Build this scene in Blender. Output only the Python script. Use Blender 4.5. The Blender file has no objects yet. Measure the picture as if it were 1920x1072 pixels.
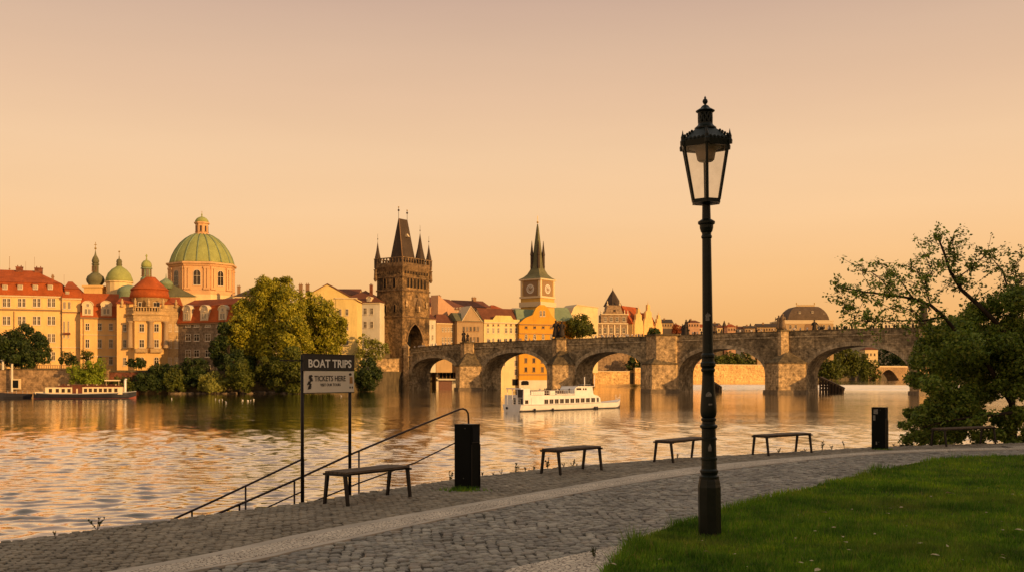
import bpy, bmesh, math, random
import numpy as np
from mathutils import Vector, Matrix
random.seed(7); RNG = np.random.default_rng(11)
PI = math.pi; R = math.radians
scene = bpy.context.scene
C = scene.collection
HZ = 705.0; FPX = 1920.0; EYE = 1.70; WATER = -3.3; UPWATER = -1.6; LAND = 3.5

# ---------- photograph measurements to places in the world ----------
def at(px, py, d):                       # point seen at px,py standing d metres off
    return Vector(((px-960)/FPX*d, d, EYE+(HZ-py)/FPX*d))
def ground(px, py, z=0.0):
    d = FPX*(EYE-z)/(py-HZ)
    return Vector(((px-960)/FPX*d, d, z))
def spot(px, d, z): return Vector(((px-960)/FPX*d, d, z))

class Facade:                            # a vertical plane, local x along it, y into it
    def __init__(s, xl, dl, xr, dr, zb):
        L = Vector(((xl-960)/FPX*dl, dl)); Q = Vector(((xr-960)/FPX*dr, dr))
        s.w = (Q-L).length; s.e = (Q-L)/s.w; s.L = L; s.zb = zb
        s.rz = math.atan2(s.e.y, s.e.x); s.n = Vector((-s.e.y, s.e.x)); s.o = 0
    def off(s, o):                       # the same axes on a plane o metres nearer
        f = object.__new__(Facade); f.__dict__.update(s.__dict__); f.L = s.L-s.n*o; f.o = o; return f
    def uz(s, px, py=HZ):
        k = (px-960)/FPX
        u = (s.L.y*k-s.L.x)/(s.e.x-k*s.e.y)
        return u, EYE+(HZ-py)/FPX*(s.L.y+u*s.e.y)-s.zb
    def u(s, px): return s.uz(px)[0]
    def z(s, py, px=None):
        u = s.w/2 if px is None else s.u(px)
        return EYE+(HZ-py)/FPX*(s.L.y+u*s.e.y)-s.zb
    def place(s, o):
        o.location = (s.L.x, s.L.y, s.zb); o.rotation_euler = (0, 0, s.rz); return o

# ---------- scene tree ----------
def tag(o, label=None, cat=None, group=None, kind=None):
    if label: o['label'] = label
    if cat: o['category'] = cat
    if group: o['group'] = group
    if kind: o['kind'] = kind
    return o
def thing(name, label, cat, loc=(0, 0, 0), rz=0, group=None):
    o = bpy.data.objects.new(name, None); C.objects.link(o)
    o.location = loc; o.rotation_euler = (0, 0, rz); o.empty_display_size = .2
    return tag(o, label, cat, group)
def link(name, me, parent=None, loc=(0, 0, 0), rz=0):
    o = bpy.data.objects.new(name, me); C.objects.link(o)
    o.location = loc; o.rotation_euler = (0, 0, rz); o.parent = parent
    return o
def copy_tree(o, parent=None):
    c = o.copy(); C.objects.link(c); c.parent = parent
    for ch in KIDS(o): copy_tree(ch, c)
    return c
def KIDS(o): return [x for x in bpy.data.objects if x.parent == o]

class MB:
    def __init__(s): s.v = []; s.f = []; s.m = []; s.sm = []; s.cur = 0; s.smooth = False; s.T = None
    def add(s, vs, fs):
        b = len(s.v)
        for p in vs:
            p = Vector(p)
            s.v.append(tuple(s.T @ p) if s.T is not None else tuple(p))
        for f in fs:
            s.f.append([b+i for i in f]); s.m.append(s.cur); s.sm.append(s.smooth)
        return s
    def box(s, x0, x1, y0, y1, z0, z1):
        vs = [(x, y, z) for z in (z0, z1) for y in (y0, y1) for x in (x0, x1)]
        return s.add(vs, [(0, 2, 3, 1), (4, 5, 7, 6), (0, 1, 5, 4), (2, 6, 7, 3), (0, 4, 6, 2), (1, 3, 7, 5)])
    def cbox(s, c, sx, sy, sz): return s.box(c[0]-sx/2, c[0]+sx/2, c[1]-sy/2, c[1]+sy/2, c[2]-sz/2, c[2]+sz/2)
    def frustum(s, a, z0, b, z1):       # a, b = (x0,x1,y0,y1) rectangles
        vs = [(a[0], a[2], z0), (a[1], a[2], z0), (a[1], a[3], z0), (a[0], a[3], z0),
              (b[0], b[2], z1), (b[1], b[2], z1), (b[1], b[3], z1), (b[0], b[3], z1)]
        return s.add(vs, [(3, 2, 1, 0), (4, 5, 6, 7), (0, 1, 5, 4), (1, 2, 6, 5), (2, 3, 7, 6), (3, 0, 4, 7)])
    def profile(s, poly, y0, y1):        # poly in (x,z), extruded along y
        n = len(poly); a = sum(poly[i][0]*poly[(i+1) % n][1]-poly[(i+1) % n][0]*poly[i][1] for i in range(n))
        if a < 0: poly = poly[::-1]
        vs = [(x, y0, z) for x, z in poly]+[(x, y1, z) for x, z in poly]
        fs = [tuple(range(n)), tuple(range(2*n-1, n-1, -1))]
        fs += [(i, i+n, (i+1) % n+n, (i+1) % n) for i in range(n)]
        return s.add(vs, fs)
    def prism(s, poly, z0, z1, top=None):  # poly in (x,y), extruded up, optional other top polygon
        n = len(poly); top = top or poly
        vs = [(x, y, z0) for x, y in poly]+[(x, y, z1) for x, y in top]
        a = sum(poly[i][0]*poly[(i+1) % n][1]-poly[(i+1) % n][0]*poly[i][1] for i in range(n))
        fs = [tuple(range(n-1, -1, -1)), tuple(range(n, 2*n))]+[(i, (i+1) % n, (i+1) % n+n, i+n) for i in range(n)]
        if a < 0: fs = [f[::-1] for f in fs]
        return s.add(vs, fs)
    def lathe(s, prof, n=16, c=(0, 0), rot=0, cap=True):   # prof [(r,z)] bottom to top
        vs = []; fs = []
        for r, z in prof:
            for i in range(n):
                a = rot+2*PI*i/n; vs.append((c[0]+r*math.cos(a), c[1]+r*math.sin(a), z))
        for j in range(len(prof)-1):
            for i in range(n):
                k = (i+1) % n; fs.append((j*n+i, j*n+k, (j+1)*n+k, (j+1)*n+i))
        if cap: fs += [tuple(range(n-1, -1, -1)), tuple(range((len(prof)-1)*n, len(prof)*n))]
        return s.add(vs, fs)
    def tube(s, pts, r, n=8, closed=False):
        pts = [Vector(p) for p in pts]; m = len(pts); rs = r if isinstance(r, (list, tuple)) else [r]*m
        vs = []; fs = []; ref = None
        for i, p in enumerate(pts):
            t = (pts[min(i+1, m-1)]-pts[max(i-1, 0)]).normalized()
            if ref is None: ref = Vector((0, 0, 1)) if abs(t.z) < .9 else Vector((1, 0, 0))
            a = t.cross(ref); a = a.normalized() if a.length > 1e-6 else t.orthogonal().normalized()
            b = a.cross(t).normalized(); ref = b
            for k in range(n):
                q = 2*PI*k/n; vs.append(p+a*math.cos(q)*rs[i]+b*math.sin(q)*rs[i])
        for i in range(m-1):
            for k in range(n):
                k2 = (k+1) % n; fs.append((i*n+k, i*n+k2, (i+1)*n+k2, (i+1)*n+k))
        fs += [tuple(range(n-1, -1, -1)), tuple(range((m-1)*n, m*n))]
        return s.add(vs, fs)
    def ball(s, c, rx, ry=None, rz=None, n=12, m=8):
        ry = ry or rx; rz = rz or rx; vs = [(c[0], c[1], c[2]-rz)]; fs = []
        for j in range(1, m):
            q = -PI/2+PI*j/m
            for i in range(n):
                a = 2*PI*i/n; vs.append((c[0]+rx*math.cos(q)*math.cos(a), c[1]+ry*math.cos(q)*math.sin(a), c[2]+rz*math.sin(q)))
        vs.append((c[0], c[1], c[2]+rz)); T = len(vs)-1
        for i in range(n):
            k = (i+1) % n; fs.append((0, 1+k, 1+i)); fs.append((T, 1+(m-2)*n+i, 1+(m-2)*n+k))
            for j in range(m-2): fs.append((1+j*n+i, 1+j*n+k, 1+(j+1)*n+k, 1+(j+1)*n+i))
        return s.add(vs, fs)
    def mesh(s, name, mats):
        me = bpy.data.meshes.new(name); me.from_pydata(s.v, [], s.f)
        for m in (mats if isinstance(mats, (list, tuple)) else [mats]): me.materials.append(m)
        me.polygons.foreach_set('material_index', s.m); me.polygons.foreach_set('use_smooth', s.sm)
        me.update(); return me
    def build(s, name, mats, parent=None, loc=(0, 0, 0), rz=0): return link(name, s.mesh(name, mats), parent, loc, rz)

def np_mesh(name, verts, faces, mat, k=4):
    me = bpy.data.meshes.new(name); nv = len(verts); nf = len(faces)
    me.vertices.add(nv); me.vertices.foreach_set('co', np.asarray(verts, np.float32).ravel())
    me.loops.add(nf*k); me.loops.foreach_set('vertex_index', np.asarray(faces, np.int32).ravel())
    me.polygons.add(nf); me.polygons.foreach_set('loop_start', np.arange(0, nf*k, k, dtype=np.int32))
    me.polygons.foreach_set('loop_total', np.full(nf, k, np.int32))
    me.materials.append(mat); me.update(calc_edges=True); return me

def in_poly(x, y, poly):
    ins = np.zeros(len(x), bool); n = len(poly)
    for i in range(n):
        x1, y1 = poly[i]; x2, y2 = poly[(i+1) % n]
        if y1 == y2: continue
        c = ((y1 > y) != (y2 > y)) & (x < (x2-x1)*(y-y1)/(y2-y1)+x1); ins ^= c
    return ins

# ---------- materials ----------
def lin(r, g, b):
    f = lambda c: (c/255/12.92) if c/255 <= .04045 else ((c/255+.055)/1.055)**2.4
    return (f(r), f(g), f(b))
class N:
    def __init__(s, name):
        s.m = bpy.data.materials.new(name); s.m.use_nodes = True; s.t = s.m.node_tree; s.t.nodes.clear()
        s.out = s.n('ShaderNodeOutputMaterial')
    def n(s, typ, **kw):
        q = s.t.nodes.new(typ)
        for k, v in kw.items(): setattr(q, k, v)
        return q
    def l(s, a, b): s.t.links.new(a, b); return s
    def val(s, node, **kw):
        for k, v in kw.items(): node.inputs[k.replace('_', ' ')].default_value = v
        return node
    def coord(s, scale=(1, 1, 1)):
        tc = s.n('ShaderNodeTexCoord'); mp = s.n('ShaderNodeMapping'); mp.inputs['Scale'].default_value = scale
        s.l(tc.outputs['Object'], mp.inputs['Vector']); return mp.outputs['Vector']
    def noise(s, vec, scale, detail=4, rough=.55, dist=0):
        q = s.n('ShaderNodeTexNoise'); s.l(vec, q.inputs['Vector'])
        q.inputs['Scale'].default_value = scale; q.inputs['Detail'].default_value = detail
        q.inputs['Roughness'].default_value = rough; q.inputs['Distortion'].default_value = dist
        return q.outputs['Fac']
    def ramp(s, fac, stops, interp='LINEAR'):
        q = s.n('ShaderNodeValToRGB'); s.l(fac, q.inputs['Fac']); e = q.color_ramp.elements; q.color_ramp.interpolation = interp
        while len(e) < len(stops): e.new(.5)
        for x, (p, c) in zip(e, stops): x.position = p; x.color = (c, c, c, 1) if not isinstance(c, tuple) else (*c[:3], 1)
        return q.outputs['Color']
    def mix(s, a, b, fac=.5, mode='MIX'):
        q = s.n('ShaderNodeMix'); q.data_type = 'RGBA'; q.blend_type = mode; q.clamp_factor = True
        for v, i in ((a, 6), (b, 7)):
            if isinstance(v, tuple): q.inputs[i].default_value = (*v[:3], 1)
            else: s.l(v, q.inputs[i])
        if isinstance(fac, (int, float)): q.inputs[0].default_value = fac
        else: s.l(fac, q.inputs[0])
        return q.outputs[2]
    def math(s, op, a, b=0):
        q = s.n('ShaderNodeMath'); q.operation = op
        for v, i in ((a, 0), (b, 1)):
            if isinstance(v, (int, float)): q.inputs[i].default_value = v
            else: s.l(v, q.inputs[i])
        return q.outputs[0]
    def bump(s, h, strength=.5, dist=.05):
        q = s.n('ShaderNodeBump'); s.l(h, q.inputs['Height']); q.inputs['Strength'].default_value = strength
        q.inputs['Distance'].default_value = dist; return q.outputs['Normal']
    def bsdf(s, col, rough=.8, metal=0, spec=.3, normal=None):
        q = s.n('ShaderNodeBsdfPrincipled')
        if isinstance(col, tuple): q.inputs['Base Color'].default_value = (*col[:3], 1)
        else: s.l(col, q.inputs['Base Color'])
        if isinstance(rough, (int, float)): q.inputs['Roughness'].default_value = rough
        else: s.l(rough, q.inputs['Roughness'])
        q.inputs['Metallic'].default_value = metal; q.inputs['Specular IOR Level'].default_value = spec
        if normal is not None: s.l(normal, q.inputs['Normal'])
        return q.outputs[0]
    def done(s, sh): s.l(sh, s.out.inputs['Surface']); return s.m

def sc(c, k): return tuple(min(1, x*k) for x in c)
def plain(name, col, rough=.7, var=.2, scale=4, metal=0, spec=.3, bump=0, bscale=20):
    n = N(name); v = n.coord(); f = n.noise(v, scale, 5)
    c = n.mix(sc(col, 1-var), sc(col, 1+var), n.ramp(f, [(.3, 0.), (.7, 1.)]))
    nb = n.bump(n.noise(v, bscale, 4), .6, bump) if bump else None
    return n.done(n.bsdf(c, rough, metal, spec, nb))
def plaster(name, col, var=.1, dirt=.35):
    n = N(name); v = n.coord(); s1 = n.noise(v, .25, 5); s2 = n.noise(n.coord((.9, .9, .12)), 1.0, 6, .65)
    c = n.mix(sc(col, 1-var), sc(col, 1+var), n.ramp(s1, [(.3, 0.), (.7, 1.)]))
    c = n.mix(c, sc(col, .55), n.math('MULTIPLY', n.ramp(s2, [(.5, 0.), (.78, 1.)]), dirt))
    return n.done(n.bsdf(c, .9, 0, .2, n.bump(n.noise(v, 3, 4), .4, .05)))
def roofing(name, col, var=.22):
    n = N(name); v = n.coord(); s1 = n.noise(v, .35, 5, .6); s2 = n.noise(n.coord((1, 1, .5)), 2.2, 4, .7)
    c = n.mix(sc(col, 1-var), sc(col, 1+var), n.ramp(s1, [(.3, 0.), (.7, 1.)]))
    c = n.mix(c, sc(col, .5), n.math('MULTIPLY', n.ramp(s2, [(.5, 0.), (.75, 1.)]), .55))
    wv = n.n('ShaderNodeTexWave', wave_type='BANDS', bands_direction='Z'); n.l(v, wv.inputs['Vector']); wv.inputs['Scale'].default_value = 1.1
    return n.done(n.bsdf(c, .85, 0, .2, n.bump(wv.outputs['Fac'], .5, .08)))
def stonework(name, c1, c2, bw=1.2, bh=.55, stain=.6, stainc=(.02, .016, .012), bump=.12, sscale=.12, con=1.0):
    n = N(name); tc = n.n('ShaderNodeTexCoord'); sp = n.n('ShaderNodeSeparateXYZ'); n.l(tc.outputs['Object'], sp.inputs[0])
    cb = n.n('ShaderNodeCombineXYZ'); n.l(n.math('ADD', sp.outputs[0], sp.outputs[1]), cb.inputs[0]); n.l(sp.outputs[2], cb.inputs[1])
    br = n.n('ShaderNodeTexBrick'); n.l(cb.outputs[0], br.inputs['Vector'])
    n.val(br, Scale=1.0, Mortar_Size=.04, Mortar_Smooth=.6, Brick_Width=bw, Row_Height=bh, Bias=0.)
    br.inputs['Color1'].default_value = (*c1, 1); br.inputs['Color2'].default_value = (*c2, 1); br.inputs['Mortar'].default_value = (*sc(c1, .62), 1)
    v = tc.outputs['Object']; s0 = n.noise(v, .9, 6, .7); s1 = n.noise(v, sscale, 6, .65); s2 = n.noise(n.coord((.5, .5, .08)), .8, 5, .6)
    c = n.mix(br.outputs['Color'], n.ramp(s0, [(.30, 1-.72*con), (.70, 1+.62*con)]), 1, 'MULTIPLY')
    c = n.mix(c, stainc, n.math('MULTIPLY', n.ramp(s1, [(.42, 0.), (.62, 1.)]), stain))
    c = n.mix(c, stainc, n.math('MULTIPLY', n.ramp(s2, [(.5, 0.), (.75, 1.)]), stain*.7))
    h = n.mix(br.outputs['Color'], s0, .6)
    return n.done(n.bsdf(c, .92, 0, .2, n.bump(h, .8, bump)))
def leafy(name, cols, trans=.35, rough=.55):
    n = N(name); g = n.n('ShaderNodeNewGeometry'); k = len(cols)
    c = n.ramp(g.outputs['Random Per Island'], [(i/max(1, k-1), x) for i, x in enumerate(cols)])
    f = n.noise(n.coord(), .25, 3); c = n.mix(c, n.ramp(f, [(.35, .6), (.65, 1.25)]), .8, 'MULTIPLY')
    a = n.bsdf(c, rough, 0, .25); t = n.n('ShaderNodeBsdfTranslucent'); n.l(n.mix(c, (1., .9, .35), .6, 'MULTIPLY'), t.inputs['Color'])
    mx = n.n('ShaderNodeMixShader'); mx.inputs[0].default_value = trans; n.l(a, mx.inputs[1]); n.l(t.outputs[0], mx.inputs[2])
    return n.done(mx.outputs[0])

MT = {}
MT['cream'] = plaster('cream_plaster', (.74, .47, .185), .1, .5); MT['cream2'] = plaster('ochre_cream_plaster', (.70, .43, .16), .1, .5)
MT['pale'] = plaster('pale_plaster', (.70, .53, .27), .1, .45); MT['yellow'] = plaster('yellow_plaster', (.70, .52, .20), .1, .5)
MT['white'] = plaster('whitewashed_plaster', (.62, .55, .42)); MT['orange'] = plaster('orange_plaster', (.58, .29, .035))
MT['tan'] = plaster('tan_plaster', (.42, .28, .14), .12, .5); MT['tan2'] = plaster('brown_plaster', (.36, .245, .135), .12, .5)
MT['pink'] = plaster('pink_plaster', (.50, .29, .17)); MT['drum'] = plaster('salmon_stucco', (.62, .37, .18))
MT['trim'] = plain('pale_trim', (.62, .48, .29), .8, .08); MT['trimd'] = plain('brown_trim', (.26, .15, .075), .8, .1)
MT['greystone'] = stonework('grey_rubble_facade', (.22, .16, .10), (.30, .21, .125), 1.4, .6, .35)
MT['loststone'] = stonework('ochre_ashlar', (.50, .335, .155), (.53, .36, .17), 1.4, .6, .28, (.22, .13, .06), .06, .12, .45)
MT['redroof'] = roofing('red_tile', (.36, .080, .017), .28); MT['brownroof'] = roofing('brown_tile', (.17, .06, .028))
MT['darkroof'] = roofing('dark_slate', (.065, .045, .032)); MT['redroof2'] = roofing('orange_tile', (.46, .10, .025))
MT['domeslate'] = roofing('brown_dome_slate', (.125, .085, .055)); MT['copper'] = roofing('green_copper', (.31, .325, .105), .16); MT['copper2'] = roofing('teal_copper', (.21, .26, .15), .15)
MT['copperd'] = roofing('dark_copper', (.145, .135, .07), .2)
MT['towerstone'] = stonework('blackened_sandstone', (.25, .155, .07), (.35, .215, .095), 1.0, .5, .9, (.022, .017, .012), .16, .15, 1.2)
MT['towertrim'] = stonework('carved_sandstone', (.19, .12, .06), (.26, .16, .08), .8, .4, .5)
MT['bridge'] = stonework('bridge_sandstone', (.30, .225, .13), (.43, .325, .19), 1.1, .5, .72, (.032, .025, .016), .2, .14, 1.25)
MT['pier'] = stonework('pier_sandstone', (.47, .32, .165), (.62, .43, .225), 1.1, .5, .46, (.06, .042, .024), .2, .2, 1.15)
MT['cap'] = stonework('mossy_sandstone', (.15, .11, .06), (.19, .14, .075), 1.2, .55, .5)
MT['ring'] = stonework('voussoir_sandstone', (.36, .28, .17), (.50, .39, .25), .5, 3., .35)
MT['wetstone'] = plain('wet_stone', (.15, .105, .06), .6, .4, 1)
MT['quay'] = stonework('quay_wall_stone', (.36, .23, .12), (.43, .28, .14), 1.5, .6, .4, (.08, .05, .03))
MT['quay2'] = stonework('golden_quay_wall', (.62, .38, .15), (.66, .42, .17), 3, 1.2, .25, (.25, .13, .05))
MT['brick'] = stonework('red_brick_wall', (.22, .075, .04), (.27, .10, .05), .6, .25, .4)
MT['glass'] = plain('dark_window_glass', (.028, .019, .013), .12, .2, 1, 0, .6)
MT['glass2'] = plain('painted_sky_glass', (.085, .055, .032), .15, .2, 1, 0, .6)  # lighter base colour stands in for sky reflected in some panes
MT['winframe'] = plain('window_paint', (.60, .50, .36), .6, .06)
MT['gilt'] = plain('gilded_metal', (.55, .33, .07), .35, .1, 5, .8, .5)
MT['statue'] = plain('blackened_statue_stone', (.035, .025, .018), .8, .4, 2); MT['statue2'] = plain('sandstone_statue', (.20, .13, .07), .85, .3, 2)
MT['iron'] = plain('green_black_iron', (.006, .0095, .0065), .40, .3, 6, 0, .22, .004, 30)
MT['steel'] = plain('dark_steel', (.012, .009, .008), .5, .3, 6, 0, .25)
MT['rail'] = plain('brown_painted_rail', (.026, .012, .009), .5, .25, 8, 0, .25)
MT['bin'] = plain('black_powder_coat', (.003, .0042, .0035), .55, .25, 5, 0, .08, .002, 60)
MT['void'] = plain('hollow_shade_black', (.003, .003, .003), .9, .1)  # near-black colour standing in for the shade inside openings
MT['bark'] = plain('bark', (.035, .024, .016), .9, .35, 8, 0, .2, .01, 25)
MT['boatwhite'] = plain('white_boat_paint', (.66, .63, .60), .4, .10, 1, 0, .4); MT['boatgrey'] = plain('grey_boat_paint', (.33, .33, .34), .5, .08, 1)  # the grey is plain paint for boat trim and fittings
MT['boatdark'] = plain('dark_hull_paint', (.022, .022, .03), .4, .2, 1); MT['boatred'] = plain('red_antifouling', (.19, .045, .03), .6, .2, 1)
MT['boatbrown'] = plain('varnished_boat_wood', (.12, .035, .017), .4, .2, 2); MT['boatcream'] = plain('cream_boat_paint', (.68, .55, .34), .5, .06, 1)
MT['timber'] = plain('old_dark_timber', (.045, .03, .02), .9, .3, 2)
MT['cloth_light'] = plain('light_clothing', (.62, .52, .42), .9, .1); MT['cloth_dark'] = plain('dark_clothing', (.03, .025, .025), .9, .2)
MT['skin'] = plain('skin', (.42, .24, .15), .6, .05); MT['gull'] = plain('white_feathers', (.72, .68, .62), .8, .05)
# ---------- camera, sky, sun ----------
cam = bpy.data.objects.new('camera', bpy.data.cameras.new('camera')); C.objects.link(cam); scene.camera = cam
cam.location = (0, 0, EYE); cam.rotation_euler = (PI/2, 0, 0)
cam.data.sensor_width = 36; cam.data.lens = 36.0; cam.data.shift_y = (HZ-536)/1920; cam.data.clip_end = 6000; cam.data.clip_start = .1
SUN_AZ, SUN_EL = R(52), R(10)
S = Vector((math.cos(SUN_EL)*math.sin(SUN_AZ), -math.cos(SUN_EL)*math.cos(SUN_AZ), math.sin(SUN_EL)))
sun = bpy.data.objects.new('sun', bpy.data.lights.new('sun', 'SUN')); C.objects.link(sun)
sun.rotation_euler = S.to_track_quat('Z', 'Y').to_euler(); sun.data.energy = 5.0; sun.data.angle = R(.6); sun.data.color = (1, .56, .20)
w = bpy.data.worlds.new('World'); scene.world = w; w.use_nodes = True; wt = w.node_tree; wt.nodes.clear()
def wn(t, **k):
    q = wt.nodes.new(t)
    for a, b in k.items(): setattr(q, a, b)
    return q
wtc = wn('ShaderNodeTexCoord'); sep = wn('ShaderNodeSeparateXYZ'); wt.links.new(wtc.outputs['Generated'], sep.inputs[0])
ramp = wn('ShaderNodeValToRGB'); el = ramp.color_ramp.elements
SKY = [(0, (238, 170, 96)), (.045, (243, 180, 108)), (.10, (249, 194, 131)), (.155, (249, 203, 152)), (.21, (243, 202, 159)), (.26, (231, 192, 157)),
       (.31, (217, 182, 154)), (.35, (203, 170, 149)), (.55, (192, 176, 160)), (1, (180, 178, 170))]
while len(el) < len(SKY): el.new(.5)
for e, (p, c) in zip(el, SKY): e.position = p; e.color = (*lin(*c), 1)
wt.links.new(sep.outputs[2], ramp.inputs[0])
mp = wn('ShaderNodeMapping'); mp.inputs['Scale'].default_value = (1.2, 1.2, 9); wt.links.new(wtc.outputs['Generated'], mp.inputs[0])
nz = wn('ShaderNodeTexNoise'); nz.inputs['Scale'].default_value = 2.2; nz.inputs['Detail'].default_value = 5; wt.links.new(mp.outputs[0], nz.inputs['Vector'])
mr = wn('ShaderNodeMapRange'); mr.inputs['From Min'].default_value = .3; mr.inputs['From Max'].default_value = .7
mr.inputs['To Min'].default_value = .982; mr.inputs['To Max'].default_value = 1.018; wt.links.new(nz.outputs['Fac'], mr.inputs['Value'])
vm = wn('ShaderNodeVectorMath', operation='SCALE'); wt.links.new(ramp.outputs[0], vm.inputs[0]); wt.links.new(mr.outputs[0], vm.inputs['Scale'])
nish = wn('ShaderNodeTexSky', sky_type='NISHITA'); nish.sun_disc = False; nish.sun_elevation = SUN_EL; nish.sun_rotation = math.atan2(S.x, S.y)
nish.dust_density = 3
b1 = wn('ShaderNodeBackground'); b1.inputs['Strength'].default_value = 1.0; wt.links.new(vm.outputs[0], b1.inputs[0])
b2 = wn('ShaderNodeBackground'); b2.inputs['Strength'].default_value = .004; wt.links.new(nish.outputs[0], b2.inputs[0])
ad = wn('ShaderNodeAddShader'); wt.links.new(b1.outputs[0], ad.inputs[0]); wt.links.new(b2.outputs[0], ad.inputs[1])
wo = wn('ShaderNodeOutputWorld'); wt.links.new(ad.outputs[0], wo.inputs[0])
vs = scene.view_settings; vs.view_transform = 'Standard'; vs.look = 'None'; vs.exposure = 0; vs.gamma = 1
scene.render.engine = 'CYCLES'; scene.cycles.max_bounces = 6; scene.cycles.transparent_max_bounces = 8; scene.cycles.sample_clamp_indirect = 4

# ---------- river ----------
def water_mat(name, far):
    n = N(name); tc = n.n('ShaderNodeTexCoord')
    def nn(sx, sy, scale, det=3, rough=.5, dist=.0):
        mpn = n.n('ShaderNodeMapping'); mpn.inputs['Scale'].default_value = (sx, sy, 1); n.l(tc.outputs['Object'], mpn.inputs['Vector'])
        return n.noise(mpn.outputs['Vector'], scale, det, rough, dist)
    fine = nn(1.5, 2.2, 1, 3, .6, .3); calm = n.ramp(nn(.01, .03, 1, 4, .6, .5), [(.38, .25), (.62, 1.)])
    h = n.math('MULTIPLY', fine, .030)
    h = n.math('MULTIPLY', n.math('ADD', h, n.math('MULTIPLY', nn(.30, .5, 1, 2), far)), calm)
    bp = n.bump(h, 1, 1.0)
    fr = n.n('ShaderNodeFresnel'); fr.inputs['IOR'].default_value = 1.42; n.l(bp, fr.inputs['Normal'])
    gl = n.n('ShaderNodeBsdfGlossy'); gl.inputs['Roughness'].default_value = .05; gl.inputs['Color'].default_value = (1, .98, .94, 1); n.l(bp, gl.inputs['Normal'])
    df = n.n('ShaderNodeBsdfDiffuse'); df.inputs['Color'].default_value = (.045, .028, .012, 1); n.l(bp, df.inputs['Normal'])
    mx = n.n('ShaderNodeMixShader'); n.l(n.ramp(fr.outputs[0], [(.02, .02), (.52, 1.)]), mx.inputs[0])
    n.l(df.outputs[0], mx.inputs[1]); n.l(gl.outputs[0], mx.inputs[2])
    return n.done(mx.outputs[0])
MT['water'] = water_mat('river_water', .03); MT['upwater'] = water_mat('upper_river_water', .12)
def river():
    rng = np.random.default_rng(9); D0, D1, NC = 22.0, 330.0, 430; ds = [D0]
    while ds[-1] < D1: ds.append(ds[-1]+max(.15, ds[-1]*.0034))
    ds[-1] = D1; ds = np.array(ds); sx = np.linspace(-.75, .75, NC); Y = np.repeat(ds, NC); X = (ds[:, None]*sx[None]).ravel(); Zw = np.zeros(X.size)
    for i in range(46):
        lam = .45*(1.8/.45)**rng.random(); th = -PI/2+rng.normal(0, .55); kx, ky = 2*PI/lam*math.cos(th), 2*PI/lam*math.sin(th)
        A = .0125*lam*(.7 if lam > 1.5 else 1)*rng.uniform(.5, 1); step = np.maximum(.15, Y*.0034); fade = np.clip(lam/step/2.5-.8, 0, 1)
        Zw += A*fade*np.sin(kx*X+ky*Y+rng.uniform(0, 2*PI)+.8*np.sin(X*.05*rng.uniform(.5, 1.5)+Y*.04*rng.uniform(.5, 1.5)+i))
    Zw = Zw+1.2*Zw*np.abs(Zw)
    gust = .62+.38*np.sin(X*.045+1.2*np.sin(Y*.06)+.5)*np.sin(Y*.075+1.1*np.sin(X*.03)); lee = np.interp(Y, [0, 75, 110, 150, 185, 240, 330], [1.3, 1.2, .95, .75, .42, .22, .10])
    rt = np.clip((X/Y+.16)/.2, 0, 1); lee = lee+(.85-lee)*rt*np.clip((Y-120)/60, 0, 1)*.75
    Zw *= WAVE*gust*lee
    V = np.stack([X, Y, WATER+Zw], 1); nr = ds.size; i0 = (np.arange(nr-1)[:, None]*NC+np.arange(NC-1)[None]).ravel()
    Fq = np.stack([i0, i0+1, i0+NC+1, i0+NC], 1); e = [(-1500, -200), (1500, -200), (1500, D1), (-1500, D1), (1500, 560), (-1500, 560), (-.75*D0, D0), (.75*D0, D0), (.75*D1, D1), (-.75*D1, D1)]
    k0 = len(V); V = np.concatenate([V, [(x, y, WATER) for x, y in e]]); Fq = np.concatenate([Fq, [(k0, k0+1, k0+7, k0+6), (k0+1, k0+2, k0+8, k0+7), (k0+3, k0, k0+6, k0+9), (k0+3, k0+2, k0+4, k0+5)]])
    me = np_mesh('river_water', V, Fq, MT['water']); me.polygons.foreach_set('use_smooth', [True]*len(Fq)); return me
WAVE = .43
tag(link('river_water', river()), kind='structure')
wl = [spot(1050, 470, 0), spot(1320, 392, 0), spot(1960, 352, 0), spot(2900, 352, 0)]
b = MB(); top = [(p.x, p.y+24) for p in wl]; bot = [(p.x, p.y) for p in wl]
b.add([(x, y, UPWATER) for x, y in top]+[(1500, 3500, UPWATER), (0, 3500, UPWATER)], [(0, 1, 2, 3, 4, 5)])
tag(b.build('upper_river_water', MT['upwater']), kind='structure')
b = MB()
for i in range(3):
    b.add([(*bot[i], WATER-.3), (*bot[i+1], WATER-.3), (*top[i+1], UPWATER+.02), (*top[i], UPWATER+.02)], [(0, 1, 2, 3)])
tag(b.build('weir', MT['upwater'], None), 'low foaming weir across the river behind the bridge arches', 'weir')

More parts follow.
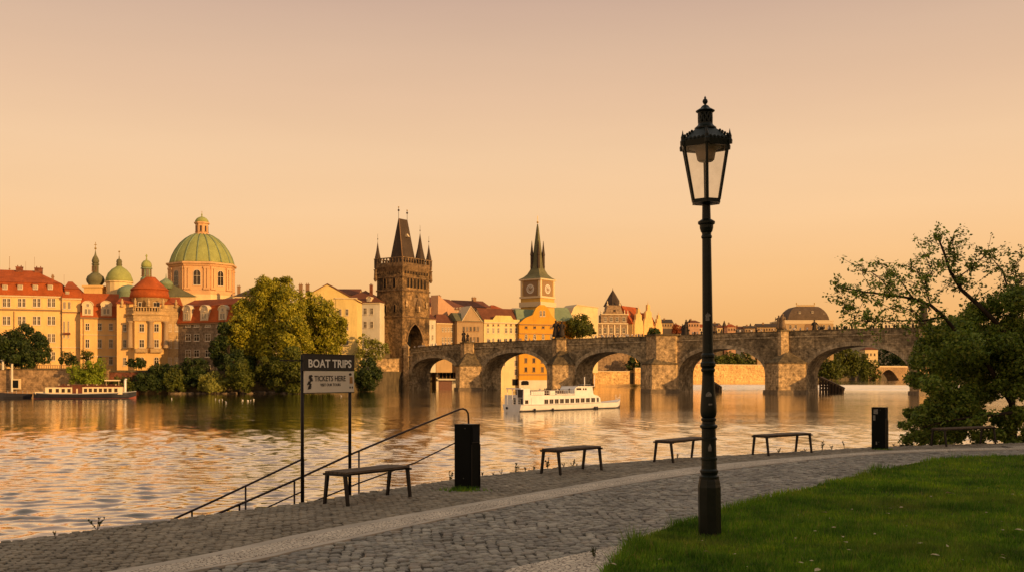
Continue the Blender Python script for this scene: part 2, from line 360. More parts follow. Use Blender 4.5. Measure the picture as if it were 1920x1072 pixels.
# ---------- far land ----------
SH = [(-700, 297), (292, 297), (420, 300), (560, 316), (700, 346), (762, 392), (800, 422), (950, 430), (1060, 452), (1110, 480), (1225, 492), (1300, 600), (1448, 640), (1535, 800), (1640, 1010), (1700, 1300), (2300, 1300)]
sh = [spot(p, d, 0) for p, d in SH]
MT['earth'] = plain('river_bank_earth', (.10, .075, .04), .95, .4, .3)
b = MB(); poly = [(p.x, p.y) for p in sh]+[(1900, 3400), (-1900, 3400), (-1900, 297)]
b.prism(poly, -6, LAND); tag(b.build('far_bank_ground', MT['earth']), kind='structure')
MT['hillg'] = plain('olive_hill_ground', (.13, .10, .055), .95, .35, .02)  # brown-green hill colour, mottled at random
b = MB(); nx = 60
for j, (dy, hh) in enumerate([(1180, 3), (1240, 24), (1340, 38), (1500, 50), (1850, 44)]):
    for i in range(nx+1):
        x = -300+i*20; e = min(1, max(0, (x-60)/120))
        b.v.append((x, dy, 3+(hh-3)*e*(1+.12*math.sin(x*.03)+.06*math.sin(x*.11+1))))
for j in range(4):
    for i in range(nx): a = j*(nx+1)+i; b.f.append([a, a+1, a+nx+2, a+nx+1]); b.m.append(0); b.sm.append(True)
tag(b.build('far_hill', MT['hillg']), kind='structure')

# ---------- near promenade ----------
EDGE_PX = [(-220, 1062), (0, 1017), (200, 991), (327, 974), (571, 942), (661, 928), (850, 899), (1012, 880), (1200, 863), (1400, 852), (1640, 838), (1760, 834), (1920, 830)]
EDGE = [ground(x, y) for x, y in EDGE_PX]
def edge_d(px):
    for (a, _), (c, _), p, q in zip(EDGE_PX, EDGE_PX[1:], EDGE, EDGE[1:]):
        if a <= px <= c:
            t = (px-a)/(c-a); return p.y+(q.y-p.y)*t
    return EDGE[-1].y
LAWN_PX = [(1138, 1072), (1184, 1028), (1240, 1001), (1315, 974), (1362, 959), (1431, 940), (1511, 921), (1590, 900), (1697, 876), (1771, 862), (1920, 856)]
LAWN = [ground(x, y) for x, y in LAWN_PX]
E2 = [(p.x, p.y) for p in EDGE]; L2 = [(p.x, p.y) for p in LAWN]
E2 = [(-30, -18), (-14, 0)]+E2+[(17, 27.2), (26, 28.5), (70, 30)]
L2 = [(-1.0, 3.0), (.25, 6.8)]+L2+[(17, 22.8), (26, 23.6), (70, 25)]
MT['joint'] = plain('sandy_joint', (.05, .043, .033), .95, .4, 3)
b = MB(); b.prism(E2+[(70, -60), (-30, -60)], -5, 0)
# stairs down to the water outside the edge
pa, pb = spot(878, 17.5, 0), spot(327, 12.7, 0)
dr = (pb-pa); ln = dr.length; dr.normalize(); nrm = Vector((dr.y, -dr.x, 0)); nrm = nrm if nrm.y > 0 else -nrm
for i in range(18):
    t0, t1 = i*.36, (i+1)*.36; q = [pa+dr*t0+nrm*.1, pa+dr*t1+nrm*.1, pa+dr*t1+nrm*1.3, pa+dr*t0+nrm*1.3]
    b.prism([(p.x, p.y) for p in q], -5, -.42-i*.085)
tag(b.build('promenade', MT['joint']), kind='structure')

def stone_field(name, mat, poly, holes, cell, ang, arc, seed, zt=.028, zj=.008):
    rng = np.random.default_rng(seed); px = np.array([p[0] for p in poly]); py = np.array([p[1] for p in poly])
    ca, sa = math.cos(ang), math.sin(ang)
    s = px*ca+py*sa; t = -px*sa+py*ca
    s0, s1, t0, t1 = s.min(), s.max(), t.min()-arc, t.max()+arc
    rows = int((t1-t0)/cell); cols = int((s1-s0)/(cell*1.08))
    ii, jj = np.meshgrid(np.arange(cols), np.arange(rows)); ii = ii.ravel(); jj = jj.ravel()
    u = s0+(ii+.5*(jj % 2)+rng.normal(0, .09, ii.size))*cell*1.08; v = t0+jj*cell+rng.normal(0, .006, ii.size)
    P = 1.25; ph = (u % P)/P*2-1; v2 = v+arc*(1-ph**2); tilt = np.arctan2(-2*ph*arc*2/P, 1)
    x = u*ca-v2*sa; y = u*sa+v2*ca
    k = in_poly(x, y, poly)
    for h in holes: k &= ~in_poly(x, y, h)
    x, y, tilt = x[k], y[k], tilt[k]; n = x.size; th = ang+tilt+rng.normal(0, .13, n)
    hx = cell*.5*rng.uniform(.80, 1.04, n); hy = cell*.5*rng.uniform(.78, .97, n); z = zt+rng.normal(0, zj, n)
    V = np.zeros((n, 12, 3)); sg = np.array([(-1, -1), (1, -1), (1, 1), (-1, 1)])
    for lv, (f, zz) in enumerate([(1.0, -.02), (.975, None), (.84, 'top')]):
        for c in range(4):
            dx = sg[c, 0]*hx*f*(1+rng.normal(0, .07, n)); dy = sg[c, 1]*hy*f*(1+rng.normal(0, .07, n))
            V[:, lv*4+c, 0] = x+dx*np.cos(th)-dy*np.sin(th); V[:, lv*4+c, 1] = y+dx*np.sin(th)+dy*np.cos(th)
            V[:, lv*4+c, 2] = -.02 if zz == -.02 else (z-.008 if zz is None else z+rng.normal(0, .002, n))
    F = [(0, 1, 5, 4), (1, 2, 6, 5), (2, 3, 7, 6), (3, 0, 4, 7), (4, 5, 9, 8), (5, 6, 10, 9), (6, 7, 11, 10), (7, 4, 8, 11), (8, 9, 10, 11)]
    F = (np.array(F)[None]+(np.arange(n)*12)[:, None, None]).reshape(-1, 4)
    return np_mesh(name, V.reshape(-1, 3), F, mat)
def setts(name, cols, rough=.62):
    n = N(name); g = n.n('ShaderNodeNewGeometry'); v = n.coord()
    c = n.ramp(g.outputs['Random Per Island'], [(i/(len(cols)-1), x) for i, x in enumerate(cols)])
    c = n.mix(c, n.ramp(n.noise(v, 1.1, 4), [(.3, .72), (.7, 1.2)]), 1, 'MULTIPLY')
    c = n.mix(c, n.ramp(n.noise(v, 45, 4, .7), [(.3, .6), (.7, 1.25)]), .8, 'MULTIPLY')
    return n.done(n.bsdf(c, rough, 0, .35, n.bump(n.noise(v, 60, 4), .5, .01)))
MT['setts'] = setts('grey_cobbles', [(.16, .148, .128), (.23, .213, .18), (.28, .26, .215), (.37, .34, .28), (.20, .188, .168), (.27, .233, .188)])
MT['setts2'] = setts('dusty_cobbles', [(.18, .15, .11), (.225, .19, .14), (.26, .22, .16), (.30, .25, .185)], .75)
UP = [(225, 1072), (600, 997), (950, 934.5), (1310, 876), (1643, 848), (1920, 839.5)]; LO = [(375, 1072), (600, 1026), (950, 952), (1310, 888.5), (1643, 852.5), (1920, 843.5)]
up = [(-7.0, 4.6)]+[tuple(ground(*p).xy) for p in UP]+[(17.5, 25.2), (70, 27.8)]; lo = [(-6.4, 4.3)]+[tuple(ground(*p).xy) for p in LO]+[(17.5, 24.7), (70, 27.2)]
def smooth_line(pts, k=6):
    out = []
    for i in range(len(pts)-1):
        p0 = pts[max(i-1, 0)]; p1 = pts[i]; p2 = pts[i+1]; p3 = pts[min(i+2, len(pts)-1)]
        for j in range(k):
            t = j/k; out.append(tuple(.5*((2*p1[a])+(-p0[a]+p2[a])*t+(2*p0[a]-5*p1[a]+4*p2[a]-p3[a])*t*t+(-p0[a]+3*p1[a]-3*p2[a]+p3[a])*t**3) for a in (0, 1)))
    return out+[pts[-1]]
up = smooth_line(up); lo = smooth_line(lo)
vis = lambda pl: [p for p in pl if -9 < p[0] < 24]
Ev, Lv = vis(E2), vis(L2)
lp = lambda p, q, f: (p[0]+(q[0]-p[0])*f, p[1]+(q[1]-p[1])*f)
mid_hole = [lp(p, q, .2) for p, q in zip(up, lo)]+[lp(p, q, .8) for p, q in zip(up, lo)][::-1]
def crop_poly(a, c): return a+c[::-1]
field = vis(up)
tag(link('riverside_paving', stone_field('riverside_paving', MT['setts2'], crop_poly(Ev, field), [mid_hole], .098, R(40), .0, 3, .014, .004)), kind='structure')
field2 = vis(lo)
tag(link('cobbled_path', stone_field('cobbled_path', MT['setts'], crop_poly(field2, Lv), [mid_hole], .099, R(38), .16, 4, .016, .005)), kind='structure')
# pale strip: two smooth margins and a mosaic between them
def ribbon(name, a, c, f0, f1, z, mat):
    b = MB(); n = len(a)
    L = lambda p, q, f: (p[0]+(q[0]-p[0])*f, p[1]+(q[1]-p[1])*f)
    vs = [(*L(p, q, f0), z) for p, q in zip(a, c)]+[(*L(p, q, f1), z) for p, q in zip(a, c)]
    b.add(vs, [(i+1, i, i+n, i+n+1) for i in range(n-1)])
    b.add([(x, y, z) for x, y, z in vs[n:]]+[(x, y, -.01) for x, y, z in vs[n:]], [(i+1, i, i+n, i+n+1) for i in range(n-1)])
    return tag(b.build(name, mat), kind='structure')
nm = N('pale_mosaic'); vv = nm.coord(); vo = nm.n('ShaderNodeTexVoronoi', feature='DISTANCE_TO_EDGE'); nm.l(vv, vo.inputs['Vector']); vo.inputs['Scale'].default_value = 21
v2 = nm.n('ShaderNodeTexVoronoi'); nm.l(vv, v2.inputs['Vector']); v2.inputs['Scale'].default_value = 21
cc = nm.mix((.60, .51, .40), (.78, .67, .53), v2.outputs['Color']); cc = nm.mix((.15, .115, .09), cc, nm.ramp(vo.outputs['Distance'], [(.02, 0.), (.12, 1.)]))
cc = nm.mix(cc, nm.ramp(nm.noise(vv, 1.5, 5), [(.3, .75), (.7, 1.15)]), 1, 'MULTIPLY')
MT['mosaic'] = nm.done(nm.bsdf(cc, .75, 0, .3, nm.bump(vo.outputs['Distance'], .7, .05)))
MT['slab'] = plain('worn_grey_slab', (.42, .36, .29), .8, .2, 1.6, 0, .3, .004, 40)
ribbon('strip_margin', up, lo, 0, .26, .026, MT['slab']); ribbon('pale_mosaic_strip', up, lo, .26, .84, .029, MT['mosaic']); ribbon('strip_margin', up, lo, .84, 1, .026, MT['slab'])
# curb along the lawn and the short pale strip at the bottom
b = MB(); lc = smooth_line(L2[1:-1], 4); oc = []
for i, p in enumerate(lc):
    q0, q1 = lc[max(i-1, 0)], lc[min(i+1, len(lc)-1)]; d = Vector((q1[0]-q0[0], q1[1]-q0[1])).normalized(); oc.append((p[0]-d.y*.10, p[1]+d.x*.10))
nn_ = len(lc); b.add([(*p, .03) for p in oc]+[(*p, .045) for p in lc], [(i+1, i, i+nn_, i+nn_+1) for i in range(nn_-1)])
tag(b.build('lawn_curb', MT['slab']), kind='structure')
q = [ground(960, 1072), ground(1160, 1029), ground(1172, 1037), ground(1127, 1072)]
b = MB(); b.add([(p.x, p.y, .04) for p in q]+[(q[0].x-.5, q[0].y-1.6, .04), (q[3].x-.35, q[3].y-1.6, .04)], [(3, 2, 1, 0), (0, 4, 5, 3)]); tag(b.build('short_pale_strip', MT['mosaic']), kind='structure')

# ---------- lawn ----------
MT['turf'] = plain('dark_turf', (.022, .030, .008), .95, .4, 2)
b = MB(); b.prism(L2+[(70, -40), (-3, -40)], -.3, .03); tag(b.build('lawn_ground', MT['turf']), kind='structure')
def blades():
    rng = np.random.default_rng(5); xs = []; ys = []
    for d0, d1, dens in [(7.6, 11, 4200), (11, 14, 2700), (14, 18, 1500), (18, 24, 900)]:
        x1 = d1*.53; n = int((d1-d0)*(x1+1)*dens); x = rng.uniform(-1, x1, n); y = rng.uniform(d0, d1, n); xs.append(x); ys.append(y)
    for d0, d1, x0, x1, dens in [(5, 24, 5, 22, 500), (5, 7.6, 0, 5, 1500)]: n = int((d1-d0)*(x1-x0)*dens); x = rng.uniform(x0, x1, n); y = rng.uniform(d0, d1, n); kk = (x > y*.53) | (y < 7.6); xs.append(x[kk]); ys.append(y[kk])
    x = np.concatenate(xs); y = np.concatenate(ys); k = in_poly(x, y, L2+[(70, -40), (-3, -40)]); x, y = x[k], y[k]
    lb = ground(1331, 998); dl = np.hypot(x-lb.x, y-lb.y)
    # distance to lawn edge
    de = np.full(x.size, 9.)
    for p, q in zip(L2, L2[1:]):
        p, q = np.array(p), np.array(q); v = q-p; t = np.clip(((x-p[0])*v[0]+(y-p[1])*v[1])/(v@v), 0, 1); de = np.minimum(de, np.hypot(x-p[0]-t*v[0], y-p[1]-t*v[1]))
    pn = .5+.25*np.sin(x*2.3+1.1*np.sin(y*1.7))+.25*np.sin(y*2.9+1.3*np.sin(x*2.1+2))
    h = .022+.034*pn+rng.uniform(0, .026, x.size)
    h += .075*np.exp(-(dl/.38)**2)*rng.uniform(.3, 1, x.size)+.10*np.exp(-(de/.13)**2)*rng.uniform(0, 1, x.size)*(.15+pn*pn*1.2)
    tuft = ((np.sin(x*5.1+2*np.sin(y*3.3))+np.sin(y*6.1+2*np.sin(x*4.2))) > 1.55); h = np.where(tuft, h*1.55, h)
    h *= np.where(rng.random(x.size) < .01, 1.7, 1)
    wd = np.where((y > 14) | (x > y*.53), .010, .0062)*rng.uniform(.7, 1.3, x.size); a = rng.uniform(0, 2*PI, x.size); ln = rng.normal(0, .45, x.size)*h; lb2 = rng.uniform(0, 2*PI, x.size)
    n = x.size; V = np.zeros((n, 3, 3)); V[:, 0] = np.stack([x-np.cos(a)*wd, y-np.sin(a)*wd, np.full(n, .025)], 1); V[:, 1] = np.stack([x+np.cos(a)*wd, y+np.sin(a)*wd, np.full(n, .025)], 1)
    V[:, 2] = np.stack([x+np.cos(lb2)*ln, y+np.sin(lb2)*ln, .03+h], 1)
    return np_mesh('grass', V.reshape(-1, 3), np.arange(n*3).reshape(-1, 3), MT['grass'], 3)
ng = N('grass_blades'); gg = ng.n('ShaderNodeNewGeometry')
gc = ng.ramp(gg.outputs['Random Per Island'], [(0, (.062, .15, .010)), (.4, (.108, .24, .014)), (.75, (.155, .315, .02)), (.93, (.22, .29, .035)), (1, (.30, .26, .09))])
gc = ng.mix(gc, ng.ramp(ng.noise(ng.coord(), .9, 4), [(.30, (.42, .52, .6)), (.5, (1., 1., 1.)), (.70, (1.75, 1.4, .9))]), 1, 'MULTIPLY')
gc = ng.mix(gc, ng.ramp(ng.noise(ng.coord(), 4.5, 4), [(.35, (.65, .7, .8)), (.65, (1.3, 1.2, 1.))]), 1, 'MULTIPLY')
gc = ng.mix(gc, (.30, .27, .05), ng.math('MULTIPLY', ng.ramp(ng.noise(ng.coord(), .55, 5, .6), [(.5, 0.), (.72, 1.)]), .45))
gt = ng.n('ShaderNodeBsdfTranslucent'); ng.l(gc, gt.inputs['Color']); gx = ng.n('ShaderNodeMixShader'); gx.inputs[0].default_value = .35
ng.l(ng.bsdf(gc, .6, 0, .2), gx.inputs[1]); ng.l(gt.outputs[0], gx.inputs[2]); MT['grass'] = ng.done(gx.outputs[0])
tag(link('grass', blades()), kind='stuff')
# ---------- street lamp ----------
lb = ground(1331, 1010); q = lb.y/FPX
lamp = thing('street_lamp', 'tall dark green cast iron lamp post with glass lantern on the lawn edge', 'street lamp', lb)
lamp.rotation_euler = (0, R(-.62), 0)
zl = lambda py: (1010-py)*q
def lathe_px(name, prof, n, mat, smooth=True, rot=0, parent=lamp):
    b = MB(); b.smooth = smooth; b.lathe([(r*q, zl(y)) for r, y in prof], n, (0, 0), rot); o = b.build(name, mat, parent)
    return o
lathe_px('base', [(22, 1016), (22, 1002), (21.5, 1000), (21.5, 912), (20.5, 907), (19.5, 900), (18.5, 896)], 8, MT['iron'], False, PI/8)
b = MB(); b.smooth = False
b.lathe([(r*q, zl(y)) for r, y in [(18.5, 896), (18.5, 892), (15, 889), (15.5, 886), (17, 884), (17, 881), (14.5, 878), (14, 862), (15.5, 861), (15.5, 857), (14, 856), (13.6, 825), (15, 824), (15, 820), (13.4, 819), (13, 803), (16.5, 800), (16.5, 797), (12.5, 794), (12, 789), (14, 787), (14, 784), (12, 782)]], 20, (0, 0)); b.build('pedestal', MT['iron'], lamp)
lathe_px('vase', [(12, 782), (14, 779), (15.3, 772), (15.2, 762), (13.8, 745), (12.2, 725), (11.2, 705), (11, 697), (13, 695), (13, 691), (11.5, 689)], 20, MT['iron'])
b = MB(); b.lathe([(r*q, zl(y)) for r, y in [(11.5, 689), (14.2, 685), (14.2, 680), (12, 677), (11.5, 671), (13, 669), (13, 665), (10.4, 661), (9.9, 640), (8.4, 448), (10, 446), (10, 443), (8.6, 441), (8.8, 437), (11, 434), (12.6, 428), (12.8, 422), (15.8, 420), (16, 416), (13, 414), (8.2, 411), (7.6, 385), (9, 382)]], 20, (0, 0))
b.build('pole', MT['iron'], lamp)
rh = R(-8); hexv = lambda r, k: (r*q*math.sin(rh+k*PI/3), -r*q*math.cos(rh+k*PI/3))
b = MB()
for r0, r1, y0, y1 in [(29, 29, 382, 375), (49, 51, 279, 268)]:
    for k in range(6):
        a0, a1, c0, c1 = hexv(r0, k), hexv(r0, k+1), hexv(r1, k), hexv(r1, k+1); i = .80
        vs = [(*a0, zl(y0)), (*a1, zl(y0)), (*c1, zl(y1)), (*c0, zl(y1))]+[(a0[0]*i, a0[1]*i, zl(y0)), (a1[0]*i, a1[1]*i, zl(y0)), (c1[0]*i, c1[1]*i, zl(y1)), (c0[0]*i, c0[1]*i, zl(y1))]
        b.add(vs, [(0, 1, 2, 3), (7, 6, 5, 4), (3, 2, 6, 7), (1, 0, 4, 5)])
b.lathe([(r*q, zl(y)) for r, y in [(9, 384), (24, 380), (24, 377), (7, 374)]], 12)
for k in range(6):
    p0, p1 = hexv(27.2, k), hexv(46.5, k); b.tube([(*p0, zl(377)), (*p1, zl(276))], 2.6*q, 6)
b.tube([(3*q, 3*q, zl(376)), (3*q, 3*q, zl(300))], 2.8*q, 8)
fr = b.build('lantern_frame', MT['iron'], lamp)
n = N('lantern_glass'); tr = n.n('ShaderNodeBsdfTransparent'); tr.inputs[0].default_value = (.93, .90, .85, 1); g = n.n('ShaderNodeBsdfGlossy'); g.inputs['Roughness'].default_value = .08
g2 = n.n('ShaderNodeBsdfDiffuse'); g2.inputs[0].default_value = (.45, .38, .3, 1); ga = n.n('ShaderNodeMixShader'); n.l(n.math('MULTIPLY', n.ramp(n.noise(n.coord(), 9, 5), [(.45, 0.), (.75, 1.)]), .10), ga.inputs[0]); n.l(tr.outputs[0], ga.inputs[1]); n.l(g2.outputs[0], ga.inputs[2])
mx = n.n('ShaderNodeMixShader'); mx.inputs[0].default_value = .06; n.l(ga.outputs[0], mx.inputs[1]); n.l(g.outputs[0], mx.inputs[2]); MT['lglass'] = n.done(mx.outputs[0])
for k in range(6):
    b = MB(); a0, a1, c0, c1 = hexv(26.4, k), hexv(26.4, k+1), hexv(45.3, k), hexv(45.3, k+1)
    b.add([(*a0, zl(376)), (*a1, zl(376)), (*c1, zl(277)), (*c0, zl(277))], [(0, 1, 2, 3)]); b.build('glass_pane', MT['lglass'], lamp)
# roof, crest and vent
b = MB(); b.lathe([(r*q, zl(y)) for r, y in [(51, 269), (50, 265), (41, 259), (30, 250), (22, 244), (18, 243)]], 6, (0, 0), -PI/2+rh)
for k in range(6):
    p = hexv(50, k); pq = hexv(26, k)
    for j in range(5):
        f = j/4; c = (p[0]+(pq[0]-p[0])*f*.85, p[1]+(pq[1]-p[1])*f*.85); zz = zl(262-13*f)
        b.ball((*c, zz), 2.6*q, 2.6*q, 3.2*q, 6, 5)
    for m_ in range(1, 6):
        a_, c_ = hexv(49.5, k), hexv(49.5, k+1); f = m_/6; b.ball((a_[0]+(c_[0]-a_[0])*f, a_[1]+(c_[1]-a_[1])*f, zl(265.5)), 3*q, 3*q, 3.5*q, 6, 5)
roof = b.build('lantern_roof', MT['iron'], lamp)
for k in range(6):
    b = MB(); p = hexv(49.5, k); b.lathe([(r*q, zl(y)) for r, y in [(4.5, 277), (5, 270), (3.4, 267), (3.6, 262), (1.6, 256), (.3, 249)]], 6, p); b.build('corner_finial', MT['iron'], roof)
b = MB(); b.lathe([(r*q, zl(y)) for r, y in [(17, 244), (20.5, 243), (20.5, 240.5), (15, 236), (13.5, 233), (13.5, 231)]], 16)
for k in range(10):
    a = 2*PI*k/10; b.tube([(12*q*math.cos(a), 12*q*math.sin(a), zl(232)), (12*q*math.cos(a+.25), 12*q*math.sin(a+.25), zl(222)), (12*q*math.cos(a), 12*q*math.sin(a), zl(212))], 2.1*q, 5)
    b.tube([(12*q*math.cos(a), 12*q*math.sin(a), zl(232)), (12*q*math.cos(a-.25), 12*q*math.sin(a-.25), zl(222)), (12*q*math.cos(a), 12*q*math.sin(a), zl(212))], 2.1*q, 5)
b.lathe([(r*q, zl(y)) for r, y in [(7.5, 233), (7.5, 212)]], 10)
b.lathe([(r*q, zl(y)) for r, y in [(13.5, 214), (14, 212), (17, 210), (18, 208.5), (14, 206), (9, 203), (6, 199), (3, 197.5)]], 16); b.build('vent_chimney', MT['iron'], lamp)
b = MB(); b.smooth = True; b.lathe([(r*q, zl(y)) for r, y in [(3, 198), (1.8, 196.5), (4, 194), (5.2, 191), (4.2, 187.5), (1.8, 185.5), (2, 183.5), (.4, 180.5)]], 12); b.build('finial', MT['iron'], lamp)
MT['opal'] = plain('dusty_opal_glass', (.33, .25, .17), .5, .15, 8)
b = MB(); b.smooth = True; b.lathe([(r*q, zl(y)) for r, y in [(13, 303), (16, 300), (18, 290), (20, 281), (31, 278), (31, 276)]], 18); b.build('lamp_shade', MT['opal'], lamp)
MT['sticker'] = plain('weathered_sticker', (.16, .15, .13), .8, .6, 40)
def sticker(px, py, w, h, rr, shape):
    b = MB(); a0 = (px-1327)/rr*.9; n_ = 7
    vs = []
    for i, x in enumerate(np.linspace(-1, 1, n_)):
        top = h*(1 if shape == 0 else (1-.6*x*x))*(1+.25*math.sin(i*3.1+px)*(shape == 2)); a = a0+x*w/rr/2
        r_ = (rr+.35)*q; vs += [(r_*math.sin(a), -r_*math.cos(a), zl(py+h/2)), (r_*math.sin(a), -r_*math.cos(a), zl(py+h/2-top))]
    b.add(vs, [(2*i, 2*i+2, 2*i+3, 2*i+1) for i in range(n_-1)]); b.build('sticker', MT['sticker'], lamp)
sticker(1325, 594, 7, 14, 9.8, 2); sticker(1326, 590, 10, 6, 9.8, 2); sticker(1325, 738, 11, 9, 13.4, 1); sticker(1328, 757, 7, 3, 14.8, 0); sticker(1326, 837, 6, 14, 14.2, 2)

# ---------- boat trip sign ----------
s1, s2 = ground(571, 941), ground(661, 927)
F = Facade(569.5, s1.y, 663, s2.y, 0)
sign = F.place(thing('boat_trip_sign', 'brown and cream boat trips ticket sign on two slim dark posts at the quay edge', 'sign'))
MT['signbrown'] = plain('dark_brown_sign', (.020, .016, .013), .5, .15, 3); MT['signcream'] = plain('cream_sign', (.66, .57, .44), .5, .06, 2); MT['signink'] = plain('sign_ink', (.035, .026, .02), .6, .1)
MT['signlet'] = plain('cream_lettering', (.80, .73, .62), .5, .05); MT['inkorange'] = plain('faded_orange_ink', (.36, .17, .05), .6, .1); MT['sticko'] = MT['sticker']
W_ = F.w
for u in (.02, W_-.03):
    b = MB(); b.smooth = True; b.tube([(u, .045, -.02), (u, .045, F.z(664, 569) if u < .5 else F.z(665, 663))], .023, 10); b.build('post', MT['steel'], sign)
zt, zm, zb_ = F.z(664.5, 600), F.z(694.5, 600), F.z(735, 600)
b = MB(); b.box(-.01, W_+.005, -.012, .018, zm, zt); up_ = b.build('header_panel', MT['signbrown'], sign)
b = MB(); b.box(.015, W_-.008, -.014, .018, zb_, zm-.003); lo_ = b.build('lower_panel', MT['signcream'], sign)
b = MB(); b.box(-.014, W_+.009, -.016, .022, zt, zt+.012); b.build('top_rail', MT['steel'], sign); b = MB(); b.box(.015, W_-.008, -.018, .022, zb_-.012, zb_); b.build('bottom_rail', MT['steel'], sign)
b = MB(); zz = F.z(675, 569); b.box(-.40, -.012, .03, .05, zz-.012, zz+.006); b.build('bracket', MT['steel'], sign)
def words(txt, u0, u1, z0, z1, mat, parent, y=-.0165, bold=.012, name='lettering'):
    cu = bpy.data.curves.new(name, 'FONT'); cu.body = txt; cu.offset = bold; cu.extrude = .001; cu.resolution_u = 3
    o = bpy.data.objects.new(name, cu); C.objects.link(o); bpy.context.view_layer.update()
    me = bpy.data.meshes.new_from_object(o.evaluated_get(bpy.context.evaluated_depsgraph_get())); bpy.data.objects.remove(o)
    co = np.array([v.co[:] for v in me.vertices]); mn, mxx = co.min(0), co.max(0); sx = (u1-u0)/(mxx[0]-mn[0]); sy = (z1-z0)/(mxx[1]-mn[1])
    for v in me.vertices:
        x, yy, z = v.co; v.co = (u0+(x-mn[0])*sx, y-(z-mn[2])*1.2, z0+(yy-mn[1])*sy)
    me.materials.clear(); me.materials.append(mat); me.update(); return link(name, me, parent)
uu = lambda px: F.u(px)
words('BOAT TRIPS', uu(577), uu(657.5), zm+(zt-zm)*.20, zm+(zt-zm)*.72, MT['signlet'], up_, -.0135, .022)
H_ = zm-zb_
words('TICKETS HERE', uu(588), uu(646.5), zb_+H_*.52, zb_+H_*.78, MT['signink'], lo_, -.0155, .012)
words('VISIT OUR TOURS', uu(599), uu(637), zb_+H_*.29, zb_+H_*.42, MT['signink'], lo_, -.0155, .004)
b = MB(); rr = random.Random(3)
for i in range(9):
    z = zb_+H_*(.14+.07*i); u0 = uu(574)+rr.uniform(0, .05); b.profile([(u0, z), (u0+.05+rr.uniform(0, .04), z+.012), (u0+.06, z+.035), (u0+.015, z+.03)], -.0175, -.0145)
b.build('emblem', MT['signink'], lo_)
b = MB(); u0 = uu(657)
b.profile([(u0-.03+.03*math.cos(a)+.01, zb_+H_*.84+.02*math.sin(a)) for a in np.linspace(0, 2*PI, 9)[:-1]], -.0175, -.0145)
for k in (-.035, .012): b.box(u0+k, u0+k+.024, -.0175, -.0145, zb_+H_*.17, zb_+H_*.26)
b.build('emblem', MT['signink'], lo_)
b = MB(); b.profile([(u0-.035, zb_+H_*.40), (u0+.03, zb_+H_*.40), (u0+.025, zb_+H_*.72), (u0-.03, zb_+H_*.72)], -.0175, -.0145); b.build('emblem', MT['inkorange'], lo_)

# ---------- stair rails ----------
dA = lambda px: edge_d(px)+.28
dB = lambda px: edge_d(px)+1.25
def rail_pts(pts, dd): return [at(x, y, dd(x)) for x, y in pts]
def railing(name, label, top, low, posts, dd, r=.0155):
    p0 = rail_pts(top, dd)[0]; t = thing(name, label, 'handrail', (p0.x, p0.y, 0)); off = Vector((p0.x, p0.y, 0))
    def mk(nm, pts, rad):
        b = MB(); b.smooth = True; b.tube([p-off for p in pts], rad, 8); b.build(nm, MT['rail'], t)
    mk('top_rail', rail_pts(top, dd), r); mk('lower_rail', rail_pts(low, dd), r*.75)
    for px, py in posts:
        p = at(px, py, dd(px)); mk('post', [p, p-Vector((0, 0, 1.05))], r*.85)
railing('stair_handrail', 'long brown stair handrail with a curved upper end behind the black litter bin', [(878.5, 830), (878.5, 785), (877.5, 774), (874, 768), (868, 765.5), (862, 766.5), (760, 808), (660, 850), (545, 903), (400, 966), (372, 979)],
        [(878, 822), (850, 831), (780, 866), (670, 906), (587, 940), (540, 962)], [(878.5, 825), (673, 845), (552, 900), (449, 945)], dA)
railing('stair_handrail', 'shorter brown handrail on the water side descending left from the sign post', [(569, 859), (460, 910.5), (395, 941), (327, 971.5)], [(568, 920), (500, 951), (440, 978)], [(569, 859), (460.5, 910.5), (360, 957), (327, 971.5)], dB)

# ---------- benches ----------
def make_bench(L):
    root = thing('park_bench', 'x', 'bench'); Wd = .36
    b = MB()
    for i in range(5):
        x = -Wd/2+.022+i*(Wd-.044)/4; b.box(x-.030, x+.030, -L/2, L/2, .425, .452)
    b.build('seat', MT['wood'], root)
    for sy in (-1, 1):
        for sx in (-1, 1):
            b = MB(); y0 = sy*(L/2-.02); b.frustum((sx*(Wd/2+.035)-.017, sx*(Wd/2+.035)+.017, y0-.018, y0+.018), 0, (sx*(Wd/2-.02)-.021, sx*(Wd/2-.02)+.021, y0-.022, y0+.022), .43); b.build('leg', MT['steel'], root)
        b = MB(); b.box(-Wd/2-.045, Wd/2+.045, sy*(L/2-.02)-.022, sy*(L/2-.02)+.022, .395, .4245); b.build('crossbar', MT['steel'], root)
    b = MB()
    for sx in (-1, 1): b.box(sx*.12-.015, sx*.12+.015, -L/2+.05, L/2-.05, .395, .4245)
    b.build('seat_rail', MT['steel'], root)
    return root
MT['wood'] = plain('weathered_bench_wood', (.10, .068, .045), .7, .3, 6, 0, .3, .003, 30)
BN = [((605, 948), (771, 931), 'nearest backless bench with slatted brown seat, under the right post of the boat sign'),
      ((1013, 890), (1129, 881), 'backless bench at the quay edge between the black litter bin and the lamp post'),
      ((1227, 868), (1330, 859), 'backless bench whose right end is hidden behind the lamp post'),
      ((1410, 854), (1522, 848), 'backless bench at the quay edge just right of the lamp post'),
      ((1746, 837), (1866, 832), 'backless bench in front of the leafy tree at the right edge')]
for i, (p, c, lab) in enumerate(BN):
    a, e = ground(*p), ground(*c); a = a+Vector((.17, 0, 0)); e = e-Vector((.17, 0, 0)); d = e-a
    o = make_bench(d.length if i else d.length+.02)
    o.location = ((a+e)/2); o.rotation_euler = (0, 0, math.atan2(d.y, d.x)-PI/2); tag(o, lab, None, 'backless benches along the quay')

